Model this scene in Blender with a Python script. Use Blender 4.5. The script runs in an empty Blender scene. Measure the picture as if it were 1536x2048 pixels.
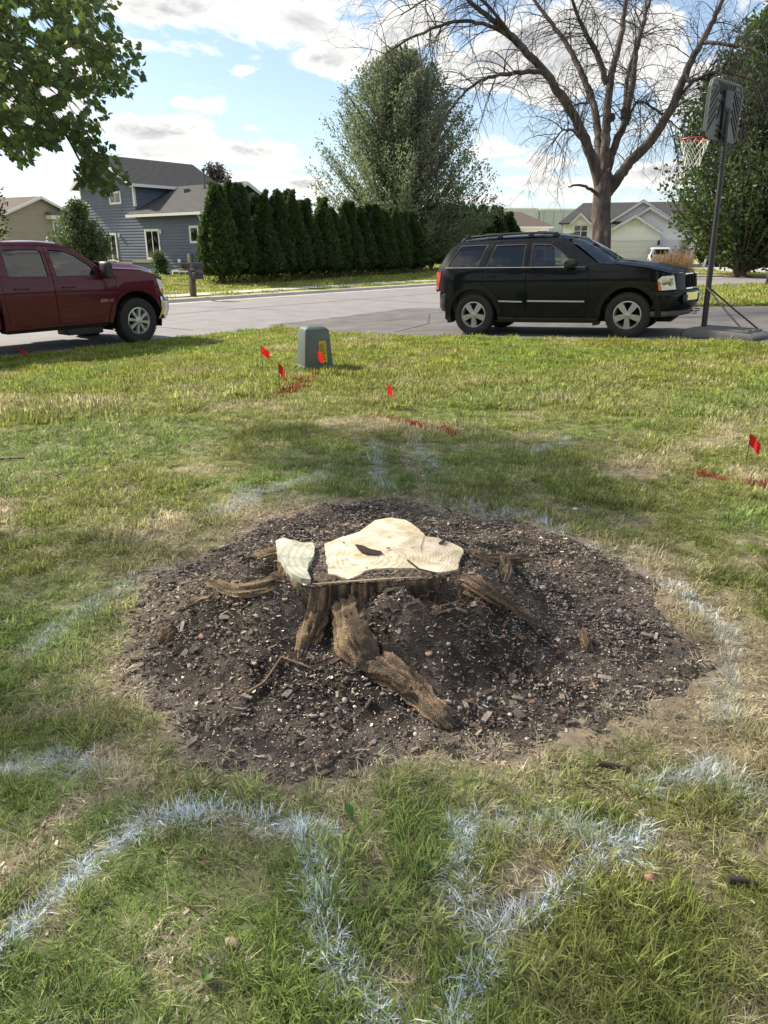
import bpy, bmesh, math, random
import numpy as np
from mathutils import Vector, Matrix, Euler
from mathutils.geometry import delaunay_2d_cdt
R = math.radians
random.seed(7)
rng = np.random.default_rng(11)
SC = bpy.context.scene
COL = SC.collection

# ------------------------------------------------------------------ camera
PITCH = math.atan(524 / 1450)
EYE = 1.5
cam_d = bpy.data.cameras.new('camera')
cam_d.sensor_fit = 'VERTICAL'
cam_d.sensor_height = 36.0
cam_d.sensor_width = 27.0
cam_d.lens = 1450 / 2048 * 36.0
cam_d.clip_start = 0.05
cam_d.clip_end = 3000
cam = bpy.data.objects.new('camera', cam_d)
cam.location = (0, 0, EYE)
cam.rotation_euler = (math.pi / 2 - PITCH, 0, 0)
COL.objects.link(cam)
SC.camera = cam

# ------------------------------------------------------------------ exposure
SC.view_settings.view_transform = 'Standard'
SC.view_settings.look = 'None'
SC.view_settings.exposure = 1.82
SC.view_settings.gamma = 1.0
SC.view_settings.use_curve_mapping = False

# ------------------------------------------------------------------ sun
SUN_EL = R(36)
SUN_DIR = Vector((-0.86, 0.51, 0)).normalized()      # horizontal direction towards the sun
TO_SUN = Vector((SUN_DIR.x * math.cos(SUN_EL), SUN_DIR.y * math.cos(SUN_EL), math.sin(SUN_EL)))
sun_d = bpy.data.lights.new('sun', 'SUN')
sun_d.energy = 2.8
sun_d.angle = R(3.0)
sun_d.color = (1.0, 0.89, 0.72)
sun = bpy.data.objects.new('sun', sun_d)
sun.rotation_euler = TO_SUN.to_track_quat('Z', 'Y').to_euler()
COL.objects.link(sun)

# ------------------------------------------------------------------ world: sky with broken evening cloud
W = bpy.data.worlds.new('World')
SC.world = W
W.use_nodes = True
nt = W.node_tree
nt.nodes.clear()
def N(t, **kw):
    n = nt.nodes.new(t)
    for k, v in kw.items():
        setattr(n, k, v)
    return n
def L(a, b): nt.links.new(a, b)
def M(op, a, b=None, c=None, clamp=False):
    n = N('ShaderNodeMath', operation=op, use_clamp=clamp)
    for i, v in enumerate((a, b, c)):
        if v is None: continue
        if isinstance(v, (int, float)): n.inputs[i].default_value = v
        else: L(v, n.inputs[i])
    return n.outputs[0]
def SMOOTH(x, lo, hi, a=0.0, b=1.0):
    n = N('ShaderNodeMapRange', interpolation_type='SMOOTHSTEP')
    n.inputs[1].default_value = lo; n.inputs[2].default_value = hi
    n.inputs[3].default_value = a; n.inputs[4].default_value = b
    L(x, n.inputs[0])
    return n.outputs[0]
wo = N('ShaderNodeOutputWorld'); bg = N('ShaderNodeBackground')
sky = N('ShaderNodeTexSky', sky_type='NISHITA', sun_disc=False)
sky.sun_elevation = SUN_EL
sky.sun_rotation = math.atan2(SUN_DIR.x, SUN_DIR.y)
sky.altitude = 250; sky.air_density = 1.0; sky.dust_density = 0.6; sky.ozone_density = 1.6
tc = N('ShaderNodeTexCoord')
sep = N('ShaderNodeSeparateXYZ'); L(tc.outputs['Generated'], sep.inputs[0])
dx, dy, dz = sep.outputs
zc = M('ADD', M('MAXIMUM', dz, 0.0), 0.11)
comb = N('ShaderNodeCombineXYZ')
L(M('DIVIDE', dx, zc), comb.inputs[0]); L(M('DIVIDE', dy, zc), comb.inputs[1])
def NOISE(vec, scale, detail, rough, off=(0, 0, 0), lac=2.1, dist=0.0):
    mp = N('ShaderNodeMapping'); mp.inputs['Location'].default_value = off
    L(vec, mp.inputs[0])
    n = N('ShaderNodeTexNoise', noise_dimensions='3D')
    n.inputs['Scale'].default_value = scale; n.inputs['Detail'].default_value = detail
    n.inputs['Roughness'].default_value = rough; n.inputs['Lacunarity'].default_value = lac
    n.inputs['Distortion'].default_value = dist
    L(mp.outputs[0], n.inputs['Vector'])
    return n.outputs['Fac']
# gnomonic coordinates about +Y carry the single clouds that stand over the houses
yc = M('MAXIMUM', dy, 0.05)
gu = M('DIVIDE', dx, yc); gv = M('DIVIDE', dz, yc)
def gno(px, py):
    a = (px - 768) / 1450; u = (1024 - py) / 1450
    c_, s_ = math.cos(PITCH), math.sin(PITCH)
    d = (a, c_ + u * s_, u * c_ - s_)
    return d[0] / d[1], d[2] / d[1]
CL = [  # centre and half sizes of the clouds in view, amount
    (590, 40, 175, 85, 1.0), (640, 115, 90, 45, .9), (340, 15, 170, 42, 1.0), (490, 140, 22, 12, .55),
    (362, 205, 34, 16, .75), (428, 214, 40, 20, .8), (495, 256, 36, 10, .6),
    (300, 255, 150, 40, .95), (340, 305, 150, 26, 1.0), (505, 298, 66, 22, .85), (560, 330, 40, 12, .5),
    (95, 335, 90, 26, .8), (90, 385, 130, 24, .9), (430, 352, 70, 12, .6), (590, 366, 100, 20, .75),
    (1080, 130, 260, 130, 1.0), (1350, 120, 240, 150, .9), (820, 60, 120, 70, .85), (1120, 325, 110, 16, .75), (1010, 300, 60, 14, .5),
    (1060, 365, 130, 16, .7), (1290, 250, 130, 50, .7), (1000, 398, 160, 12, .6), (1330, 345, 130, 20, .6), (60, 140, 200, 120, .5)]
blob = None
for (px, py, hx, hy, am) in CL:
    u0, v0 = gno(px, py); u1, v1 = gno(px + hx, py - hy)
    a = M('DIVIDE', M('SUBTRACT', gu, u0), abs(u1 - u0)); b = M('DIVIDE', M('SUBTRACT', gv, v0), abs(v1 - v0))
    r2 = M('ADD', M('MULTIPLY', a, a), M('MULTIPLY', b, b))
    f = M('MULTIPLY', M('SUBTRACT', 1.15, M('SQRT', r2)), am * 0.62)
    f = M('MAXIMUM', f, -0.34)
    blob = f if blob is None else M('MAXIMUM', blob, f)
ahead = SMOOTH(dy, 0.25, 0.55)                       # elsewhere plain cloud noise, its unseen cover raised to brighten ambient light
P3 = comb.outputs[0]
g3 = N('ShaderNodeCombineXYZ'); L(gu, g3.inputs[0]); L(M('MULTIPLY', gv, 1.9), g3.inputs[1])
n_big = NOISE(P3, 0.55, 3.0, 0.5, (3.1, 1.7, 0.4))
n_mid = NOISE(P3, 1.1, 5.0, 0.62, (1.3, 8.2, 2.2), dist=0.25)
n_gno = NOISE(g3.outputs[0], 7.0, 7.0, 0.60, (4.3, 1.2, 0.7), dist=0.35)
n_gno2 = NOISE(g3.outputs[0], 7.0, 5.0, 0.60, (4.3 + 0.016, 1.2 - 0.030, 0.7), dist=0.35)
far_d = M('ADD', M('MULTIPLY', M('SUBTRACT', n_big, 0.40), 2.4), M('MULTIPLY', M('SUBTRACT', n_mid, 0.5), 1.6))
near_d = M('ADD', blob, M('MULTIPLY', M('SUBTRACT', n_gno, 0.5), 2.9))
near_d2 = M('ADD', blob, M('MULTIPLY', M('SUBTRACT', n_gno2, 0.5), 2.9))
def MIXF(f, a, b): return M('ADD', M('MULTIPLY', a, M('SUBTRACT', 1.0, f)), M('MULTIPLY', b, f))
dens = MIXF(ahead, far_d, near_d)
dens2 = MIXF(ahead, M('SUBTRACT', far_d, 0.02), near_d2)
cover = SMOOTH(dens, 0.03, 0.36)
thick = SMOOTH(dens, 0.16, 0.72)
relief = SMOOTH(M('SUBTRACT', dens, dens2), -0.22, 0.22)
haze = SMOOTH(dz, 0.0, 0.20, 1.0, 0.0)
def RGB(c):
    n = N('ShaderNodeRGB'); n.outputs[0].default_value = (*c, 1); return n.outputs[0]
def MIXC(f, a, b):
    n = N('ShaderNodeMix', data_type='RGBA')
    if isinstance(f, (int, float)): n.inputs[0].default_value = f
    else: L(f, n.inputs[0])
    L(a, n.inputs[6]); L(b, n.inputs[7])
    return n.outputs[2]
SKYC = 0.051
clear = N('ShaderNodeVectorMath', operation='SCALE'); L(sky.outputs[0], clear.inputs[0]); clear.inputs['Scale'].default_value = 1.0
# clouds are expressed in the sky node's own units (background strength SKYC follows)
k = 1 / SKYC
tops = RGB((0.365 * k, 0.353 * k, 0.328 * k)); bellies = RGB((0.16 * k, 0.162 * k, 0.17 * k))
cl_mix = M('MULTIPLY', thick, M('SUBTRACT', 1.0, M('MULTIPLY', relief, 0.60)), clamp=True)
cl_col = MIXC(cl_mix, tops, bellies)
skyt = MIXC(M('ADD', M('MULTIPLY', haze, 0.45), 0.16), clear.outputs[0], RGB((0.24 * k, 0.265 * k, 0.29 * k)))
above = SMOOTH(dz, -0.01, 0.02)
final = MIXC(M('MULTIPLY', M('MULTIPLY', cover, 0.95), above), skyt, cl_col)
L(final, bg.inputs[0]); bg.inputs[1].default_value = SKYC
L(bg.outputs[0], wo.inputs[0])
W.cycles.sampling_method = 'MANUAL'; W.cycles.sample_map_resolution = 256
SC.cycles.max_bounces = 6
SC.cycles.diffuse_bounces = 3
SC.cycles.transparent_max_bounces = 12
SC.cycles.use_denoising = True

# ------------------------------------------------------------------ helpers
FPX = 1450.0; CP, SP = math.cos(PITCH), math.sin(PITCH)
def at_depth(px, py, D):
    """A point of the place seen in the photograph at px, py (1536 x 2048) and D metres along the view axis."""
    u = (1024 - py) / FPX * D
    return Vector(((px - 768) / FPX * D, D * CP + u * SP, EYE + u * CP - D * SP))
def at_ground(px, py, z=0.0):
    u = (1024 - py) / FPX
    D = (z - EYE) / (u * CP - SP)
    return at_depth(px, py, D)
def project(x, y, z):
    z = np.asarray(z) - EYE; D = np.asarray(y) * CP - z * SP; u = np.asarray(y) * SP + z * CP
    return 768 + FPX * np.asarray(x) / D, 1024 - FPX * u / D, D

MATS = {}
def mat(name, col, rough=0.6, metal=0.0, var=0.12, scale=6.0, bump=0.0, bscale=30.0, coat=0.0, spec=0.5, col2=None, stretch=None, detail=5.0, rnd=0.0, trans=0.0, emit=None):
    if name in MATS: return MATS[name]
    m = bpy.data.materials.new(name); m.use_nodes = True
    t = m.node_tree; b = t.nodes['Principled BSDF']; out = t.nodes['Material Output']
    tcn = t.nodes.new('ShaderNodeTexCoord'); mp = t.nodes.new('ShaderNodeMapping')
    t.links.new(tcn.outputs['Object'], mp.inputs[0])
    if stretch: mp.inputs['Scale'].default_value = stretch
    nz = t.nodes.new('ShaderNodeTexNoise'); nz.inputs['Scale'].default_value = scale; nz.inputs['Detail'].default_value = detail; nz.inputs['Roughness'].default_value = 0.6
    t.links.new(mp.outputs[0], nz.inputs['Vector'])
    rp = t.nodes.new('ShaderNodeValToRGB')
    c2 = col2 if col2 else tuple(min(1, c * (1 + var)) for c in col)
    c1 = col if col2 else tuple(c * (1 - var) for c in col)
    rp.color_ramp.elements[0].position = 0.32; rp.color_ramp.elements[1].position = 0.68
    rp.color_ramp.elements[0].color = (*c1, 1); rp.color_ramp.elements[1].color = (*c2, 1)
    t.links.new(nz.outputs['Fac'], rp.inputs[0])
    src = rp.outputs[0]
    if rnd:
        oi = t.nodes.new('ShaderNodeObjectInfo'); mr = t.nodes.new('ShaderNodeMapRange')
        mr.inputs[3].default_value = 1 - rnd; mr.inputs[4].default_value = 1 + rnd
        t.links.new(oi.outputs['Random'], mr.inputs[0])
        sc_ = t.nodes.new('ShaderNodeVectorMath'); sc_.operation = 'SCALE'
        t.links.new(src, sc_.inputs[0]); t.links.new(mr.outputs[0], sc_.inputs['Scale']); src = sc_.outputs[0]
    t.links.new(src, b.inputs['Base Color'])
    b.inputs['Roughness'].default_value = rough; b.inputs['Metallic'].default_value = metal
    b.inputs['Specular IOR Level'].default_value = spec
    if coat: b.inputs['Coat Weight'].default_value = coat; b.inputs['Coat Roughness'].default_value = 0.04
    if bump:
        n2 = t.nodes.new('ShaderNodeTexNoise'); n2.inputs['Scale'].default_value = bscale; n2.inputs['Detail'].default_value = 6
        t.links.new(mp.outputs[0], n2.inputs['Vector'])
        bp = t.nodes.new('ShaderNodeBump'); bp.inputs['Strength'].default_value = min(1, bump); bp.inputs['Distance'].default_value = 0.02 * bump
        t.links.new(n2.outputs['Fac'], bp.inputs['Height']); t.links.new(bp.outputs[0], b.inputs['Normal'])
    if trans:
        tr = t.nodes.new('ShaderNodeBsdfTranslucent'); mx = t.nodes.new('ShaderNodeMixShader'); mx.inputs[0].default_value = trans
        t.links.new(src, tr.inputs[0]); t.links.new(b.outputs[0], mx.inputs[1]); t.links.new(tr.outputs[0], mx.inputs[2]); t.links.new(mx.outputs[0], out.inputs[0])
    MATS[name] = m
    return m
def glass(name, tint, refl=0.12):
    """Sheet glass: tinted see-through with fresnel reflection."""
    if name in MATS: return MATS[name]
    m = bpy.data.materials.new(name); m.use_nodes = True; t = m.node_tree; t.nodes.clear()
    o = t.nodes.new('ShaderNodeOutputMaterial'); a = t.nodes.new('ShaderNodeBsdfTransparent'); g = t.nodes.new('ShaderNodeBsdfGlossy')
    a.inputs[0].default_value = (*tint, 1); g.inputs['Roughness'].default_value = 0.015
    nz = t.nodes.new('ShaderNodeTexNoise'); nz.inputs['Scale'].default_value = 1.4
    bp = t.nodes.new('ShaderNodeBump'); bp.inputs['Strength'].default_value = 0.06; bp.inputs['Distance'].default_value = 0.05
    t.links.new(nz.outputs['Fac'], bp.inputs['Height']); t.links.new(bp.outputs[0], g.inputs['Normal'])
    f = t.nodes.new('ShaderNodeFresnel'); f.inputs[0].default_value = 1.5
    ad = t.nodes.new('ShaderNodeMath'); ad.operation = 'ADD'; ad.use_clamp = True; ad.inputs[1].default_value = refl
    t.links.new(f.outputs[0], ad.inputs[0])
    mx = t.nodes.new('ShaderNodeMixShader'); t.links.new(ad.outputs[0], mx.inputs[0])
    t.links.new(a.outputs[0], mx.inputs[1]); t.links.new(g.outputs[0], mx.inputs[2]); t.links.new(mx.outputs[0], o.inputs[0])
    MATS[name] = m
    return m

def tag(o, label=None, cat=None, group=None, kind=None):
    if label: o['label'] = label
    if cat: o['category'] = cat
    if group: o['group'] = group
    if kind: o['kind'] = kind
    return o
def empty(name, loc=(0, 0, 0), rz=0.0, label=None, cat=None, group=None, rx=0.0, ry=0.0):
    o = bpy.data.objects.new(name, None); o.empty_display_size = 0.2
    o.location = loc; o.rotation_euler = (rx, ry, rz); COL.objects.link(o)
    return tag(o, label, cat, group)
def link(name, me, m=None, parent=None, loc=None, rot=None, scale=None):
    o = bpy.data.objects.new(name, me); COL.objects.link(o)
    if m is not None and not me.materials:
        for q in (m if isinstance(m, (list, tuple)) else [m]): me.materials.append(q)
    if parent is not None: o.parent = parent
    if loc is not None: o.location = loc
    if rot is not None: o.rotation_euler = rot
    if scale is not None: o.scale = scale
    return o
def copy_tree(o, parent=None):
    c = o.copy(); COL.objects.link(c); c.parent = parent
    for ch in list(o.children): copy_tree(ch, c)
    return c

class MB:
    """Collects vertices and faces; build() links them as one mesh object."""
    def __init__(s): s.v = []; s.f = []; s.mi = []
    def add(s, vs, fs, mi=0):
        b = len(s.v); s.v += [tuple(p) for p in vs]; s.f += [tuple(i + b for i in f) for f in fs]; s.mi += [mi] * len(fs); return s
    def box(s, lo, hi, mi=0, M4=None):
        x0, y0, z0 = lo; x1, y1, z1 = hi
        vs = [Vector(p) for p in ((x0,y0,z0),(x1,y0,z0),(x1,y1,z0),(x0,y1,z0),(x0,y0,z1),(x1,y0,z1),(x1,y1,z1),(x0,y1,z1))]
        if M4 is not None: vs = [M4 @ p for p in vs]
        return s.add(vs, [(0,3,2,1),(4,5,6,7),(0,1,5,4),(1,2,6,5),(2,3,7,6),(3,0,4,7)], mi)
    def prism(s, poly, axis, a0, a1, mi=0):
        """poly: 2-D points; axis 'x','y','z' is the extrusion axis."""
        def P(p, a): return {'x': (a, p[0], p[1]), 'y': (p[0], a, p[1]), 'z': (p[0], p[1], a)}[axis]
        n = len(poly)
        fs = [tuple(range(n)), tuple(range(2 * n - 1, n - 1, -1))] + [(i, n + i, n + (i + 1) % n, (i + 1) % n) for i in range(n)]
        return s.add([P(p, a0) for p in poly] + [P(p, a1) for p in poly], fs, mi)
    def tube(s, pts, rad, sides=8, mi=0, caps=True, flat=None):
        pts = [Vector(p) for p in pts]; n = len(pts)
        if isinstance(rad, (int, float)): rad = [rad] * n
        base = len(s.v); up = Vector((0, 0, 1)); prev = None
        for i, p in enumerate(pts):
            d = (pts[min(i + 1, n - 1)] - pts[max(i - 1, 0)])
            d = d.normalized() if d.length > 1e-9 else Vector((0, 0, 1))
            if prev is None:
                a = d.cross(up if abs(d.z) < 0.95 else Vector((1, 0, 0))).normalized()
            else:
                a = (prev - d * prev.dot(d)); a = a.normalized() if a.length > 1e-6 else d.orthogonal().normalized()
            prev = a; b = d.cross(a)
            for k in range(sides):
                t = 2 * math.pi * k / sides
                w = (a * math.cos(t) + b * math.sin(t) * (flat or 1.0)) * rad[i]
                s.v.append(tuple(p + w))
        for i in range(n - 1):
            for k in range(sides):
                k2 = (k + 1) % sides
                s.f.append((base + i*sides + k, base + i*sides + k2, base + (i+1)*sides + k2, base + (i+1)*sides + k)); s.mi.append(mi)
        if caps and sides > 2:
            s.f.append(tuple(base + k for k in reversed(range(sides)))); s.mi.append(mi)
            s.f.append(tuple(base + (n-1)*sides + k for k in range(sides))); s.mi.append(mi)
        return s
    def lathe(s, prof, sides=32, axis='y', mi=0, c=(0, 0, 0)):
        """prof: (r, a) pairs along the axis."""
        base = len(s.v); n = len(prof)
        for (r, a) in prof:
            for k in range(sides):
                t = 2 * math.pi * k / sides; ca, sa = r * math.cos(t), r * math.sin(t)
                p = {'y': (ca, a, sa), 'z': (ca, sa, a), 'x': (a, ca, sa)}[axis]
                s.v.append((p[0] + c[0], p[1] + c[1], p[2] + c[2]))
        for i in range(n - 1):
            for k in range(sides):
                k2 = (k + 1) % sides
                s.f.append((base + i*sides + k, base + (i+1)*sides + k, base + (i+1)*sides + k2, base + i*sides + k2)); s.mi.append(mi)
        return s
    def grid(s, fn, nu, nv, mi=0):
        base = len(s.v)
        for i in range(nu + 1):
            for j in range(nv + 1): s.v.append(tuple(fn(i / nu, j / nv)))
        for i in range(nu):
            for j in range(nv):
                a = base + i * (nv + 1) + j
                s.f.append((a, a + 1, a + nv + 2, a + nv + 1)); s.mi.append(mi)
        return s
    def mesh(s, name, smooth=False, mats=None, angle=None, fix=True):
        me = bpy.data.meshes.new(name); me.from_pydata(s.v, [], s.f)
        if fix:
            bm = bmesh.new(); bm.from_mesh(me); bmesh.ops.recalc_face_normals(bm, faces=bm.faces); bm.to_mesh(me); bm.free()
        if mats:
            for q in mats: me.materials.append(q)
            if len(mats) > 1: me.polygons.foreach_set('material_index', s.mi)
        if smooth:
            me.polygons.foreach_set('use_smooth', [True] * len(me.polygons))
            if angle: me.set_sharp_from_angle(angle=R(angle))
        me.update()
        return me
    def build(s, name, m, parent=None, smooth=False, angle=35, bevel=0.0, fix=True, loc=None, rot=None):
        ms = list(m) if isinstance(m, (list, tuple)) else [m]
        me = s.mesh(name, False, ms, fix=fix)
        if bevel:
            bm = bmesh.new(); bm.from_mesh(me); bmesh.ops.remove_doubles(bm, verts=bm.verts, dist=1e-5)
            es = [e for e in bm.edges if len(e.link_faces) == 2 and e.calc_face_angle(0) > R(28)]
            bmesh.ops.bevel(bm, geom=es, offset=bevel, segments=2, affect='EDGES', profile=0.6, clamp_overlap=True)
            bm.to_mesh(me); bm.free(); smooth = True
        if smooth:
            me.polygons.foreach_set('use_smooth', [True] * len(me.polygons)); me.set_sharp_from_angle(angle=R(angle))
        me.update()
        return link(name, me, None, parent, loc, rot)
def box(name, lo, hi, m, parent=None, bevel=0.0):
    return MB().box(lo, hi).build(name, m, parent, bevel=bevel)
def inpoly(x, y, poly):
    x = np.asarray(x, float); y = np.asarray(y, float); r = np.zeros(x.shape, bool); n = len(poly)
    for i in range(n):
        x0, y0 = poly[i][:2]; x1, y1 = poly[(i + 1) % n][:2]
        if y0 == y1: continue
        cnd = ((y0 > y) != (y1 > y)) & (x < (x1 - x0) * (y - y0) / (y1 - y0) + x0)
        r ^= cnd
    return r
def seg_dist(x, y, pts):
    x = np.asarray(x, float); y = np.asarray(y, float); best = np.full(x.shape, 1e9)
    for (a, b) in zip(pts[:-1], pts[1:]):
        ax, ay, bx, by = a[0], a[1], b[0], b[1]; L2 = (bx-ax)**2 + (by-ay)**2 + 1e-12
        t = np.clip(((x-ax)*(bx-ax) + (y-ay)*(by-ay)) / L2, 0, 1)
        best = np.minimum(best, np.hypot(x - ax - t*(bx-ax), y - ay - t*(by-ay)))
    return best
def sstep(x, a, b):
    t = np.clip((np.asarray(x, float) - a) / (b - a), 0, 1); return t * t * (3 - 2 * t)
_perm = np.random.default_rng(5).random((64, 64))
def vnoise(x, y, s=1.0):
    x = np.asarray(x, float) * s + 137.3; y = np.asarray(y, float) * s + 71.9
    xi = np.floor(x).astype(int); yi = np.floor(y).astype(int); fx = x - xi; fy = y - yi
    fx = fx*fx*(3-2*fx); fy = fy*fy*(3-2*fy)
    g = lambda a, b: _perm[a % 64, b % 64]
    return (g(xi,yi)*(1-fx) + g(xi+1,yi)*fx)*(1-fy) + (g(xi,yi+1)*(1-fx) + g(xi+1,yi+1)*fx)*fy
def fbm(x, y, s=1.0, o=4):
    r = 0; a = 0.5; tot = 0
    for i in range(o):
        r = r + a * vnoise(np.asarray(x) + 17.1*i, np.asarray(y) - 9.3*i, s); tot += a; a *= 0.5; s *= 2.03
    return r / tot
def tri_mesh(name, V, T, mats, uv=None, smooth=False):
    me = bpy.data.meshes.new(name)
    V = np.asarray(V, np.float32); T = np.asarray(T, np.int32); k = T.shape[1]
    me.vertices.add(len(V)); me.vertices.foreach_set('co', V.ravel())
    me.loops.add(T.size); me.loops.foreach_set('vertex_index', T.ravel())
    me.polygons.add(len(T)); me.polygons.foreach_set('loop_start', np.arange(0, T.size, k, dtype=np.int32))
    me.update(calc_edges=True)
    if smooth: me.polygons.foreach_set('use_smooth', np.ones(len(T), bool))
    for q in (mats if isinstance(mats, (list, tuple)) else [mats]): me.materials.append(q)
    me.validate()
    return me

# ------------------------------------------------------------------ terrain
RD = np.array([0.612, 0.791]); RN = np.array([0.791, -0.612])      # road heading, normal towards the camera
FAR_CURB = [(-66.0, -50.5), (-31.7, -6.2), (-7.23, 25.43), (-3.37, 30.4), (2.56, 38.0), (8.5, 43.0), (14.0, 46.5), (20.4, 49.4), (26.2, 52.0), (60.0, 66.0), (140.0, 98.0)]
def offset_line(pts, d):
    """Parallel line d metres to the right of the heading."""
    out = []
    for i, p in enumerate(pts):
        a = np.array(pts[max(i - 1, 0)]); b = np.array(pts[min(i + 1, len(pts) - 1)]); t = (b - a) / np.linalg.norm(b - a)
        out.append((p[0] + t[1] * d, p[1] - t[0] * d))
    return out
ROAD_W = 8.7
NEAR_EDGE = offset_line(FAR_CURB, ROAD_W)
def road_s(x, y):
    """Signed distance from the far kerb line, positive on the camera's side."""
    x = np.asarray(x, float); y = np.asarray(y, float)
    d = seg_dist(x, y, FAR_CURB); poly = FAR_CURB + [(140, -80), (-66, -80)]
    return np.where(inpoly(x, y, poly), d, -d)
DRIVE = [(-2.3, 17.3), (-1.5, 16.1), (-0.6, 15.1), (0.4, 14.35), (1.5, 13.72), (3.4, 12.77), (5.2, 11.9), (7.5, 10.75), (11.0, 9.0), (16.0, 6.6), (19.5, 14.5), (14.0, 18.0), (10.2, 19.5), (8.2, 19.9), (5.0, 20.7), (2.6, 21.6), (1.7, 22.4), (0.2, 23.3), (-0.3, 22.2), (-3.3, 18.3)]
DR_A = np.array([0.895, -0.446]); DR_0 = np.array([1.70, 14.08])
def drive_plane(x, y):
    t = (np.asarray(x) - DR_0[0]) * DR_A[0] + (np.asarray(y) - DR_0[1]) * DR_A[1]
    return np.clip(-0.017 + 0.0326 * t, -0.2, 0.16)
BED_C = (0.07, 3.03); BED_R = (1.21, 1.26)
def bed_r(x, y):
    """1.0 on the ragged rim of the mulch bed."""
    a = np.arctan2(np.asarray(y) - BED_C[1], np.asarray(x) - BED_C[0])
    w = 1 + 0.045 * np.sin(3 * a + 2.6) + 0.035 * np.sin(5 * a + 5.2) + 0.03 * np.sin(9 * a + 0.3)
    return np.hypot((np.asarray(x) - BED_C[0]) / BED_R[0], (np.asarray(y) - BED_C[1]) / BED_R[1]) / w + 0.10 * (fbm(x, y, 5.0, 3) - 0.5)
def terrain(x, y):
    x = np.asarray(x, float); y = np.asarray(y, float)
    s = road_s(x, y); sn = s - ROAD_W
    lawn = -0.2 + 0.2 * sstep(sn, 0, 6.5)
    lumps = 0.035 * (fbm(x, y, 0.9, 3) - 0.5) + 0.02 * (fbm(x, y, 3.5, 2) - 0.5)
    lawn = lawn + lumps * sstep(sn, 0.2, 2.5)
    dd = seg_dist(x, y, DRIVE + [DRIVE[0]]); ins = inpoly(x, y, DRIVE)
    w = np.where(ins, 1.0, 1 - sstep(dd, 0.0, 1.6))
    near = lawn * (1 - w) + (drive_plane(x, y) - 0.004) * w
    near = np.where(ins, drive_plane(x, y) - 0.05 * sstep(dd, 0.0, 0.12), near)
    far = -0.075 + 0.12 * sstep(-s, 0.0, 10) + 0.30 * sstep(-s, 12, 40)
    return np.where(sn >= 0, near, np.where(s > 0, -0.27, far))

# paint lines and bare tracks on the lawn, traced on the ground
def gl(pts): return [tuple(at_ground(px, py)[:2]) for px, py in pts]
WHITE = [(gl(p), w, a) for p, w, a in [
    ([(-60,1940),(0,1890),(60,1840),(110,1790),(160,1740),(230,1680),(290,1640),(380,1625),(470,1625),(560,1650),(650,1665)], .032, 1.0),
    ([(630,1680),(640,1750),(645,1830),(665,1890),(690,1960),(740,2020),(790,2080)], .024, 1.0),
    ([(920,1640),(925,1700),(920,1760),(945,1830),(965,1900),(950,1960),(930,2020),(905,2080)], .030, 1.0),
    ([(970,1880),(1060,1820),(1130,1770),(1180,1720),(1250,1700),(1310,1665)], .032, .95),
    ([(940,1640),(1060,1640),(1130,1650),(1250,1690)], .05, .45),
    ([(1310,1575),(1380,1562),(1440,1545)], .030, .6), ([(1440,1545),(1500,1600),(1580,1600)], .06, .4),
    ([(1440,1440),(1455,1400),(1450,1350),(1465,1290),(1420,1240)], .055, .40), ([(1420,1240),(1340,1170),(1250,1130),(1150,1080),(1080,1040)], .05, .5), ([(1040,1030),(980,1025),(880,1000)], .05, .5),
    ([(-20,1540),(60,1530),(110,1520),(190,1535)], .06, .5), ([(60,1300),(130,1250),(200,1200),(300,1140)], .06, .35), ([(430,1030),(520,980),(640,950)], .08, .35),
    ([(748,880),(757,950),(772,985)], .06, .4), ([(820,880),(865,930)], .08, .35), ([(1060,905),(1140,880)], .09, .35), ([(500,1000),(490,980)], .09, .4)]]
RED = [(gl(p), w, a) for p, w, a in [
    ([(560,792),(590,768),(612,758),(632,742)], .055, 1.0), ([(755,836),(800,842),(850,858)], .055, .9), ([(885,857),(912,872)], .05, 1.0),
    ([(1398,952),(1440,958),(1500,968),(1560,980)], .05, 1.0), ([(375,735),(432,735)], .05, .45)]]
BARE = [(gl(p), w, a) for p, w, a in [
    ([(715,1600),(735,1700),(755,1780),(790,1880),(800,2080)], .05, .95), ([(-60,1790),(60,1690),(130,1630),(260,1540)], .05, .9), ([(-20,1450),(120,1420),(250,1390)], .05, .8),
    ([(785,885),(830,940),(860,985)], .045, .8), ([(1290,1580),(1350,1660),(1390,1720)], .07, .6), ([(1280,1560),(1340,1510),(1430,1480)], .08, .6), ([(930,1480),(1100,1560),(1250,1600)], .06, .7),
    ([(560,985),(600,1000)], .08, .7), ([(1040,960),(1070,1000)], .08, .6), ([(1440,2000),(1500,2080)], .06, .8), ([(360,1880),(430,1960)], .07, .55), ([(590,845),(640,850)], .07, .6), ([(200,1100),(240,1095)], .06, .5)]]
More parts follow.
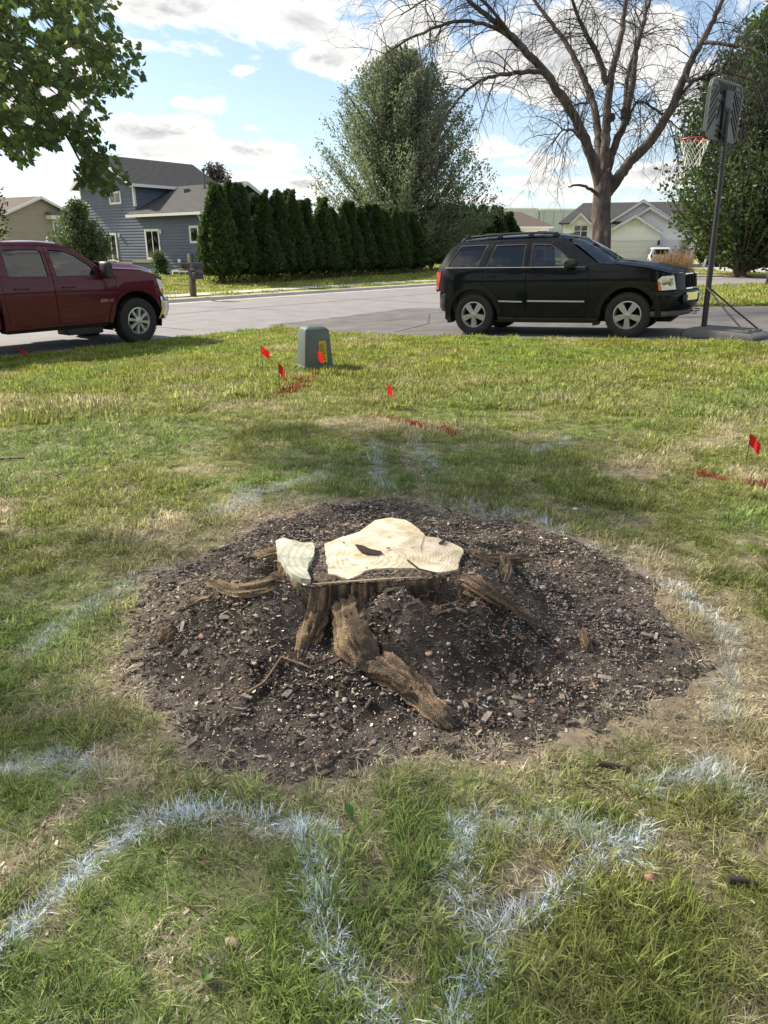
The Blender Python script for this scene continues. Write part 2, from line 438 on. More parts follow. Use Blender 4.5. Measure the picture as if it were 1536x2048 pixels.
def lawn_look(x, y):
    """Colour and density of the grass at a spot: green, straw, white or red marking paint, bare soil."""
    x = np.asarray(x, float); y = np.asarray(y, float)
    n1 = fbm(x, y, 0.8, 4); n2 = fbm(x + 40, y - 13, 2.6, 3); n3 = fbm(x - 21, y + 8, 7.0, 2)
    dist = np.hypot(x - BED_C[0], y - BED_C[1]); br = bed_r(x, y)
    near = 1 - sstep(dist, 2.0, 6.0)
    dry = sstep(n1 * 0.55 + n2 * 0.45, 0.50, 0.68) * (0.50 + 0.45 * near) + 0.24 * (1 - sstep(np.abs(br - 1.08), 0.02, 0.20)) + 0.25 * sstep(n3, 0.55, 0.8) * near
    dry = np.clip(dry + 0.05 + 0.22 * sstep(y, 4.2, 6.0) * (1 - sstep(y, 6.0, 9.0)) * sstep(n2, 0.42, 0.6), 0, 0.95)
    dens = np.clip(1.0 - 0.55 * sstep(n2, 0.56, 0.78) * near - 0.45 * sstep(n3, 0.56, 0.76) * near, 0, 1)
    bare = np.zeros_like(x)
    for p, w, a in BARE:
        d = seg_dist(x, y, p) + 0.05 * (n3 - 0.5); bare = np.maximum(bare, a * (1 - sstep(d, w * 0.4, w * 1.7)))
    dens = dens * (1 - 0.93 * bare) * sstep(br, 0.985, 1.12)
    far_y = sstep(y, 6.0, 11.0)  # far grass gets the brighter yellow-green of sunlit lawn in its colour
    lush = sstep(1 - n1, 0.5, 0.72)
    green = np.stack([0.225 + 0.035 * far_y + 0.045 * (1 - lush), 0.325 + 0.03 * far_y - 0.01 * (1 - lush), 0.080 - 0.020 * far_y], -1)
    straw = np.stack([0.54 + 0.06 * n3, 0.48 + 0.05 * n3, 0.32 + 0.03 * n3], -1)
    c = green * (1 - dry[..., None]) + straw * dry[..., None]
    wp = np.zeros_like(x); rp = np.zeros_like(x)
    for p, w, a in WHITE:
        d = seg_dist(x, y, p) + 0.03 * (n3 - 0.5) + 0.02 * (n2 - .5); wp = np.maximum(wp, a * (1 - sstep(d, w * 0.55, w * 1.2)))
    for p, w, a in RED:
        d = seg_dist(x, y, p) + 0.04 * (n3 - 0.5); rp = np.maximum(rp, a * (1 - sstep(d, w * 0.4, w * 1.3)))
    dens = np.maximum(dens, .95 * (wp > .3) * sstep(br, 1.0, 1.1))
    return c, np.clip(dens, 0, 1), bare, wp, rp
WHITE_C = np.array([0.74, 0.83, 0.92]); RED_C = np.array([0.24, 0.035, 0.022]); SOIL_C = np.array([0.15, 0.12, 0.09])

def attr_mat(name, attr='tint', kind='GEOMETRY', rough=0.9, trans=0.0, isl=0.0, bump=0.0, fine=0.25, fscale=60.0, spec=0.3):
    m = bpy.data.materials.new(name); m.use_nodes = True; t = m.node_tree; b = t.nodes['Principled BSDF']; o = t.nodes['Material Output']
    a = t.nodes.new('ShaderNodeAttribute'); a.attribute_type = kind; a.attribute_name = attr
    src = a.outputs['Color']
    def scaled(src, fac):
        s_ = t.nodes.new('ShaderNodeVectorMath'); s_.operation = 'SCALE'; t.links.new(src, s_.inputs[0]); t.links.new(fac, s_.inputs['Scale']); return s_.outputs[0]
    if isl:
        g = t.nodes.new('ShaderNodeNewGeometry'); mr = t.nodes.new('ShaderNodeMapRange'); mr.inputs[3].default_value = 1 - isl; mr.inputs[4].default_value = 1 + isl
        t.links.new(g.outputs['Random Per Island'], mr.inputs[0]); src = scaled(src, mr.outputs[0])
    if fine:
        tcn = t.nodes.new('ShaderNodeTexCoord'); nz = t.nodes.new('ShaderNodeTexNoise'); nz.inputs['Scale'].default_value = fscale; nz.inputs['Detail'].default_value = 6
        t.links.new(tcn.outputs['Object'], nz.inputs['Vector']); mr = t.nodes.new('ShaderNodeMapRange'); mr.inputs[1].default_value = .3; mr.inputs[2].default_value = .7
        mr.inputs[3].default_value = 1 - fine; mr.inputs[4].default_value = 1 + fine; t.links.new(nz.outputs['Fac'], mr.inputs[0]); src = scaled(src, mr.outputs[0])
        if bump:
            bp = t.nodes.new('ShaderNodeBump'); bp.inputs['Strength'].default_value = bump; bp.inputs['Distance'].default_value = 0.02
            t.links.new(nz.outputs['Fac'], bp.inputs['Height']); t.links.new(bp.outputs[0], b.inputs['Normal'])
    t.links.new(src, b.inputs['Base Color']); b.inputs['Roughness'].default_value = rough; b.inputs['Specular IOR Level'].default_value = spec
    if trans:
        tr = t.nodes.new('ShaderNodeBsdfTranslucent'); mx = t.nodes.new('ShaderNodeMixShader'); mx.inputs[0].default_value = trans
        t.links.new(src, tr.inputs[0]); t.links.new(b.outputs[0], mx.inputs[1]); t.links.new(tr.outputs[0], mx.inputs[2]); t.links.new(mx.outputs[0], o.inputs[0])
    MATS[name] = m
    return m
def sheet(name, xs, ys, zf, m, colf=None, keep=None, smooth=True):
    X, Y = np.meshgrid(xs, ys, indexing='ij'); Z = zf(X, Y); n, k = X.shape
    V = np.stack([X, Y, Z], -1).reshape(-1, 3); i = np.arange(n * k).reshape(n, k)
    T = np.stack([i[:-1, :-1], i[1:, :-1], i[1:, 1:], i[:-1, 1:]], -1).reshape(-1, 4)
    if keep is not None:
        kk = keep(X, Y).reshape(-1); T = T[kk[T].any(1)]
        used = np.unique(T); re = np.full(len(V), -1); re[used] = np.arange(len(used)); T = re[T]; V = V[used]
    me = tri_mesh(name, V, T, m, smooth=smooth)
    if colf is not None:
        c = colf(V[:, 0], V[:, 1], V[:, 2]); ca = me.color_attributes.new('tint', 'FLOAT_COLOR', 'POINT')
        ca.data.foreach_set('color', np.concatenate([c, np.ones((len(c), 1))], 1).astype(np.float32).ravel())
    return link(name, me)
def steps(lo, hi, d0, far_lo, far_hi, growth=1.12):
    a = list(np.arange(lo, hi + 1e-6, d0)); s = d0
    x = a[-1]
    while x < far_hi: s *= growth; x += s; a.append(min(x, far_hi))
    s = d0; x = a[0]; pre = []
    while x > far_lo: s *= growth; x -= s; pre.append(max(x, far_lo))
    return np.array(pre[::-1] + a)
def ground_col(x, y, z):
    c, dens, bare, wp, rp = lawn_look(x, y)
    d = (dens * 0.75)[:, None]
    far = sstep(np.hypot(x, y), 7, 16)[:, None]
    n = fbm(x, y, 9.0, 2)[:, None]
    soil = SOIL_C * (0.7 + 0.9 * n) + np.array([0.06, 0.05, 0.03]) * (fbm(x + 3, y, 4.0, 2)[:, None] > .5)
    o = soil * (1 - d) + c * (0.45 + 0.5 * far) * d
    o = o * (1 - 0.5 * wp[:, None]) + WHITE_C * 0.45 * wp[:, None] * 0.5
    return o * (1 - 0.7 * rp[:, None]) + RED_C * 0.8 * rp[:, None] * 0.7
gx = steps(-5.0, 6.0, 0.07, -420, 600, 1.13); gy = steps(0.2, 12.0, 0.07, -60, 1100, 1.09)
m_lawn = attr_mat('lawn_ground', rough=0.95, bump=0.5, fine=0.35, fscale=14.0)
def lawn_z(x, y):
    br = bed_r(x, y)
    s = road_s(x, y)
    return terrain(x, y) - 0.09 * (1 - sstep(br, 0.72, 0.93)) - 0.35 * (s < ROAD_W) * (s > -9)
lawn = sheet('lawn', gx, gy, lawn_z, m_lawn, ground_col)
tag(lawn, 'sunlit suburban front lawn shaded in the foreground, with dry patches and paint marks', 'lawn', kind='structure')

# ------------------------------------------------------------------ road, kerb, sidewalk, drives
m_road = mat('road_asphalt', (0.20, 0.195, 0.20), 0.85, scale=2.2, var=0.13, bump=0.25, bscale=120)
m_drive = mat('drive_asphalt', (0.105, 0.10, 0.098), 0.85, scale=1.6, var=0.30, bump=0.35, bscale=110)
m_conc = mat('concrete', (0.40, 0.385, 0.36), 0.9, scale=3, var=0.15, bump=0.2, bscale=80)
def ribbon(name, a, b, za, m, n_sub=10, nw=3, crown=0.0):
    mb = MB()
    A = [np.array(p, float) for p in a]; B = [np.array(p, float) for p in b]
    PA, PB = [], []
    for i in range(len(A) - 1):
        for k in range(n_sub):
            t = k / n_sub; PA.append(A[i] * (1-t) + A[i+1] * t); PB.append(B[i] * (1-t) + B[i+1] * t)
    PA.append(A[-1]); PB.append(B[-1])
    rows = []
    for p, q in zip(PA, PB):
        row = []
        for j in range(nw + 1):
            t = j / nw; w = p * (1-t) + q * t; row.append((w[0], w[1], za(w[0], w[1]) + crown * 4 * t * (1-t)))
        rows.append(row)
    n = len(rows); vs = [p for r in rows for p in r]; k = nw + 1
    mb.add(vs, [(i*k+j, i*k+j+1, (i+1)*k+j+1, (i+1)*k+j) for i in range(n-1) for j in range(nw)])
    return mb.build(name, m, smooth=True, angle=60)
road = ribbon('road', offset_line(FAR_CURB, 0.02), offset_line(FAR_CURB, ROAD_W + 0.25), lambda x, y: -0.2, m_road, 12, 6, 0.05)
m_tar = mat('crack_sealant', (.06, .058, .06), .7, var=.3)
def seam(pts, w, parent, zf, name):
    P = [np.array(p, float) for p in pts]; Q = []
    for a, b in zip(P[:-1], P[1:]):
        nseg = max(2, int(np.linalg.norm(b - a) / .35))
        for k_ in range(nseg):
            t = k_ / nseg; q = a * (1 - t) + b * t; d = (b - a) / np.linalg.norm(b - a); Q.append(q + np.array([-d[1], d[0]]) * .16 * (float(fbm(q[0], q[1], 1.3, 3)) - .5))
    mb_ = MB()
    for i, q in enumerate(Q):
        d = Q[min(i + 1, len(Q) - 1)] - Q[max(i - 1, 0)]; d = d / np.linalg.norm(d); n_ = np.array([-d[1], d[0]]) * w * (.6 + .8 * float(fbm(q[0] * 3, q[1], 2, 2)))
        for sg in (-1, 1): p_ = q + n_ * sg; mb_.v.append((p_[0], p_[1], zf(p_[0], p_[1])))
    mb_.f = [(2*i, 2*i+1, 2*i+3, 2*i+2) for i in range(len(Q) - 1)]; mb_.mi = [0] * len(mb_.f)
    return mb_.build(name, m_tar, parent)
def road_z(x, y): t = min(1, max(0, float(road_s(x, y)) / (ROAD_W + .25))); return -.2 + .05 * 4 * t * (1 - t) + .006
mid_ = offset_line(FAR_CURB, 4.2); seam([mid_[1], mid_[2], mid_[3], mid_[4], mid_[5]], .022, road, road_z, 'crack_seal')
for s0, a0_, a1_ in ((-6.0, .5, 8.2), (-1.0, .6, 6.0), (4.5, .5, 8.4), (11.0, 1.0, 7.0)):
    c0 = np.array(FAR_CURB[2]) + RD * s0; seam([c0 + RN * a0_, c0 + RN * a1_ + RD * .8], .018, road, road_z, 'crack_seal')
tag(road, 'grey asphalt residential street curving off behind the parked cars', 'road', kind='structure')
def kerb(name, line, w, label):
    mb = MB(); P = []
    for i in range(len(line) - 1):
        for k in range(14):
            t = k / 14; P.append((line[i][0]*(1-t) + line[i+1][0]*t, line[i][1]*(1-t) + line[i+1][1]*t))
    P.append(line[-1]); prof = [(0.42, -0.198), (0.10, -0.172), (0.02, -0.075), (-0.14, -0.068), (-0.16, -0.3)]
    rows = [offset_line(P, d) for d, z in prof]; n = len(P)
    vs = [(rows[j][i][0], rows[j][i][1], prof[j][1]) for i in range(n) for j in range(len(prof))]; k = len(prof)
    mb.add(vs, [(i*k+j, i*k+j+1, (i+1)*k+j+1, (i+1)*k+j) for i in range(n-1) for j in range(k-1)])
    return tag(mb.build(name, m_conc, smooth=True, angle=40), label, 'kerb', kind='structure')
kerb('kerb', FAR_CURB, 0.4, 'pale concrete kerb along the far side of the street')
fv = ribbon('far_verge', offset_line(FAR_CURB, -.15), offset_line(FAR_CURB, -13.0), lambda x, y: float(terrain(x, y)), m_lawn, 14, 14)
ca = fv.data.color_attributes.new('tint', 'FLOAT_COLOR', 'POINT'); vv = np.array([v.co[:] for v in fv.data.vertices]); ca.data.foreach_set('color', np.concatenate([ground_col(vv[:, 0], vv[:, 1], vv[:, 2]), np.ones((len(vv), 1))], 1).astype(np.float32).ravel())
tag(fv, 'grass verge along the far side of the street', 'verge', kind='structure')
SIDE = [(-33.5, -4.5), (-8.35, 27.0), (-4.4, 32.6), (1.2, 40.2), (7.4, 46.0), (13.0, 50.2), (19.4, 53.4), (25.0, 56.2), (58.6, 70.0), (130.0, 98.0)]
sw = ribbon('sidewalk', SIDE, offset_line(SIDE, 1.15), lambda x, y: float(terrain(x, y)) + 0.03, m_conc, 12, 2)
tag(sw, 'concrete sidewalk between the verge and the hedge', 'sidewalk', kind='structure')
# our own asphalt drive
dd_ = DRIVE
vs2 = [Vector(p) for p in dd_]
gx_ = [Vector((x, y)) for x in np.arange(-3.5, 20, 0.5) for y in np.arange(6.5, 24, 0.5) if inpoly(np.array([x]), np.array([y]), dd_)[0] and seg_dist(np.array([x]), np.array([y]), dd_ + [dd_[0]])[0] > 0.15]
# a slightly broken edge
edge = []
for i in range(len(dd_)):
    a = Vector(dd_[i]); b = Vector(dd_[(i + 1) % len(dd_)]); nseg = max(1, int((b - a).length / 0.25))
    for k_ in range(nseg):
        p = a.lerp(b, k_ / nseg); j = 0.05 * (float(fbm(p.x * 3, p.y * 3, 2.0, 2)) - 0.5) * 2
        t = (b - a).normalized(); edge.append(Vector((p.x - t.y * j, p.y + t.x * j)))
pts = edge + gx_
co, ed, fa, *_ = delaunay_2d_cdt(pts, [(i, (i + 1) % len(edge)) for i in range(len(edge))], [], 1, 1e-5)
mb = MB(); mb.add([(p.x, p.y, float(drive_plane(p.x, p.y))) for p in co], [tuple(f) for f in fa])
dr = mb.build('driveway', m_drive, smooth=True, angle=60)
for v in dr.data.vertices:
    s_ = float(road_s(v.co.x, v.co.y)) - ROAD_W
    if s_ < 0.3: v.co.z = max(v.co.z, -0.197 + 0.012)
seam([(-1.8, 17.6), (0.6, 18.6), (3.0, 18.2), (6.5, 17.4)], .02, dr, lambda x, y: float(drive_plane(x, y)) + .006, 'crack_seal'); seam([(.2, 15.2), (1.0, 17.0), (1.3, 20.5)], .016, dr, lambda x, y: float(drive_plane(x, y)) + .006, 'crack_seal')
tag(dr, 'dark patched asphalt driveway under the parked sport utility vehicle', 'driveway', kind='structure')
# far concrete drive up to the white house
fd = ribbon('far_driveway', [(26.3, 54.6), (24.5, 60.0), (22.0, 73.5)], [(38.5, 60.3), (36.0, 66.0), (32.0, 75.5)], lambda x, y: float(terrain(x, y)) + 0.035, m_conc, 8, 4)
tag(fd, 'pale concrete driveway in front of the white house', 'driveway', kind='structure')

# ------------------------------------------------------------------ scatter helper (for stuff)
_SC = {}
def scatter_tree(coll):
    ng = bpy.data.node_groups.new('scatter_' + coll.name, 'GeometryNodeTree')
    ng.interface.new_socket('Geometry', in_out='INPUT', socket_type='NodeSocketGeometry'); ng.interface.new_socket('Geometry', in_out='OUTPUT', socket_type='NodeSocketGeometry')
    gi = ng.nodes.new('NodeGroupInput'); go = ng.nodes.new('NodeGroupOutput')
    ci = ng.nodes.new('GeometryNodeCollectionInfo'); ci.inputs['Collection'].default_value = coll
    ci.inputs['Separate Children'].default_value = True; ci.inputs['Reset Children'].default_value = True
    ip = ng.nodes.new('GeometryNodeInstanceOnPoints'); ip.inputs['Pick Instance'].default_value = True
    def attr(n, t):
        a = ng.nodes.new('GeometryNodeInputNamedAttribute'); a.data_type = t; a.inputs['Name'].default_value = n
        return [s for s in a.outputs if s.enabled and s.name == 'Attribute'][0]
    er = ng.nodes.new('FunctionNodeEulerToRotation'); ng.links.new(attr('rot', 'FLOAT_VECTOR'), er.inputs[0])
    ng.links.new(gi.outputs[0], ip.inputs['Points']); ng.links.new(ci.outputs[0], ip.inputs['Instance'])
    ng.links.new(attr('idx', 'INT'), ip.inputs['Instance Index']); ng.links.new(er.outputs[0], ip.inputs['Rotation'])
    ng.links.new(attr('scl', 'FLOAT_VECTOR'), ip.inputs['Scale']); ng.links.new(ip.outputs[0], go.inputs[0])
    return ng
def scatter(name, P, rot, scl, idx, tint, protos, label, cat):
    coll = bpy.data.collections.new('protos_' + name)
    for i, me in enumerate(protos):
        o = bpy.data.objects.new('%s_piece_%02d' % (name, i), me); coll.objects.link(o)
    me = bpy.data.meshes.new(name); P = np.asarray(P, np.float32); n = len(P)
    me.vertices.add(n); me.vertices.foreach_set('co', P.ravel())
    scl = np.asarray(scl, np.float32)
    if scl.ndim == 1: scl = np.repeat(scl[:, None], 3, 1)
    for nm, ty, ar in (('rot', 'FLOAT_VECTOR', rot), ('scl', 'FLOAT_VECTOR', scl), ('idx', 'INT', idx)):
        a = me.attributes.new(nm, ty, 'POINT'); ar = np.ascontiguousarray(ar, np.int32 if ty == 'INT' else np.float32)
        a.data.foreach_set('value' if ty == 'INT' else 'vector', ar.ravel())
    a = me.attributes.new('tint', 'FLOAT_COLOR', 'POINT'); a.data.foreach_set('color', np.concatenate([tint, np.ones((n, 1))], 1).astype(np.float32).ravel())
    o = link(name, me); md = o.modifiers.new('scatter', 'NODES'); md.node_group = scatter_tree(coll)
    return tag(o, label, cat, kind='stuff')

# ------------------------------------------------------------------ mulch bed round the stump
CUT_Z = 0.30
def cutp(pts, z=CUT_Z): return [tuple(at_ground(500 + x / 3.2, 1020 + y / 3.2, z)[:2]) for x, y in pts]
OUTLINE = cutp([(165,215),(172,250),(180,290),(195,325),(215,360),(240,395),(270,425),(330,458),(400,478),(500,468),(620,458),(800,445),(950,438),(1090,432),(1180,420),(1250,405),(1340,380),(1345,330),(1368,270),(1350,235),(1200,178),(1120,165),(1060,105),(1000,65),(900,50),(800,65),(735,115),(660,148),(580,175),(430,200),(300,215),(215,195)])
OC = (sum(p[0] for p in OUTLINE) / len(OUTLINE), sum(p[1] for p in OUTLINE) / len(OUTLINE))
HOLES = [(at_ground(862, 1258, .1), .12, .17), (at_ground(915, 1248, .12), .08, .09), (at_ground(560, 1235, .05), .11, .06), (at_ground(650, 1260, .05), .07, .05), (at_ground(1165, 1475, .02), .10, .03), (at_ground(728, 1338, .05), .11, .06), (at_ground(772, 1366, .05), .11, .055), (at_ground(820, 1400, .04), .08, .03)]
def bed_z(x, y):
    br = bed_r(x, y); d = np.hypot((x - OC[0]) / 1.0, (y - OC[1]) / .85)
    an = np.arctan2(y - OC[1], x - OC[0]); fa_ = np.exp(-(((an + 1.80 + np.pi) % (2 * np.pi) - np.pi) / .38) ** 2)
    h = 0.015 + 0.275 * (1 - sstep(d, 0.40, 0.98)) * (1 - .54 * fa_) - 0.06 * sstep(br, 0.92, 1.12)
    h = h + 0.040 * (fbm(x, y, 4.5, 3) - 0.5) + 0.022 * (fbm(x + 9, y, 19, 2) - 0.5) + 0.012 * (fbm(x, y + 5, 55, 2) - 0.5)
    for c, r, dep in HOLES:
        h = h - dep * (1 - sstep(np.hypot(x - c.x, (y - c.y) * 1.2), r * .25, r))
    h = np.where(inpoly(x, y, OUTLINE), np.minimum(h, .2), np.minimum(h, .275))
    return terrain(x, y) + h
def bed_col(x, y, z):
    n = fbm(x, y, 6.0, 3)[:, None]; k = fbm(x + 5, y + 2, 30.0, 2)[:, None]
    dark = np.array([0.032, 0.028, 0.025]); br = np.array([0.105, 0.088, 0.074]); gr = np.array([0.30, 0.25, 0.20])
    c = dark * (1 - sstep(n, .35, .65)) + br * sstep(n, .35, .65)
    return c * (0.6 + 0.8 * k) + gr * 0.5 * sstep(bed_r(x, y), .8, 1.1)[:, None]
m_bed = attr_mat('mulch_soil', rough=1.0, bump=0.8, fine=0.45, fscale=160.0, spec=0.15)
bx = np.arange(-1.5, 1.68, 0.0125); by = np.arange(1.45, 4.62, 0.0125)
bed = sheet('mulch_bed', bx, by, bed_z, m_bed, bed_col, keep=lambda X, Y: bed_r(X, Y) < 1.13)
tag(bed, 'round raised bed of dark mulch and soil around the stump', 'mulch bed', kind='structure')

# ------------------------------------------------------------------ the stump
def bark_mat(name, c1, c2, c3, sc=14, stretch=(1, 1, .25), bump=1.0):
    m = bpy.data.materials.new(name); m.use_nodes = True; t = m.node_tree; b = t.nodes['Principled BSDF']
    tcn = t.nodes.new('ShaderNodeTexCoord'); mp = t.nodes.new('ShaderNodeMapping'); mp.inputs['Scale'].default_value = stretch; t.links.new(tcn.outputs['Object'], mp.inputs[0])
    a = t.nodes.new('ShaderNodeTexNoise'); a.inputs['Scale'].default_value = sc; a.inputs['Detail'].default_value = 8; a.inputs['Roughness'].default_value = .68; t.links.new(mp.outputs[0], a.inputs['Vector'])
    v = t.nodes.new('ShaderNodeTexNoise'); v.inputs['Scale'].default_value = sc * .22; v.inputs['Detail'].default_value = 4; t.links.new(tcn.outputs['Object'], v.inputs['Vector'])
    r = t.nodes.new('ShaderNodeValToRGB'); e = r.color_ramp.elements; e[0].position = .30; e[0].color = (*c1, 1); e[1].position = .72; e[1].color = (*c3, 1); k_ = e.new(.5); k_.color = (*c2, 1)
    t.links.new(a.outputs['Fac'], r.inputs[0])
    mr = t.nodes.new('ShaderNodeMapRange'); mr.inputs[1].default_value = .35; mr.inputs[2].default_value = .65; mr.inputs[3].default_value = .62; mr.inputs[4].default_value = 1.25; t.links.new(v.outputs['Fac'], mr.inputs[0])
    s_ = t.nodes.new('ShaderNodeVectorMath'); s_.operation = 'SCALE'; t.links.new(r.outputs[0], s_.inputs[0]); t.links.new(mr.outputs[0], s_.inputs['Scale']); t.links.new(s_.outputs[0], b.inputs['Base Color'])
    bp = t.nodes.new('ShaderNodeBump'); bp.inputs['Strength'].default_value = bump; bp.inputs['Distance'].default_value = .02; t.links.new(a.outputs['Fac'], bp.inputs['Height']); t.links.new(bp.outputs[0], b.inputs['Normal'])
    b.inputs['Roughness'].default_value = .95; b.inputs['Specular IOR Level'].default_value = .2
    MATS[name] = m
    return m
m_sbark = bark_mat('stump_bark', (.055, .040, .028), (.17, .118, .075), (.30, .22, .14), 30, (1, 1, .3))
m_root = bark_mat('root_bark', (.05, .036, .025), (.19, .135, .085), (.40, .30, .19), 85, (1, 1, 1))
m_rattr = attr_mat('root_bark_fibrous', rough=.95, bump=.9, fine=.35, fscale=170.0, spec=.15)
m_dirt = mat('dirty_kerf', (.05, .038, .03), 1.0, col2=(.17, .135, .105), scale=60, bump=.8, bscale=140)
def cut_mat(name, pale, mid, line, centre, rings):
    m = bpy.data.materials.new(name); m.use_nodes = True; t = m.node_tree; b = t.nodes['Principled BSDF']
    tcn = t.nodes.new('ShaderNodeTexCoord'); mp = t.nodes.new('ShaderNodeMapping'); mp.inputs['Location'].default_value = (-centre[0], -centre[1], 0); t.links.new(tcn.outputs['Object'], mp.inputs[0])
    def noise(sc, det=4, vec=None):
        n = t.nodes.new('ShaderNodeTexNoise'); n.inputs['Scale'].default_value = sc; n.inputs['Detail'].default_value = det; t.links.new(vec or mp.outputs[0], n.inputs['Vector']); return n
    def math_(op, a, c):
        q = t.nodes.new('ShaderNodeMath'); q.operation = op
        for i, v in enumerate((a, c)):
            if isinstance(v, (int, float)): q.inputs[i].default_value = v
            else: t.links.new(v, q.inputs[i])
        return q.outputs[0]
    ln = t.nodes.new('ShaderNodeVectorMath'); ln.operation = 'LENGTH'; t.links.new(mp.outputs[0], ln.inputs[0])
    d = math_('ADD', ln.outputs['Value'], math_('MULTIPLY', noise(5.5, 3).outputs['Fac'], 0.075))
    d = math_('ADD', d, math_('MULTIPLY', noise(40, 2).outputs['Fac'], 0.006))
    sn = math_('SINE', math_('MULTIPLY', d, rings), 0)
    r = t.nodes.new('ShaderNodeValToRGB'); e = r.color_ramp.elements; e[0].position = .0; e[0].color = (*line, 1); e[1].position = .35; e[1].color = (*pale, 1)
    t.links.new(math_('MULTIPLY', math_('ADD', sn, 1.0), .5), r.inputs[0])
    big = noise(6, 5); r2 = t.nodes.new('ShaderNodeValToRGB'); r2.color_ramp.elements[0].position = .35; r2.color_ramp.elements[1].position = .65; r2.color_ramp.elements[0].color = (*mid, 1); r2.color_ramp.elements[1].color = (1, 1, 1, 1)
    t.links.new(big.outputs['Fac'], r2.inputs[0])
    mx = t.nodes.new('ShaderNodeMix'); mx.data_type = 'RGBA'; mx.blend_type = 'MULTIPLY'; mx.inputs[0].default_value = 1; t.links.new(r.outputs[0], mx.inputs[6]); t.links.new(r2.outputs[0], mx.inputs[7])
    # saw dirt and drying checks
    st = t.nodes.new('ShaderNodeMapping'); st.inputs['Scale'].default_value = (2.2, 5, 1); st.inputs['Rotation'].default_value = (0, 0, .25); t.links.new(tcn.outputs['Object'], st.inputs[0])
    n3 = noise(7, 7, st.outputs[0]); r3 = t.nodes.new('ShaderNodeValToRGB'); r3.color_ramp.elements[0].position = .26; r3.color_ramp.elements[0].color = (.22, .20, .17, 1); r3.color_ramp.elements[1].position = .40; r3.color_ramp.elements[1].color = (1, 1, 1, 1); t.links.new(n3.outputs['Fac'], r3.inputs[0])
    m2 = t.nodes.new('ShaderNodeMix'); m2.data_type = 'RGBA'; m2.blend_type = 'MULTIPLY'; m2.inputs[0].default_value = .6; n5 = noise(16, 8); r5 = t.nodes.new('ShaderNodeValToRGB'); r5.color_ramp.elements[0].position = .36; r5.color_ramp.elements[0].color = (.50, .47, .41, 1); r5.color_ramp.elements[1].position = .56; r5.color_ramp.elements[1].color = (1, 1, 1, 1); t.links.new(n5.outputs['Fac'], r5.inputs[0]); m5 = t.nodes.new('ShaderNodeMix'); m5.data_type = 'RGBA'; m5.blend_type = 'MULTIPLY'; m5.inputs[0].default_value = .55; t.links.new(mx.outputs[2], m5.inputs[6]); t.links.new(r5.outputs[0], m5.inputs[7]); mx = m5; t.links.new(mx.outputs[2], m2.inputs[6]); t.links.new(r3.outputs[0], m2.inputs[7])
    t.links.new(m2.outputs[2], b.inputs['Base Color']); b.inputs['Roughness'].default_value = .8; b.inputs['Specular IOR Level'].default_value = .25
    bp = t.nodes.new('ShaderNodeBump'); bp.inputs['Strength'].default_value = .5; bp.inputs['Distance'].default_value = .004; t.links.new(n3.outputs['Fac'], bp.inputs['Height']); t.links.new(bp.outputs[0], b.inputs['Normal'])
    return m
pith = at_ground(722, 1115, CUT_Z)
m_cut = cut_mat('fresh_cut_wood', (.80, .73, .59), (.86, .80, .70), (.60, .51, .38), (pith.x - OC[0], pith.y - OC[1]), 620)
m_cut2 = cut_mat('weathered_cut_wood', (.66, .65, .57), (.66, .70, .60), (.50, .50, .42), (pith.x - OC[0], pith.y - OC[1]), 300)
stump = empty('tree_stump', (OC[0], OC[1], 0), 0, 'freshly cut pale tree stump with flaring brown roots in the mulch bed', 'tree stump')
def resample(poly, n):
    P = [np.array(p) for p in poly]; L_ = [0]
    for i in range(len(P)): L_.append(L_[-1] + np.linalg.norm(P[(i + 1) % len(P)] - P[i]))
    out = []
    for k in range(n):
        s_ = L_[-1] * k / n; i = max(j for j in range(len(P)) if L_[j] <= s_ + 1e-9); t = (s_ - L_[i]) / (L_[i + 1] - L_[i]); out.append(P[i] * (1 - t) + P[(i + 1) % len(P)] * t)
    return out
NB = 420; ring0 = resample(OUTLINE, NB)
lobes = [(at_ground(708, 1240, .16), .17, .22), (at_ground(618, 1250, .13), .15, .20), (at_ground(500, 1185, .14), .20, .20), (at_ground(985, 1180, .14), .22, .16), (at_ground(1000, 1120, .15), .20, .18), (at_ground(470, 1110, .15), .2, .2), (at_ground(880, 1035, .15), .2, .2), (at_ground(640, 1060, .15), .2, .2)]
mb = MB(); rows = []
zs = [0.288, 0.28, 0.265, 0.25, 0.23, 0.21, 0.19, 0.17, 0.15, 0.13, 0.11, 0.085, 0.06, 0.03, 0.0, -0.06]
for kz, z in enumerate(zs):
    t = (zs[0] - z) / .30; row = []
    for i, p in enumerate(ring0):
        nrm = p - np.array(OC); nl = np.linalg.norm(nrm); nrm = nrm / nl
        f = 0.03
        for c, w, a in lobes:
            cd = np.array([c.x, c.y]) - np.array(OC); cd = cd / np.linalg.norm(cd); ang = math.acos(max(-1, min(1, float(nrm @ cd)))); f += a * math.exp(-(ang / w) ** 2 * .7)
        a_ = math.atan2(nrm[1], nrm[0]); f2 = 0.040 * (float(fbm(a_ * 9, z * 1.5, 2.2, 3)) - .36) + 0.022 * (float(fbm(a_ * 40, z * 6, 1.5, 3)) - .36)
        q = p + nrm * (f * (t ** 1.7) + f2 * min(1, t * 6))
        row.append((q[0] - OC[0], q[1] - OC[1], z + (0.008 * (float(fbm(a_ * 6, 1, 3, 2)) - .5) if kz == 0 else 0)))
    rows.append(row)
vs = [p for r in rows for p in r]
fs = [(k * NB + i, (k + 1) * NB + i, (k + 1) * NB + (i + 1) % NB, k * NB + (i + 1) % NB) for k in range(len(zs) - 1) for i in range(NB)]
mb.add(vs, fs); body = mb.build('trunk_base', m_rattr if 'm_rattr' in globals() else m_sbark, stump, smooth=True, angle=70)
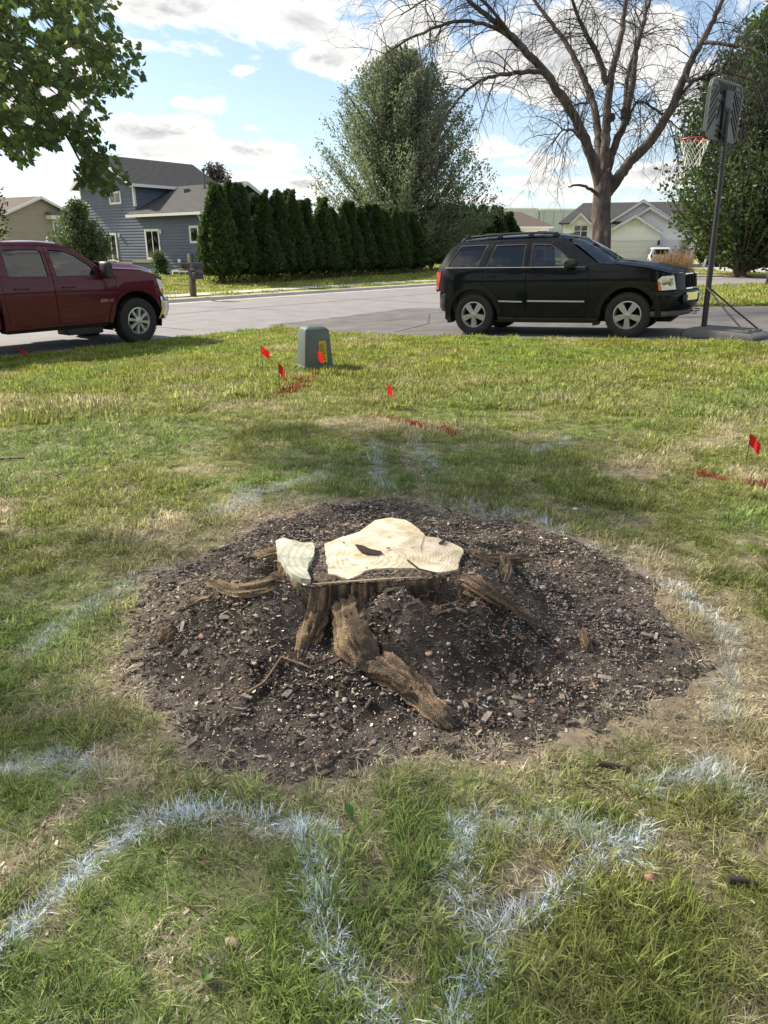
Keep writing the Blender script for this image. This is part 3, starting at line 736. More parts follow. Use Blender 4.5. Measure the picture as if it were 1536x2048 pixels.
jj = np.arange(NB * len(zs)) % NB; zz_ = np.array([p[2] for p in vs]); aa_ = np.array([math.atan2(p[1], p[0]) for p in vs])
hg = np.clip((fbm(aa_ * 40, zz_ * 6, 1.5, 3) - .35) / .3 * .6 + (fbm(aa_ * 9, zz_ * 1.5, 2.2, 3) - .35) / .3 * .4, 0, 1)[:, None]; tone = hg * np.array([.33, .24, .15]) + (1 - hg) * np.array([.055, .04, .03]); rc_ = np.random.default_rng(8).random((len(vs), 1)); tone *= .75 + .5 * rc_
di = np.clip((fbm(aa_ * 5, zz_ * 8, 1.2, 3) - .50) * 5, 0, .85)[:, None]; tone = tone * (1 - di) + np.array([.055, .045, .038]) * di
ca = body.data.color_attributes.new('tint', 'FLOAT_COLOR', 'POINT'); ca.data.foreach_set('color', np.concatenate([tone, np.ones((len(vs), 1))], 1).astype(np.float32).ravel())
kerf = MB(); co, ed, fa, *_ = delaunay_2d_cdt([Vector(p[:2]) for p in rows[0]], [(i, (i + 1) % NB) for i in range(NB)], [], 1, 1e-6)
kerf.add([(p.x, p.y, .287 + .006 * float(fbm(p.x, p.y, 20, 2))) for p in co], [tuple(f) for f in fa]); kerf.build('lower_kerf', m_dirt, stump)
def cut_face(name, pts, m, label, z=CUT_Z, tilt=0.0):
    P = [Vector((p[0] - OC[0], p[1] - OC[1])) for p in resample(cutp(pts), 120)]
    P = [Vector((p.x + .004 * (float(fbm(p.x, p.y, 40, 2)) - .5) * 2, p.y + .004 * (float(fbm(p.x + 7, p.y, 40, 2)) - .5) * 2)) for p in P]
    n = len(P); G = [Vector((x, y)) for x in np.arange(-.6, .6, .03) for y in np.arange(-.6, .6, .03) if inpoly(np.array([x]), np.array([y]), [tuple(p) for p in P])[0] and seg_dist(np.array([x]), np.array([y]), [tuple(p) for p in P])[0] > .015]
    co, ed, fa, *_ = delaunay_2d_cdt(P + G, [(i, (i + 1) % n) for i in range(n)], [], 1, 1e-6)
    zz = lambda p: z + .006 * (float(fbm(p.x, p.y, 6, 2)) - .5) + tilt * p.x
    b = MB(); b.add([(p.x, p.y, zz(p)) for p in co], [tuple(f) for f in fa])
    o = len(b.v); b.add([(p.x, p.y, zz(p)) for p in P] + [(p.x * 1.004, p.y * 1.004, z - .03) for p in P], [(i, (i + 1) % n, n + (i + 1) % n, n + i) for i in range(n)])
    ob = b.build(name, m, stump, smooth=True, angle=50); ob['label'] = label
    return ob
cut_face('cut_face', [(480,215),(580,175),(690,140),(735,115),(800,65),(900,50),(1000,65),(1060,105),(1110,150),(1120,170),(1200,180),(1350,235),(1365,265),(1335,330),(1335,375),(1220,398),(1130,385),(1040,370),(960,372),(900,365),(800,372),(740,385),(690,415),(630,440),(560,415),(500,400),(500,350),(485,330),(495,300),(480,260)], m_cut, 'large cream cut face with growth rings and a dark hollow')
cut_face('cut_face', [(165,215),(215,195),(280,213),(330,223),(400,220),(415,245),(405,310),(375,360),(365,400),(390,458),(330,455),(270,425),(215,360),(180,290)], m_cut2, 'small greenish white cut face of a side buttress', CUT_Z + .004, -.03)
# hollow at the heart
hp = cutp([(668,225),(720,232),(770,255),(840,270),(850,285),(800,292),(740,285),(700,270)])
hb = MB(); n = len(hp); hb.add([(p[0] - OC[0], p[1] - OC[1], CUT_Z + .0055) for p in hp], [tuple(range(n))]); hb.build('heart_hollow', mat('rotten_heart', (.018, .012, .01), 1, col2=(.09, .055, .035), scale=90, bump=1, bscale=150), stump)
def crack(pts, w):
    P = [at_ground(500 + x / 3.2, 1020 + y / 3.2, CUT_Z) for x, y in pts]; b = MB(); n = len(P)
    for i, p in enumerate(P):
        d = (P[min(i + 1, n - 1)] - P[max(i - 1, 0)]).normalized(); q = Vector((-d.y, d.x, 0)) * w * (1 - abs(2 * i / (n - 1) - 1) * .8)
        b.v += [(p.x + q.x - OC[0], p.y + q.y - OC[1], CUT_Z + .0052), (p.x - q.x - OC[0], p.y - q.y - OC[1], CUT_Z + .0052)]
    b.f = [(2*i, 2*i+1, 2*i+3, 2*i+2) for i in range(n - 1)]; b.mi = [0] * (n - 1)
    b.build('drying_crack', MATS['dirty_kerf'], stump)
crack([(1120,165),(1108,200),(1095,240),(1100,280)], .0022); crack([(735,130),(800,138),(880,140),(905,150)], .0016); crack([(1345,262),(1290,290),(1240,310),(1200,345)], .0018); crack([(820,185),(880,172),(930,180)], .0012); crack([(210,215),(240,245),(262,268)], .002)
def bedz_at(p): return float(bed_z(np.array(p.x), np.array(p.y))) if float(bed_r(np.array(p.x), np.array(p.y))) < 1.05 else float(terrain(np.array(p.x), np.array(p.y)))
def root(pts, rad, sides=44, name='root', m=None, flat=.8, lab=None):
    P = []; Q = []; Rr = []
    for (px, py, z), rr in zip(pts, rad):
        p = at_ground(px, py, z)
        for _ in range(6):
            p = at_ground(px, py, max(z, bedz_at(p) + rr * (-.30 if not lab else .50)))
        P.append(p)
    n = len(P)
    for i in range(n - 1):
        for k in range(12):
            t = k / 12; a = P[max(i - 1, 0)]; b = P[i]; c = P[i + 1]; d = P[min(i + 2, n - 1)]
            Q.append(0.5 * ((2 * b) + (c - a) * t + (2*a - 5*b + 4*c - d) * t*t + (3*b - a - 3*c + d) * t**3)); Rr.append(rad[i] * (1 - t) + rad[i + 1] * t)
    Q.append(P[-1]); Rr.append(rad[-1])
    b = MB(); b.tube([q - Vector((OC[0], OC[1], 0)) for q in Q], Rr, sides, flat=flat, caps=True); ph = pts[0][0] * .37; cols = []
    nv = len(Q) * sides; ii = np.arange(nv); jj = ii % sides; ll = ii // sides; ang_ = jj / sides * 2 * np.pi
    ca_, sa_ = np.cos(ang_) * 3.2, np.sin(ang_) * 3.2
    ridge = fbm(ca_ * 2.2 + ll * .05 + ph, sa_ * 2.2 + ll * .03, 1.3, 3); flake = fbm(jj * .9 + ph, ll * .22, 1.0, 3); lump_ = fbm(ll * .16 + ph, ca_ * .4, 1.0, 3); crumb = np.random.default_rng(int(pts[0][0])).random(nv)
    for i in range(nv):
        v = b.v[i]; rl = Rr[min(i // sides, len(Rr) - 1)]; c = Q[min(i // sides, len(Q) - 1)] - Vector((OC[0], OC[1], 0)); w = Vector(v) - c
        k = rl * (0.55 * (ridge[i] - .5) + .36 * (flake[i] - .5) + .5 * (lump_[i] - .5) + .06 * (crumb[i] - .5))
        if w.length > 1e-6: b.v[i] = tuple(Vector(v) + w.normalized() * k)
    hgt = np.clip((ridge - .36) / .28 * .55 + (flake - .35) / .3 * .45, 0, 1)[:, None]; tone = hgt * np.array([.36, .265, .17]) + (1 - hgt) * np.array([.115, .083, .057]); tone = tone * (.75 + .5 * crumb[:, None])
    dirt_ = np.clip((fbm(jj * .25 + ph + 4, ll * .12, 1.0, 3) - .43) * 4.5, 0, .8)[:, None]; tone = tone * (1 - dirt_) + np.array([.10, .08, .062]) * dirt_
    o = b.build(name, m or m_rattr, stump, smooth=True, angle=80); ca = o.data.color_attributes.new('tint', 'FLOAT_COLOR', 'POINT'); ca.data.foreach_set('color', np.concatenate([tone, np.ones((nv, 1))], 1).astype(np.float32).ravel())
    if lab: o['label'] = lab
root([(690,1172,.245),(700,1212,.19),(706,1255,.13),(718,1300,.08),(746,1332,.06),(792,1352,.05),(840,1390,.045),(880,1432,.03),(908,1455,.005)], [.060,.070,.074,.070,.060,.052,.046,.040,.012], flat=.85, lab='thick brown root running from the stump front to the lower right')
root([(640,1178,.235),(628,1222,.17),(614,1270,.10),(600,1315,.05),(590,1345,.0)], [.05,.058,.054,.036,.012], flat=.85)
root([(575,1150,.15),(535,1175,.12),(480,1182,.05),(440,1170,.03),(418,1166,.02)], [.06,.055,.05,.04,.02], flat=.6)
root([(475,1190,.05),(508,1215,.05),(545,1240,.04),(570,1250,.02)], [.04,.042,.034,.015], flat=.6)
root([(905,1155,.17),(950,1172,.14),(1000,1205,.10),(1045,1235,.06),(1085,1252,.03)], [.06,.045,.032,.026,.016])
root([(940,1118,.17),(972,1126,.15),(1010,1122,.13),(1055,1115,.09)], [.055,.05,.04,.02])
root([(1000,1115,.14),(1005,1140,.10),(1000,1170,.04)], [.04,.042,.03])
root([(560,1105,.14),(520,1114,.10),(450,1132,.05),(395,1150,.02)], [.05,.035,.024,.012], flat=.6)
root([(350,1255,.075),(338,1268,.06),(328,1282,.02)], [.02,.038,.03], name='root_end')
root([(425,1195,.03),(395,1205,.03),(358,1220,.02)], [.02,.026,.012], flat=.6)
root([(1040,1322,.035),(1060,1338,.03),(1082,1356,.0)], [.014,.018,.012])
root([(1165,1262,.06),(1172,1285,.045),(1178,1305,.0)], [.012,.02,.016], name='root_end')
sl = MB(); pa = [at_ground(625, 1168, .296), at_ground(700, 1163, .298), at_ground(770, 1158, .299), at_ground(840, 1154, .297)]
sl.tube([p - Vector((OC[0], OC[1], 0)) for p in pa], [.003, .006, .0055, .002], 6, flat=.6); o = sl.build('wood_sliver', mat('split_wood', (.42, .31, .19), .8, scale=40, bump=.3), stump); o['label'] = 'long pale wood sliver along the front edge of the cut'

# ------------------------------------------------------------------ mulch, gravel and saw chips (stuff)
def chip(l, w, h, seed):
    r_ = np.random.default_rng(seed); b = MB(); b.box((-l/2, -w/2, -h/2), (l/2, w/2, h/2)); b.v = [tuple(np.array(v) * (1 + .35 * (r_.random(3) - .5)) + .12 * l * (r_.random(3) - .5) * (1, .6, .5)) for v in b.v]
    return b
def pebble(seed, sub=1):
    bm = bmesh.new(); bmesh.ops.create_icosphere(bm, subdivisions=sub, radius=.5); r_ = np.random.default_rng(seed); s_ = (1, .6 + .35 * r_.random(), .45 + .3 * r_.random())
    for v in bm.verts: v.co = Vector((v.co.x * s_[0], v.co.y * s_[1], v.co.z * s_[2])) * (1 + .32 * (r_.random() - .5))
    me = bpy.data.meshes.new('pebble'); bm.to_mesh(me); bm.free(); return me
m_chip = attr_mat('mulch_chip', kind='INSTANCER', rough=.9, isl=.0, fine=.3, fscale=4, spec=.2)
def with_mat(me, m): me.materials.clear(); me.materials.append(m); return me
chips = [with_mat(chip(1, .25 + .12 * (i % 4), .10 + .05 * (i % 3), 100 + i).mesh('chip'), m_chip) for i in range(6)] + [with_mat(pebble(50 + i), m_chip) for i in range(5)]
def on_bed(n, lim=1.06, seed=1, power=1.0):
    r_ = np.random.default_rng(seed); x = r_.uniform(-1.5, 1.65, n * 2); y = r_.uniform(1.5, 4.6, n * 2); br = bed_r(x, y)
    k = (br < lim) & (r_.random(n * 2) < 1 - sstep(br, lim - .16, lim) * .85); return x[k][:n], y[k][:n], r_
def in_outline(x, y, pts): return inpoly(x, y, pts)
MAIN_F = cutp([(480,215),(580,175),(690,140),(735,115),(800,65),(900,50),(1000,65),(1060,105),(1110,150),(1120,170),(1200,180),(1350,235),(1365,265),(1335,330),(1335,375),(1220,398),(1130,385),(1040,370),(960,372),(900,365),(800,372),(740,385),(690,415),(630,440),(560,415),(500,400),(500,350),(485,330),(495,300),(480,260)])
LEFT_F = cutp([(165,215),(215,195),(280,213),(330,223),(400,220),(415,245),(405,310),(375,360),(365,400),(390,458),(330,455),(270,425),(215,360),(180,290)])
def chips_layer(name, n, size, cols, kinds, label, cat, seed, tiltmax=.9, lim=1.06):
    x, y, r_ = on_bed(n, lim, seed); ino = in_outline(x, y, OUTLINE); face = in_outline(x, y, MAIN_F) | in_outline(x, y, LEFT_F)
    keep = (~face & (r_.random(len(x)) < .35 + .9 * sstep(fbm(x + seed, y, 5.0, 3), .38, .6))) | (face & (r_.random(len(x)) < .003)); x, y, ino, face = x[keep], y[keep], ino[keep], face[keep]; m = len(x)
    s = r_.uniform(size[0], size[1], m) * (1 + 1.2 * (r_.random(m) > .96)); z = bed_z(x, y) + s * .12
    z = np.where(ino, .290, z); z = np.where(face, CUT_Z + .008, z)
    # chips do not hang on the steep stump wall: keep those outside its flare
    rot = np.stack([r_.normal(0, .35, m) * tiltmax, r_.normal(0, .35, m) * tiltmax, r_.uniform(0, 6.28, m)], -1)
    cc = np.array(cols)[r_.integers(0, len(cols), m)] * (0.65 + .7 * r_.random((m, 1)))
    return scatter(name, np.stack([x, y, z], -1), rot, s, np.array(kinds)[r_.integers(0, len(kinds), m)], cc, chips, label, cat)
chips_layer('mulch', 30000, (.005, .022), [(.068, .057, .048), (.105, .082, .066), (.125, .088, .070), (.05, .043, .038), (.20, .17, .14), (.105, .088, .074), (.27, .235, .195)], [0, 1, 2, 3, 4, 5], 'shredded dark red-brown bark mulch covering the bed', 'mulch', 21, lim=1.15)
chips_layer('wood_chips', 22000, (.003, .0085), [(.66, .58, .46), (.52, .44, .34), (.72, .67, .58), (.44, .39, .32)], [0, 1, 3, 4], 'pale saw chips sprinkled over the dark mulch', 'wood chips', 22, lim=1.30)
chips_layer('gravel', 3600, (.006, .015), [(.26, .24, .23), (.18, .165, .16), (.30, .21, .17), (.36, .34, .31), (.27, .15, .12)], [6, 7, 8, 9, 10], 'small grey and pink pebbles mixed into the mulch', 'gravel', 23)
# dark chips inside the cavities and fine hair roots hanging there
hr = MB(); r_ = np.random.default_rng(77)
for i in range(150):
    c = HOLES[int(r_.integers(0, 3))][0]; a = r_.uniform(0, 6.28); d = r_.uniform(.02, .2); x0, y0 = c.x + d * math.cos(a), c.y + d * math.sin(a); z0 = float(bed_z(np.array(x0), np.array(y0)))
    p = Vector((x0, y0, z0)); P = [p]; h = r_.uniform(0, 6.28)
    for k in range(5):
        h += r_.normal(0, .5); p = p + Vector((math.cos(h) * .022, math.sin(h) * .022, r_.normal(.002, .01))); zb = float(bed_z(np.array(p.x), np.array(p.y))); p.z = max(p.z, zb + .003); P.append(p.copy())
    hr.tube(P, [.0016, .0015, .0013, .0011, .0009, .0006], 3, caps=False)
tag(hr.build('root_hairs', mat('root_hair', (.11, .075, .05), .9), fix=False), 'tangle of fine dark roots in the hollows beside the stump', 'roots', kind='stuff')

# single stones, sticks and leaves that can be picked out
def ground_pt(px, py):
    z = 0.05
    for _ in range(5): p = at_ground(px, py, z); z = bedz_at(p)
    return Vector((p.x, p.y, z))
stone_m = {'grey': mat('grey_stone', (.27, .26, .25), .85, scale=30, var=.2, rnd=.2, bump=.3), 'pink': mat('pink_stone', (.36, .17, .13), .85, scale=30, var=.25, rnd=.2, bump=.3), 'white': mat('white_stone', (.62, .59, .54), .8, scale=30, var=.12, bump=.3), 'tan': mat('tan_stone', (.36, .29, .20), .85, scale=30, var=.2, rnd=.2, bump=.3)}
STONES = [(770,1247,13,'pink'),(405,1290,13,'pink'),(463,1266,9,'pink'),(482,1385,9,'pink'),(480,1437,10,'pink'),(640,1440,8,'pink'),(1110,1295,9,'pink'),(1004,1300,9,'pink'),(598,1592,18,'pink'),(830,1692,14,'pink'),(1300,1758,22,'pink'),(410,1728,16,'pink'),(1190,1375,8,'pink'),
    (380,1335,14,'grey'),(690,1402,13,'grey'),(598,1410,10,'grey'),(645,1430,11,'grey'),(1085,1178,13,'grey'),(1130,1176,12,'grey'),(1150,1195,10,'grey'),(1030,1365,12,'grey'),(980,1398,14,'grey'),(1085,1472,12,'grey'),(1000,1440,10,'grey'),(1215,1410,9,'grey'),(1240,1225,12,'grey'),(1205,1310,8,'grey'),(895,1340,10,'grey'),(440,1500,9,'grey'),(905,1800,18,'grey'),(1110,1290,9,'grey'),(950,1330,8,'grey'),
    (752,1308,15,'white'),(560,1420,9,'white'),(710,1412,8,'white'),(830,1470,9,'white'),(1150,1020,11,'white'),(1020,1430,8,'white'),
    (465,1890,30,'tan'),(520,1600,12,'tan'),(1350,1268,10,'tan'),(1060,1390,9,'tan'),(790,1840,12,'tan')]
smesh = [pebble(300 + i, 2) for i in range(5)]
for m_ in smesh: m_.polygons.foreach_set('use_smooth', [True] * len(m_.polygons))
SPECIAL = {(770,1247): 'flat salmon pink stone right of the front root below the cut', (752,1308): 'bright white stone lying on the thick front root', (465,1890): 'tan speckled stone in the foreground grass', (1300,1758): 'pink stone in the grass on the right of the foreground', (598,1592): 'pink stone in straw at the lower edge of the mulch', (380,1335): 'largest grey stone on the left side of the mulch', (905,1800): 'rounded grey stone in the painted grass by the bare track', (1150,1020): 'white stone in the dry grass behind the mulch bed', (410,1728): 'pink stone in the grass under the curved white paint line', (830,1692): 'small pink stone on the bare track leading from the mulch'}
smats = {}; used_labels = set()
def stone_label(px, py, p, kind, sz, side):
    a = math.degrees(math.atan2(p.y - OC[1], p.x - OC[0])) % 360; br = float(bed_r(np.array(p.x), np.array(p.y)))
    sec = ['right of', 'back right of', 'behind', 'back left of', 'left of', 'front left of', 'in front of', 'front right of'][int((a + 22.5) // 45) % 8]
    far = 'close by' if br < .62 else ('midway across the mulch' if br < .85 else ('near the mulch rim' if br < 1.05 else 'in the grass'))
    lab_ = '%s %s stone %s the stump, %s' % ('tiny' if sz <= 8 else ('small' if sz <= 10 else 'thumb-sized'), kind, sec, far)
    if lab_ in _seen_lab: lab_ = lab_.replace('the stump,', 'the stump, the lower one' if py > _seen_lab[lab_] else 'the stump, the upper one') + ('' if True else '')
    _seen_lab.setdefault(lab_, py)
    return lab_
_seen_lab = {}
for i, (px, py, sz, kind) in enumerate(STONES):
    p = ground_pt(px, py); D = float(project(p.x, p.y, p.z)[2]); s = sz / 1450 * D * 1.15
    side = 'in the mulch' if float(bed_r(np.array(p.x), np.array(p.y))) < 1.05 else 'in the grass'
    lab_s = SPECIAL.get((px, py)) or stone_label(px, py, p, kind, sz, side)
    if lab_s in used_labels: continue
    used_labels.add(lab_s); key = (i % 5, kind)
    if key not in smats:
        q = smesh[i % 5].copy(); q.materials.clear(); q.materials.append(stone_m[kind]); smats[key] = q
    if (px, py) == (752, 1308): p.z = .155
    o = link('stone', smats[key], loc=(p.x, p.y, p.z + s * .16), rot=(random.uniform(-.3, .3), random.uniform(-.3, .3), random.uniform(0, 6.28)), scale=(s, s, s))
    side = 'in the mulch' if float(bed_r(np.array(p.x), np.array(p.y))) < 1.05 else 'in the grass'
    tag(o, lab_s, 'stone', '%s stones %s' % (kind, side))
m_twig = mat('twig_bark', (.17, .12, .08), .9, scale=30); m_proot = mat('pale_root', (.48, .38, .25), .85, scale=30); m_dtwig = mat('dark_twig', (.04, .03, .025), .9)
STICKS = [([(497,1388),(530,1368),(565,1352),(622,1342)], .006, m_twig, 'thin brown stick lying left of the front roots', 0), ([(565,1352),(585,1345),(600,1343)], .004, m_twig, None, 0),
    ([(815,1120),(838,1138),(868,1145),(892,1156)], .004, m_dtwig, 'dark twig lying across the right side of the cut face', .31), ([(848,1226),(880,1226),(916,1236)], .004, m_proot, 'pale thread of root stretched across the dark hollow', .13),
    ([(935,1230),(948,1240),(958,1264)], .005, m_proot, 'short white curved root stub right of the hollow', .10), ([(948,1173),(942,1195),(930,1212)], .004, m_proot, 'thin pale root sticking up above the hollow', .16),
    ([(1010,1305),(1030,1290),(1042,1275)], .003, m_twig, 'tiny twig standing in the mulch right of the hollow', .05), ([(0,921),(25,920),(50,919)], .008, m_dtwig, 'dark stick lying in the shaded lawn at the far left', 0), ([(1195,1535),(1225,1540),(1258,1545)], .010, m_dtwig, 'dark bark strip lying at the lower right rim of the mulch', 0), ([(1455,1768),(1490,1770),(1515,1778)], .010, m_dtwig, 'dark bark piece in the grass at the right', 0)]
for pts, r0, m_, lab, zz in STICKS:
    if lab is None: continue
    P = []
    for i, (px, py) in enumerate(pts):
        p = at_ground(px, py, zz) if zz else ground_pt(px, py) + Vector((0, 0, r0 * 1.5)); P.append(p)
    b = MB(); b.tube(P, [r0 * (1 - .5 * i / len(P)) for i in range(len(P))], 6)
    if 'thin brown stick' in lab:
        a = P[1]; b.tube([a, a + Vector((.05, .03, .012)), a + Vector((.10, .03, .02))], [r0 * .6, r0 * .5, r0 * .3], 5)
    tag(b.build('stick', m_, smooth=True, angle=70), lab, 'stick')

# ------------------------------------------------------------------ grass (stuff)
m_grass = attr_mat('grass_blade', kind='INSTANCER', rough=.55, trans=.42, isl=.45, fine=0, spec=.35)
def clump(nb, rad, h0, h1, wid, bend, seed, lie=0.0, segs=3):
    r_ = np.random.default_rng(seed); V = []; T = []
    for i in range(nb):
        a = r_.uniform(0, 6.28); d = rad * math.sqrt(r_.random()); x, y = d * math.cos(a), d * math.sin(a); h = r_.uniform(h0, h1); dirn = a + r_.normal(0, .9)
        lean = abs(r_.normal(bend, .35)) + lie; w = wid * r_.uniform(.7, 1.25); tw = r_.uniform(0, 6.28); px, pz = 0.0, -0.004; ang = lean * .25; base = len(V)
        for k in range(segs + 1):
            t = k / segs; ww = w * (1 - .85 * t ** 1.6) if k < segs else w * .05
            cx, cy = x + px * math.cos(dirn), y + px * math.sin(dirn); ox, oy = -math.sin(dirn + .3 * math.sin(tw)) * ww / 2, math.cos(dirn + .3 * math.sin(tw)) * ww / 2
            V += [(cx + ox, cy + oy, pz), (cx - ox, cy - oy, pz)]
            ang = min(ang + lean * .62 / segs * 1.6, 1.75); px += math.sin(ang) * h / segs; pz += math.cos(ang) * h / segs
            pz = max(pz, .002)
        for k in range(segs):
            q = base + 2 * k; T += [(q, q + 1, q + 3, q + 2)]
    return tri_mesh('clump', V, T, m_grass)
def emit(x, y, dens_per, seed, protos, lie_from, zf='t', hscale=1.0, name='grass', label='', flop=0.35):
    r_ = np.random.default_rng(seed)
    c, dens, bare, wp, rp = lawn_look(x, y)
    k = r_.random(len(x)) < np.clip(dens * 1.05, .0, 1); x, y, c, wp, rp, bare, dens = x[k], y[k], c[k], wp[k], rp[k], bare[k], dens[k]; n = len(x)
    z = terrain(x, y) - 0.09 * (1 - sstep(bed_r(x, y), 0.72, 0.93))
    hit = r_.random(n); jit = .55 + .85 * r_.random((n, 1)) ** 1.2; c = c * jit
    yel = (r_.random(n) < .10)[:, None]; c = np.where(yel, c * .5 + np.array([.30, .26, .12]) * .5, c)
    wm = np.clip(wp * (hit < wp * 1.5) * (.75 + .4 * r_.random(n)) + .30 * wp, 0, 1)[:, None]; c = c * (1 - wm) + WHITE_C * wm
    rm = ((r_.random(n) < rp * 1.4) * .92)[:, None]; c = c * (1 - rm) + RED_C * rm
    n1 = fbm(x + 3, y - 7, 3.0, 3); lying = (r_.random(n) < flop + .5 * sstep(n1, .5, .7) * .6)
    nu = lie_from; idx = np.where(lying, r_.integers(nu, len(protos), n), r_.integers(0, nu, n))
    s = (.75 + .5 * r_.random(n)) * hscale * (.7 + .55 * (1 - sstep(n1, .3, .7))) * (1 - .25 * wp)
    rot = np.stack([r_.normal(0, .12, n), r_.normal(0, .12, n), r_.uniform(0, 6.28, n)], -1)
    return np.stack([x, y, z], -1), rot, s, idx, c
def region(n, x0, x1, y0, y1, seed, cond):
    r_ = np.random.default_rng(seed); x = r_.uniform(x0, x1, n); y = r_.uniform(y0, y1, n); k = cond(x, y); return x[k], y[k]
def fr(x, y, m=1.6): return np.abs(x) < .56 * np.maximum(y, 0) + m
P_near = [clump(24, .03, .028, .058, .0029, .8, 400 + i) for i in range(7)] + [clump(24, .034, .035, .075, .0029, 1.3, 420 + i, .8) for i in range(5)]
P_mid = [clump(28, .05, .025, .048, .0048, .7, 440 + i) for i in range(6)] + [clump(28, .055, .03, .055, .0048, 1.1, 460 + i, .7) for i in range(4)]
P_far = [clump(34, .13, .035, .06, .011, .6, 480 + i, segs=2) for i in range(5)] + [clump(34, .13, .04, .06, .011, 1.0, 500 + i, .5, segs=2) for i in range(3)]
P_vfar = [clump(40, .34, .05, .09, .03, .6, 520 + i, segs=2) for i in range(4)] + [clump(40, .34, .05, .08, .03, .9, 530 + i, .4, segs=2) for i in range(2)]
def near_side(x, y): return (road_s(x, y) > ROAD_W + .06) & ~inpoly(x, y, DRIVE) & (seg_dist(x, y, DRIVE + [DRIVE[0]]) > .03)
x, y = region(34000, -3.2, 3.2, .3, 3.4, 31, lambda x, y: (np.hypot(x, y) < 3.1) & fr(x, y, 1.3))
a = emit(x, y, 1, 32, P_near, 7, flop=.40); scatter('grass', *a, P_near, 'long foreground lawn grass around the mulch with white paint streaks', 'grass')
x, y = region(56000, -6.5, 6.5, .4, 7.6, 33, lambda x, y: (np.hypot(x, y) >= 2.9) & (np.hypot(x, y) < 7.6) & fr(x, y))
a = emit(x, y, 1, 34, P_mid, 6, flop=.3); scatter('grass', *a, P_mid, 'shaded patchy lawn grass behind and beside the mulch bed', 'grass')
x, y = region(72000, -12, 15, 3.5, 20, 35, lambda x, y: (np.hypot(x, y) >= 7.3) & fr(x, y, 2.0) & near_side(x, y))
a = emit(x, y, 1, 36, P_far, 5, flop=.15); scatter('grass', *a, P_far, 'bright sunlit lawn grass between the flags and the driveway', 'grass')
x, y = region(26000, 2, 32, 17, 48, 37, lambda x, y: fr(x, y, 2.0) & near_side(x, y) & (y > 18))
a = emit(x, y, 1, 38, P_vfar, 4, flop=.1); scatter('grass', *a, P_vfar, 'neighbouring sunlit lawn beyond the driveway on the right', 'grass')
SIDEP = SIDE
x, y = region(52000, -24, 46, 18, 76, 39, lambda x, y: fr(x, y, 2.0) & (road_s(x, y) < -.55) & ((seg_dist(x, y, offset_line(SIDE, .57)) > .62)) & ~inpoly(x, y, [(26.3, 54.6), (24.5, 60.0), (22.0, 73.5), (32.0, 75.5), (36.0, 66.0), (38.5, 60.3)]))
a = emit(x, y, 1, 40, P_vfar, 4, flop=.1); scatter('grass', *a, P_vfar, 'far lawns and verge across the street', 'grass')

# dry litter: clippings, straw and crumbs on the thin and bare spots
r_ = np.random.default_rng(45); x = r_.uniform(-3.2, 3.4, 120000); y = r_.uniform(.5, 6.2, 120000); c, dens, bare, wp, rp = lawn_look(x, y); br = bed_r(x, y)
pr_l = np.clip(1.15 * bare + .55 * (1 - sstep(np.abs(br - 1.08), .0, .20)) + .25 * (1 - dens) * (br > 1.0) + .05, 0, 1) * (br > .93); k = (r_.random(len(x)) < pr_l) & fr(x, y, 1.0); x, y = x[k], y[k]; n = len(x)
chip_like = r_.random(n) < .72; s = np.where(chip_like, r_.uniform(.004, .016, n), r_.uniform(.55, .95, n)); z = np.where(br[k] < 1.1, np.maximum(bed_z(x, y), lawn_z(x, y)), lawn_z(x, y)) + np.where(chip_like, s * .15, 0.0)
cols = np.array([(.50, .42, .30), (.36, .28, .20), (.62, .54, .42), (.14, .105, .08), (.10, .075, .06), (.28, .17, .13)])[r_.integers(0, 6, n)]; cols = np.where(chip_like[:, None], cols, np.array([.56, .50, .35]) * (.6 + .6 * r_.random((n, 1))))
rot = np.stack([r_.normal(0, .25, n), r_.normal(0, .25, n), r_.uniform(0, 6.28, n)], -1); P_lit = [with_mat(m_.copy(), m_chip) for m_ in chips[:6]] + P_near[7:]
scl = np.stack([s, s, np.where(chip_like, s, s * .35)], -1)
scatter('litter', np.stack([x, y, z], -1), rot, scl, np.where(chip_like, r_.integers(0, 6, n), r_.integers(6, len(P_lit), n)), cols, P_lit, 'dry clippings, straw and crumbs on the bare spots of the lawn', 'litter')
# a broadleaf weed or two in the foreground
m_weed = mat('weed_leaf', (.10, .19, .045), .5, trans=.35)
for px, py, s_, lab_ in ((408, 1965, .04, 'small broadleaf weed in the foreground grass'), (706, 1640, .05, 'single green leaf standing at the start of the bare track'), (855, 1750, .05, 'tiny broadleaf weed beside the painted grass')):
    p = ground_pt(px, py); e = empty('weed', p, 0, lab_, 'weed')
    for j in range(5 if s_ > .06 else 2):
        a = j * 1.9 + px; L_ = s_ * (1 - .1 * j); b = MB(); b.grid(lambda u, v: (math.cos(a) * L_ * u * .7 - math.sin(a) * (v - .5) * L_ * .5 * math.sin(math.pi * min(1, u * .92 + .06)), math.sin(a) * L_ * u * .7 + math.cos(a) * (v - .5) * L_ * .5 * math.sin(math.pi * min(1, u * .92 + .06)), .01 + L_ * .8 * u - L_ * .35 * u * u + .1 * L_ * abs(v - .5)), 6, 4); b.build('leaf', m_weed, e, smooth=True)

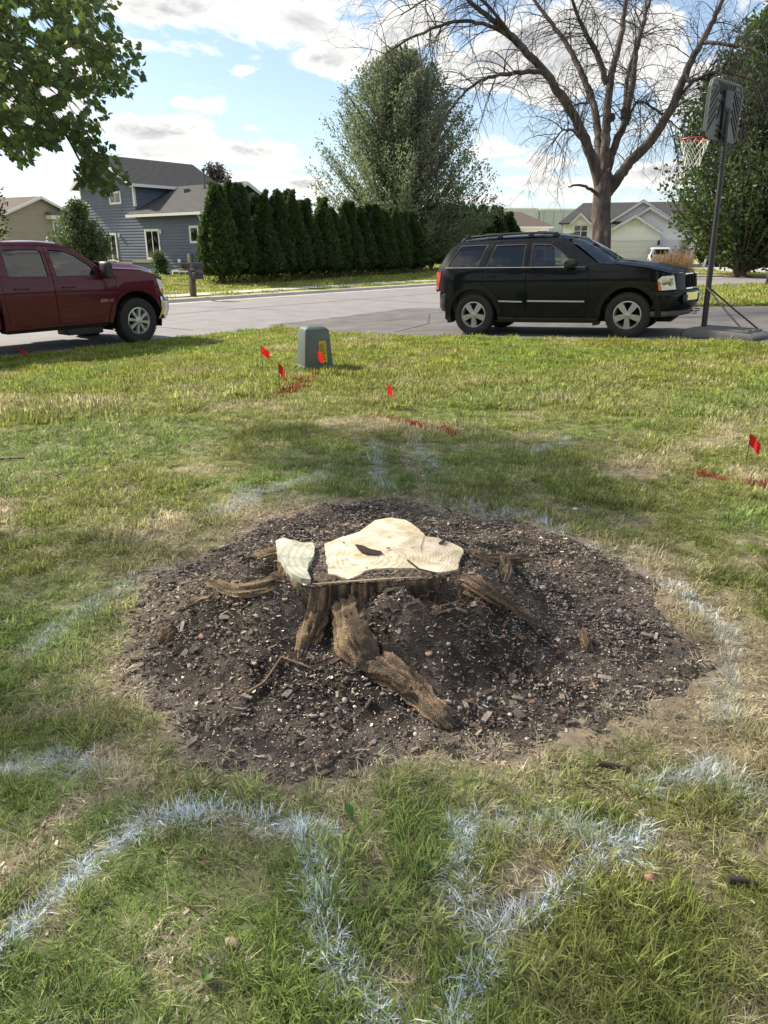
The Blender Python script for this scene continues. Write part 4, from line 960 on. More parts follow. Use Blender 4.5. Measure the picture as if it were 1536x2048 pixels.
# ------------------------------------------------------------------ vehicles
m_tyre = mat('tyre_rubber', (.022, .022, .023), .85, scale=20, var=.2, bump=.3, bscale=90)
m_black = mat('black_plastic', (.022, .023, .026), .55, scale=12, var=.15)
m_dark = mat('dark_void', (.008, .008, .009), .95)
m_chrome = mat('chrome', (.72, .72, .72), .12, 1.0, var=.04)
m_satin = mat('satin_alloy', (.50, .51, .515), .30, .6, var=.06)
m_gold = mat('champagne_alloy', (.44, .45, .455), .32, .55, var=.06)
def paint(name, col, rough=.28):
    return mat(name, col, .5, 0.0, var=.06, scale=90, coat=.55, spec=.12)
m_jeep = mat('dark_green_paint', (.0035, .005, .008), .5, 0.0, var=.06, scale=90, coat=.36, spec=.10); m_jflare = mat('flare_gloss', (.006, .007, .0095), .45, coat=.25, spec=.2); m_strip = mat('strip_silver', (.50, .51, .52), .35, .25, var=.04)
m_truck = paint('maroon_paint', (.075, .004, .016))
m_gdark = glass('tinted_glass', (.035, .04, .042), .05); m_gclear = glass('clear_car_glass', (.42, .46, .46), .05); m_gmid = glass('truck_glass', (.10, .11, .12), .06)
m_seat = mat('seat_leather', (.33, .29, .22), .7); m_lens = mat('lamp_lens', (.74, .75, .76), .12, coat=1, spec=.8); m_amber = mat('amber_lens', (.62, .16, .02), .15, coat=1); m_red = mat('red_lens', (.30, .008, .012), .15, coat=1)
def sq(t): return math.copysign(abs(t) ** .5, t)
def arc(cx, cz, r, a0, a1, n): return [(cx + r * math.cos(R(a0 + (a1 - a0) * i / n)), cz + r * math.sin(R(a0 + (a1 - a0) * i / n))) for i in range(n + 1)]
def densify(poly, d):
    out = []
    for i in range(len(poly)):
        a, b = poly[i], poly[(i + 1) % len(poly)]; n = max(1, int(math.hypot(b[0]-a[0], b[1]-a[1]) / d))
        out += [(a[0] + (b[0]-a[0]) * k / n, a[1] + (b[1]-a[1]) * k / n) for k in range(n)]
    return out
def grow(poly, d):
    """Offset a simple polygon outward by d (inward when negative)."""
    n = len(poly); A = sum(poly[i][0]*poly[(i+1)%n][1] - poly[(i+1)%n][0]*poly[i][1] for i in range(n)); sg = 1 if A > 0 else -1; out = []
    for i in range(n):
        p0, p1, p2 = Vector(poly[i-1]), Vector(poly[i]), Vector(poly[(i+1) % n]); e1 = (p1 - p0).normalized(); e2 = (p2 - p1).normalized()
        n1 = Vector((e1.y, -e1.x)) * sg; n2 = Vector((e2.y, -e2.x)) * sg; b = (n1 + n2); b = b / max(.35, (1 + n1.dot(n2)))
        out.append((p1.x + b.x * d, p1.y + b.y * d))
    return out
def panel(name, poly, holes, wf, m, parent, side, off=0.0, depth=.03, grid=.07, lip=True):
    """A pressed panel: 2-D outline in (x, z) wrapped on the half-width function wf, edges turned inwards."""
    P = densify(poly, .06); loops = [P] + [densify(h, .05) for h in holes]; pts = []; edges = []
    for lp in loops:
        b = len(pts); pts += [Vector(p) for p in lp]; edges += [(b + i, b + (i + 1) % len(lp)) for i in range(len(lp))]
    xs = [p[0] for p in P]; zs_ = [p[1] for p in P]; cand = [(x, z) for x in np.arange(min(xs), max(xs), grid) for z in np.arange(min(zs_), max(zs_), grid)]
    if cand:
        cx = np.array([c[0] for c in cand]); cz = np.array([c[1] for c in cand]); ok = inpoly(cx, cz, P)
        for h in loops[1:]: ok &= ~inpoly(cx, cz, h)
        for lp in loops: ok &= seg_dist(cx, cz, lp + [lp[0]]) > grid * .45
        pts += [Vector((a, b)) for a, b in zip(cx[ok], cz[ok])]
    co, ed, fa, *_ = delaunay_2d_cdt(pts, edges, [], 0, 1e-5)
    cen = np.array([[(sum(co[i].x for i in f) / len(f)), (sum(co[i].y for i in f) / len(f))] for f in fa]); ok = inpoly(cen[:, 0], cen[:, 1], P)
    for h in loops[1:]: ok &= ~inpoly(cen[:, 0], cen[:, 1], h)
    F = [tuple(f) for f, k in zip(fa, ok) if k]
    V = [(p.x, side * (wf(p.x, p.y) + off), p.y) for p in co]
    if lip:
        cnt = {}
        for f in F:
            for i in range(len(f)):
                e = (f[i], f[(i + 1) % len(f)]); cnt[tuple(sorted(e))] = cnt.get(tuple(sorted(e)), 0) + 1
        bd = [e for e, c in cnt.items() if c == 1]; mp = {}
        for e in bd:
            for v in e:
                if v not in mp: mp[v] = len(V); V.append((V[v][0], V[v][1] - side * depth, V[v][2]))
        F += [(e[0], e[1], mp[e[1]], mp[e[0]]) for e in bd]
    b = MB(); b.add(V, F)
    return b.build(name, m, parent, smooth=True, angle=40)
def wheel(parent, x, y, r, w, rim_r, style, m_rim, side, steer=0.0):
    """wheel > tyre, rim, hub cap; side -1 faces the right of the vehicle."""
    h = MB(); h.lathe([(0.0, .0), (.03, .0), (.034, -.01), (.034, -.03)], 20, 'y'); wo_ = h.build('wheel', m_rim, parent, smooth=True)
    wo_.location = (x, y, r); wo_.rotation_euler = (0, 0, steer if side < 0 else math.pi + steer)
    # local: outer face towards -y
    t = MB(); t.lathe([(rim_r, .5*w*-.80), (rim_r + .012, -.46*w), (rim_r + (r-rim_r)*.45, -.54*w), (r - .022, -.50*w), (r - .004, -.42*w), (r, -.30*w), (r, .30*w), (r - .004, .42*w), (r - .022, .5*w), (rim_r + .02, .5*w), (rim_r, .4*w)], 56, 'y')
    # tread blocks
    for k in range(44):
        a = 2 * math.pi * k / 44
        for (y0, y1, sh) in ((-.47, -.22, 0), (-.18, .18, .5), (.22, .47, 0)):
            a2 = a + sh * 2 * math.pi / 44; Mx = Matrix.Rotation(-a2, 4, 'Y')
            t.box((r - .012, y0 * w, -.014 * r / .37), (r + .006, y1 * w, .014 * r / .37), 0, Mx)
    t.build('tyre', m_tyre, wo_, smooth=True, angle=30, fix=False)
    rm = MB(); yo = -.44 * w
    rm.lathe([(rim_r + .004, yo - .006), (rim_r - .012, yo - .012), (rim_r - .022, yo + .004), (rim_r - .03, yo + .05), (rim_r - .035, .35*w)], 48, 'y')
    rm.lathe([(rim_r - .034, yo + .13), (.02, yo + .13)], 40, 'y', 1)                        # dark backing: brake
    n = {'five': 5, 'eight': 8}[style]
    for k in range(n):
        a = 2 * math.pi * k / n + (.3 if style == 'five' else .2); Mx = Matrix.Rotation(a, 4, 'Y'); Ro = rim_r - .02
        if style == 'five':
            w0, w1 = .034, .062; vs_ = [(.035, yo - .004, -w0), (.035, yo - .004, w0), (Ro, yo + .004, w1 * .85), (Ro, yo + .004, -w1 * .85), (.035, yo + .045, -w0), (.035, yo + .045, w0), (Ro, yo + .05, w1), (Ro, yo + .05, -w1)]
            # a raised rib each side of the spoke
            rm.add([Mx @ Vector(v) for v in vs_], [(0,1,2,3), (4,7,6,5), (0,4,5,1), (1,5,6,2), (2,6,7,3), (3,7,4,0)])
            rm.box((.06, yo - .010, -.004), (Ro - .03, yo, .004), 0, Mx)
        else:
            w0, w1 = .024, .040; vs_ = [(.05, yo - .006, -w0*.8), (.05, yo - .006, w0*.8), (Ro, yo - .002, w1*.75), (Ro, yo - .002, -w1*.75), (.05, yo + .045, -w0), (.05, yo + .045, w0), (Ro, yo + .05, w1), (Ro, yo + .05, -w1)]
            rm.add([Mx @ Vector(v) for v in vs_], [(0,1,2,3), (4,7,6,5), (0,4,5,1), (1,5,6,2), (2,6,7,3), (3,7,4,0)])
    rm.lathe([(.0, yo - .02), (.03, yo - .02), (.05 if style == 'five' else .075, yo - .008), (.056 if style == 'five' else .085, yo + .04)], 24, 'y')
    for k in range(5 if style == 'five' else 8):
        a = 2 * math.pi * k / (5 if style == 'five' else 8); rr = .045 if style == 'five' else .062
        rm.lathe([(.0, yo - .022), (.008, yo - .022), (.009, yo + .0)], 8, 'y', 0, (rr * math.cos(a), 0, rr * math.sin(a)))
    rm.build('rim', [m_rim, m_dark], wo_, smooth=True, angle=35)
    return wo_
def cross(fn_edge, nu, nv, name, m, parent, fix=True, smooth=True):
    b = MB(); b.grid(fn_edge, nu, nv); return b.build(name, m, parent, smooth=smooth, angle=50)
def lerp_prof(prof, t):
    n = len(prof) - 1; i = min(int(t * n), n - 1); f = t * n - i; return tuple(a * (1 - f) + b * f for a, b in zip(prof[i], prof[i + 1]))
def text_part(body, size, m, parent, loc, rot, name='lettering', depth=.003, align='CENTER'):
    c = bpy.data.curves.new(name, 'FONT'); c.body = body; c.size = size; c.extrude = depth; c.align_x = align; c.align_y = 'CENTER'
    tmp = bpy.data.objects.new('tmp_text', c); COL.objects.link(tmp); bpy.context.view_layer.update()
    me = bpy.data.meshes.new_from_object(tmp.evaluated_get(bpy.context.evaluated_depsgraph_get())); bpy.data.objects.remove(tmp); bpy.data.curves.remove(c)
    me.name = name; me.materials.clear(); me.materials.append(m)
    return link(name, me, None, parent, loc, rot)
def well(parent, cx, cz, r, w_out, w_in):
    for s_ in (-1, 1):
        b = MB(); A = arc(cx, cz, r, -15, 195, 22); n = len(A)
        b.add([(x, s_ * w_out, z) for x, z in A] + [(x, s_ * w_in, z) for x, z in A], [(i, i + 1, n + i + 1, n + i) for i in range(n - 1)]); b.add([(x, s_ * w_in, z) for x, z in A], [tuple(range(n))])
        b.build('wheel_well', m_dark, parent)

# ---- sport utility vehicle on the drive (x forward, y left, origin midway between the axles)
A_ = at_depth(947, 670, 13.76); B_ = at_depth(1250, 675, 12.57)
hd = math.atan2(B_.y - A_.y, B_.x - A_.x); pitch_up = math.atan2(B_.z - A_.z, math.hypot(B_.x - A_.x, B_.y - A_.y))
fwd = Vector((math.cos(hd), math.sin(hd), 0)); lft = Vector((-math.sin(hd), math.cos(hd), 0))
jc = (A_ + B_) / 2 + lft * .92
jeep = empty('sport_utility_vehicle', (jc.x, jc.y, float(drive_plane(jc.x, jc.y)) + .002), hd, 'black-green sport utility vehicle with roof rails parked on the driveway', 'car', ry=-pitch_up)
def jw(x, z):
    w = .925 - .02 * max(0, (.55 - z)) * 2
    if z > 1.16: w = .915 - (z - 1.16) * .42 - max(0, z - 1.55) * .5
    elif z > .95: w = .925 - .010 * (z - .95) / .21
    if x > 1.75: w -= .30 * ((x - 1.75) / .6) ** 2.2
    if x < -1.85: w -= .22 * ((-1.85 - x) / .4) ** 2
    return w
arR = arc(-1.39, .375, .455, 188, 0, 16); arF = arc(1.39, .375, .455, 180, -4, 16)
outer = [(-1.95, .42)] + arR + [(-.90, .30), (.90, .28)] + arF + [(1.87, .44), (1.86, .76), (1.83, .95), (1.90, 1.01), (2.09, 1.015), (1.90, 1.065), (1.61, 1.135), (1.18, 1.195), (.86, 1.215), (.55, 1.43), (.27, 1.63), (.02, 1.685), (-.4, 1.705), (-1.1, 1.70), (-1.76, 1.665), (-1.90, 1.56), (-2.12, 1.25), (-2.20, 1.14), (-2.21, .80), (-1.97, .78)]
fdoor = [(-.395, .33), (.66, .33), (.70, .75), (.69, 1.165), (.62, 1.195), (.17, 1.56), (-.03, 1.615), (-.40, 1.635)]
rdoor = [(-.92, .52), (-.80, .36), (-.415, .33), (-.42, 1.635), (-1.06, 1.63), (-1.22, 1.20), (-1.24, .86), (-1.08, .74)]
fw_ = [(-.33, 1.195), (-.335, 1.575), (-.03, 1.555), (.16, 1.445), (.33, 1.30), (.45, 1.195)]
rw_ = [(-1.145, 1.21), (-1.02, 1.575), (-.485, 1.575), (-.485, 1.195)]
qw_ = [(-1.93, 1.235), (-1.70, 1.585), (-1.20, 1.590), (-1.34, 1.225)]
for s_ in (-1, 1):
    panel('body_side', outer, [grow(fdoor, .005), grow(rdoor, .005), qw_], jw, m_jeep, jeep, s_)
    for nm, dpoly, wpoly, gm, hx in (('front_door', fdoor, fw_, m_gclear, -.20), ('rear_door', rdoor, rw_, m_gdark, -1.06)):
        d = panel(nm, dpoly, [wpoly], jw, m_jeep, jeep, s_)
        panel('window_pane', grow(wpoly, .012), [], jw, gm, d, s_, -.014, lip=False)
        panel('window_frame', grow(wpoly, .014), [wpoly], jw, m_black, d, s_, .002, .02)
        h = MB(); hz = 1.05
        h.tube([(hx - .09, s_ * (jw(hx, hz) + .002), hz), (hx - .07, s_ * (jw(hx, hz) + .028), hz + .004), (hx + .06, s_ * (jw(hx, hz) + .028), hz + .004), (hx + .085, s_ * (jw(hx, hz) + .002), hz)], .014, 8, flat=.7); h.build('door_handle', m_jeep, d, smooth=True)
        x0, x1 = (min(p[0] for p in dpoly) + .03, max(p[0] for p in dpoly) - .04); x0 = max(x0, -.93)
        mo = MB(); mo.prism([(x0, .62 - .02), (x1, .605 - .02), (x1, .605 + .022), (x0, .62 + .022)], 'y', s_ * (jw(0, .62) - .01), s_ * (jw(0, .62) + .018)); mo.build('side_moulding', [m_jflare], d, bevel=.006)
        mo = MB(); mo.prism([(x0 + .005, .615 - .012), (x1 - .005, .60 - .010), (x1 - .005, .60 + .014), (x0 + .005, .615 + .013)], 'y', s_ * (jw(0, .62) + .012), s_ * (jw(0, .62) + .021)); mo.build('moulding_strip', m_strip, d)
    panel('quarter_pane', grow(qw_, .012), [], jw, m_gdark, jeep, s_, -.014, lip=False)
    panel('quarter_frame', grow(qw_, .014), [qw_], jw, m_black, jeep, s_, .002, .02)
    # bright belt strip
    b = MB(); XS = np.linspace(-1.97, .62, 28); b.tube([(x, s_ * (jw(x, 1.18) + .004), 1.215 - .040 * (x + 1.97) / 2.6) for x in XS], .0085, 6, flat=.6); b.build('belt_trim', m_strip, jeep, smooth=True)
    for nm, (ax, lo, hi, rr) in {'front_flare': (1.39, -2, 178, .46), 'rear_flare': (-1.39, 2, 184, .46)}.items():
        ring = arc(ax, .375, rr, lo, hi, 18) + arc(ax, .375, rr + .085, hi, lo, 18)
        panel(nm, ring, [], jw, m_jflare, jeep, s_, .022, .05)
    sl_ = MB(); sl_.prism([(-.93, .24), (.88, .235), (.90, .315), (-.92, .335)], 'y', s_ * .70, s_ * .935); sl_.build('sill', m_jflare, jeep, bevel=.012)
    mf = MB(); mf.prism([(-1.93, .22), (-1.86, .22), (-1.86, .46), (-1.95, .50)], 'y', s_ * .66, s_ * .90); mf.build('mud_flap', m_black, jeep, bevel=.008)
    mf = MB(); mf.prism([(.80, .19), (.90, .20), (.90, .34), (.84, .34)], 'y', s_ * .66, s_ * .90); mf.build('mud_flap', m_black, jeep, bevel=.008)
    # mirror
    mm = MB(); mm.grid(lambda u, v: (.36 + .20 * (v - .5) * (1 - .25 * math.sin(math.pi * u)) + .05 * u, s_ * (.93 + .19 * u), 1.235 + .085 * math.sin(2 * math.pi * v) * (1 - .12 * u)) if False else
            ((.40 + .09 * math.cos(2*math.pi*v) * (1 - .5 * u ** 6) - .05 * u), s_ * (.90 + .22 * u), 1.235 + .082 * math.sin(2*math.pi*v) * (1 - .35 * u ** 5)), 6, 16)
    mm.f.append(tuple(range(6*17, 7*17))); mm.mi.append(0); mi_ = mm.build('door_mirror', m_black, jeep, smooth=True, angle=60)
    mg = MB(); mg.box((.302, s_ * .93 if s_ > 0 else -1.10, 1.175), (.309, s_ * 1.10 if s_ > 0 else -.93, 1.295)); mg.build('mirror_glass', m_chrome, mi_)
    # lamps
    hl = [(1.835, .945), (1.905, 1.003), (2.085, 1.012), (2.135, .78), (1.865, .765)]
    panel('headlamp', grow(hl, -.004), [], jw, m_lens, jeep, s_, .012, .06)
    for hx_, hz_, hr_ in ((1.945, .905, .052), (2.045, .90, .058)):
        panel('lamp_bowl', arc(hx_, hz_, hr_, 0, 345, 18), [], jw, m_chrome, jeep, s_, .0135, .004)
    panel('turn_signal', [(1.838, .925), (1.885, .90), (1.915, .772), (1.868, .768)], [], jw, m_amber, jeep, s_, .020, .02)
    panel('tail_lamp', [(-2.205, 1.14), (-2.06, 1.145), (-2.10, 1.0), (-2.13, .83), (-2.205, .83)], [], jw, m_red, jeep, s_, .008, .05)
    # roof rail
    rr_ = MB(); rr_.tube([(-1.72, s_ * .60, 1.70), (-1.60, s_ * .605, 1.745), (-1.0, s_ * .61, 1.775), (-.4, s_ * .61, 1.775), (.0, s_ * .60, 1.75), (.10, s_ * .59, 1.715)], [.018, .02, .018, .018, .018, .016], 8)
    ra = rr_.build('roof_rail', m_black, jeep, smooth=True)
    for fx in (-1.62, -1.0, -.42, .02):
        ft = MB(); ft.box((fx - .05, s_ * .61 - .022, 1.70), (fx + .05, s_ * .61 + .022, 1.772)); ft.build('rail_foot', m_black, ra, bevel=.01)
for xx in (-1.30, -.30):
    cb = MB(); cb.tube([(xx, -.6, 1.79), (xx, 0, 1.80), (xx, .6, 1.79)], .018, 8, flat=.6); cb.build('cross_bar', m_black, jeep, smooth=True)
# upper surfaces
edge_h = [(.86, 1.215), (1.18, 1.197), (1.61, 1.137), (1.90, 1.067), (2.09, 1.016)]
def hood(u, v):
    x, z = lerp_prof(edge_h, u); s_ = 2 * v - 1; w = jw(x, z) - .012; k = 1 - s_ * s_
    return (x + (.22 * u + .30 * (1 - u) * (1 - u)) * k, s_ * w, z + .012 + .055 * k ** .7 * (1 - .25 * u) + .016 * math.exp(-((abs(s_) - .45) / .10) ** 2) * (1 - u * .5))
cross(hood, 16, 24, 'hood', m_jeep, jeep)
def wsh(u, v):
    s_ = 2 * v - 1; k = 1 - s_ * s_; x0, z0 = .86 + .28 * k, 1.225 + .05 * k; x1, z1 = .28 + .13 * k, 1.635 + .055 * k
    w = (jw(.86, 1.215) - .02) * (1 - u) + (jw(.27, 1.63) - .03) * u; return (x0 * (1-u) + x1 * u, s_ * w, z0 * (1-u) + z1 * u + .02 * math.sin(math.pi * u))
cross(wsh, 8, 16, 'windscreen', m_gclear, jeep)
def roof(u, v):
    s_ = 2 * v - 1; k = 1 - s_ * s_; prof = [(.28, 1.635), (.02, 1.69), (-.4, 1.71), (-1.1, 1.705), (-1.76, 1.668)]; x, z = lerp_prof(prof, u)
    return (x + .13 * k * (1 - u) - .06 * k * u, s_ * (jw(x, z - .008) - .004), z + .055 * k ** .6)
cross(roof, 16, 16, 'roof', m_jeep, jeep)
tailp = [(-1.76, 1.668), (-1.91, 1.56), (-2.13, 1.25), (-2.21, 1.12), (-2.22, .78)]
def tailg(u, v):
    s_ = 2 * v - 1; k = 1 - s_ * s_; x, z = lerp_prof(tailp, u); return (x - .07 * k, s_ * (jw(x, z) - .006), z + .05 * k * (1 - u) ** 4)
tg = cross(tailg, 14, 14, 'tailgate', m_jeep, jeep)
def tglass(u, v):
    s_ = 1.5 * v - .75; k = 1 - s_ * s_; x, z = lerp_prof(tailp[:4], .2 + .5 * u); return (x - .075 * k - .012, s_ * .86 * (jw(x, z)), z + .012)
cross(tglass, 6, 8, 'rear_window', m_gdark, tg)
def bump_sweep(name, prof, m, rear=False, wid=.935, nose=.33, parent=None, pw=2.6):
    """Wrap-round bumper: prof is a list of (protrusion, z)."""
    sg = -1 if rear else 1; x0 = 2.43 if not rear else 2.29
    def fn(u, v):
        s_ = 2 * u - 1; p, z = lerp_prof(prof, v); ax = abs(s_) ** pw
        return (sg * (x0 + p - nose * ax - (.22 if abs(s_) > .985 else 0)), s_ * (wid + p * .3), z)
    b = MB(); b.grid(fn, 40, 10); return b.build(name, m, parent or jeep, smooth=True, angle=50)
fb = bump_sweep('front_bumper', [(-.30, .775), (-.03, .765), (.0, .73), (.0, .56), (-.03, .47), (-.09, .43), (-.35, .42)], m_jeep, nose=.42)
bump_sweep('front_valance', [(-.30, .46), (-.12, .45), (-.07, .40), (-.10, .34), (-.40, .325)], mat('grey_valance', (.10, .10, .10), .6), nose=.40)
b = MB(); b.grid(lambda u, v: (2.435 - .42 * abs(1.36 * u - .68) ** 2.6 + .006, (1.36 * u - .68) * .935, .60 + .125 * v), 20, 3); b.build('bumper_chrome', m_chrome, fb, smooth=True)
for s_ in (-1, 1):
    f = MB(); f.lathe([(.0, .03), (.045, .02), (.055, .0), (.055, -.03)], 20, 'x', 0, (2.29, s_ * .70, .62)); f.build('fog_lamp', [m_lens], fb, smooth=True)
    f = MB(); f.lathe([(.056, .035), (.075, .03), (.08, -.03)], 20, 'x', 0, (2.28, s_ * .70, .62)); f.build('fog_bezel', m_black, fb, smooth=True)
    hk = MB(); hk.tube([(2.35, s_ * .32, .41), (2.44, s_ * .32, .40), (2.45, s_ * .32, .37), (2.38, s_ * .32, .36)], .010, 6); hk.build('tow_hook', m_black, fb)
rb = bump_sweep('rear_bumper', [(-.18, .79), (-.02, .785), (.0, .74), (.0, .50), (-.04, .42), (-.25, .39)], m_jeep, rear=True, nose=.34, pw=3.0)
# nose panel, grille with seven slots, plate
def nose_f(u, v):
    s_ = 2 * u - 1; k = 1 - s_ * s_; return (2.085 + .225 * k - .0 + .035 * (1 - v), s_ * .735, .765 + (.262 + .035 * k) * v)
nf = cross(nose_f, 24, 6, 'nose_panel', m_jeep, jeep)
g = MB(); g.grid(lambda u, v: (2.095 + .225 * (1 - (1.0 * u - .5) ** 2 * 4 * .42) + .02 + .035 * (1 - v) - .02, (u - .5) * .93, .775 + .255 * v), 16, 4); gr = g.build('grille', m_chrome, jeep, smooth=True)
for k in range(7):
    yk = (k - 3) * .125; xk = 2.105 + .225 * (1 - (yk / .93) ** 2 * 4 * .42) + .012
    sl_ = MB(); sl_.prism([(yk - .040, .80), (yk + .040, .80), (yk + .043, .995), (yk + .025, 1.015), (yk - .025, 1.015), (yk - .043, .995)], 'x', xk - .04, xk + .014)
    for q, v in enumerate(sl_.v): sl_.v[q] = (v[0] - (v[2] - .775) / .255 * .035 + .032, v[1], v[2])
    sl_.build('grille_slot', m_dark, gr)
pl = box('number_plate', (2.447, -.17, .545), (2.456, .14, .70), mat('plate_white', (.66, .68, .70), .5), jeep)
pt = MB(); pt.box((2.4565, -.165, .66), (2.4575, .135, .695)); pt.build('plate_band', mat('plate_blue', (.10, .22, .38), .5), pl)
# interior and underside
b = MB(); b.box((-1.95, -.78, .44), (1.10, .78, .56)); b.build('cabin_floor', m_dark, jeep)
for s_ in (-1, 1):
    inner = [(-2.0, .5), (.80, .5), (.80, 1.17), (-2.0, 1.17)]; panel('door_liner', inner, [], lambda x, z: .80, m_black, jeep, s_, lip=False, grid=.4)
    for sx, nm in ((-.12, 'front_seat'), (-1.02, 'rear_seat')):
        st = MB(); st.prism([(sx - .25, .60), (sx + .30, .66), (sx + .32, .78), (sx - .10, .78), (sx - .32, 1.28), (sx - .36, 1.33), (sx - .44, 1.31), (sx - .40, 1.05)], 'y', s_ * .14, s_ * .64); so = st.build(nm, m_seat, jeep, bevel=.04)
        hd_ = MB(); hd_.prism([(sx - .36, 1.34), (sx - .33, 1.46), (sx - .40, 1.50), (sx - .46, 1.47), (sx - .45, 1.34)], 'y', s_ * .27, s_ * .52); hd_.build('headrest', m_seat, so, bevel=.03)
b = MB(); b.prism([(.60, .60), (1.05, .60), (1.10, 1.20), (.85, 1.24), (.62, 1.12)], 'y', -.76, .76); b.build('dashboard', m_black, jeep, bevel=.04)
b = MB(); b.lathe([(.18, -.012), (.192, 0), (.18, .012), (.168, 0), (.18, -.012)], 24, 'x'); sw_ = b.build('steering_wheel', m_black, jeep, smooth=True); sw_.location = (.50, .38, 1.12); sw_.rotation_euler = (0, R(-25), 0)
b = MB(); b.box((-2.10, -.62, .24), (2.10, .62, .43)); b.build('underbody', m_dark, jeep, bevel=.05)
well(jeep, 1.39, .375, .465, .90, .60); well(jeep, -1.39, .375, .465, .90, .60)
for s_ in (-1, 1):
    for wx in (-1.39, 1.39): wheel(jeep, wx, s_ * .815, .372, .245, .232, 'five', m_gold, s_)
# wiper and washer details
wp_ = MB(); wp_.tube([(1.10, -.35, 1.285), (1.02, -.10, 1.345), (.93, .25, 1.405)], .008, 6); wp_.build('wiper', m_black, jeep)

# ---- pickup truck at the kerb (x forward, origin under the front axle)
th = R(52); tp = at_depth(283, 685, 14.0); fwd = Vector((math.cos(th), math.sin(th), 0)); lft = Vector((-math.sin(th), math.cos(th), 0))
tc_ = tp + lft * 1.0
truck = empty('pickup_truck', (tc_.x, tc_.y, -.188), th, 'dark red crew cab pickup truck parked at the edge of the street', 'truck')
def tw(x, z):
    w = 1.0 - .03 * max(0, .7 - z)
    if z > 1.22: w = .985 - (z - 1.22) * .36 - max(0, z - 1.68) * .6
    elif z > 1.0: w = 1.0 - .015 * (z - 1.0) / .22
    if x > .35: w -= .12 * ((x - .35) / .4) ** 2
    return w
aF = arc(0, .42, .545, 176, 4, 18)
touter = [(-2.53, .42), (-.56, .44)] + aF + [(.58, .62), (.60, .82), (.66, .86), (.665, 1.14), (.62, 1.195), (.48, 1.255), (.15, 1.325), (-.30, 1.350), (-.52, 1.36), (-.64, 1.40), (-1.03, 1.70), (-1.28, 1.785), (-1.6, 1.815), (-2.30, 1.81), (-2.48, 1.76), (-2.54, 1.40)]
tfd = [(-1.575, .47), (-.54, .47), (-.47, .60), (-.40, .90), (-.38, 1.25), (-.66, 1.29), (-.70, 1.38), (-1.07, 1.655), (-1.30, 1.735), (-1.585, 1.76)]
trd = [(-2.44, .47), (-1.59, .47), (-1.60, 1.76), (-2.30, 1.755), (-2.42, 1.70), (-2.47, 1.30), (-2.46, .9)]
tfw = [(-1.50, 1.265), (-1.515, 1.69), (-1.28, 1.68), (-1.07, 1.60), (-.83, 1.43), (-.76, 1.30), (-.77, 1.265)]
trw = [(-2.33, 1.275), (-2.31, 1.66), (-2.25, 1.69), (-1.72, 1.70), (-1.66, 1.67), (-1.655, 1.265)]
for s_ in (-1, 1):
    panel('body_side', touter, [grow(tfd, .006), grow(trd, .006)], tw, m_truck, truck, s_)
    for nm, dpoly, wpoly, hx in (('front_door', tfd, tfw, -1.33), ('rear_door', trd, trw, -2.17)):
        d = panel(nm, dpoly, [wpoly], tw, m_truck, truck, s_)
        panel('window_pane', grow(wpoly, .012), [], tw, m_gmid, d, s_, -.014, lip=False); panel('window_frame', grow(wpoly, .014), [wpoly], tw, m_black, d, s_, .002, .02)
        h = MB(); hz = 1.075; h.tube([(hx - .12, s_ * (tw(hx, hz) + .002), hz), (hx - .10, s_ * (tw(hx, hz) + .035), hz + .004), (hx + .09, s_ * (tw(hx, hz) + .035), hz + .006), (hx + .12, s_ * (tw(hx, hz) + .002), hz)], .017, 8, flat=.7); h.build('door_handle', m_truck, d, smooth=True)
    fl = arc(0, .42, .55, 0, 180, 20) + arc(0, .42, .615, 180, 0, 20); panel('wheel_arch_lip', fl, [], tw, m_truck, truck, s_, .018, .04)
    # bed
    bedp = [(-4.95, .55), (-4.42, .52)] + arc(-3.78, .42, .52, 172, 8, 14) + [(-3.1, .46), (-2.60, .46), (-2.60, 1.30), (-4.95, 1.30)]
    panel('bed_side', bedp, [], lambda x, z: tw(0, z) + .004, m_truck, truck, s_)
    # mirror
    mm = MB(); mm.grid(lambda u, v: (-.63 + .075 * sq(math.cos(2*math.pi*v)) * (1 - .25 * u ** 6), s_ * (1.02 + .20 * u), 1.355 + .145 * sq(math.sin(2*math.pi*v)) * (1 - .15 * u ** 6)), 6, 16); mm.f.append(tuple(range(6*17, 7*17))); mm.mi.append(0); mi_ = mm.build('door_mirror', m_black, truck, smooth=True, angle=60)
    ar_ = MB(); ar_.tube([(-.66, s_ * .93, 1.27), (-.64, s_ * 1.06, 1.27)], .03, 8); ar_.build('mirror_arm', m_black, mi_)
    # lamp and bumper corner
    panel('headlamp', [(.50, 1.17), (.655, 1.13), (.66, .90), (.60, .88), (.55, 1.0)], [], tw, m_lens, truck, s_, .006, .05)
    panel('turn_signal', [(.60, .99), (.655, .98), (.66, .89), (.605, .885)], [], tw, m_amber, truck, s_, .012, .02)
    rk = MB(); rk.prism([(-2.50, .36), (-.62, .37), (-.58, .445), (-2.52, .43)], 'y', s_ * .72, s_ * .965); rk.build('rocker', m_dark, truck, bevel=.015)
    rw2 = text_part('2500 HD', .075, m_chrome, truck, (-.62, s_ * (tw(-.6, .82) + .004), .82), (R(90), 0, 0 if s_ < 0 else math.pi), 'badge', .003)
    rw3 = text_part('4X4', .05, m_chrome, truck, (-.45, s_ * (tw(-.4, 1.19) + .006), 1.24), (R(90), 0, 0 if s_ < 0 else math.pi), 'badge', .003)
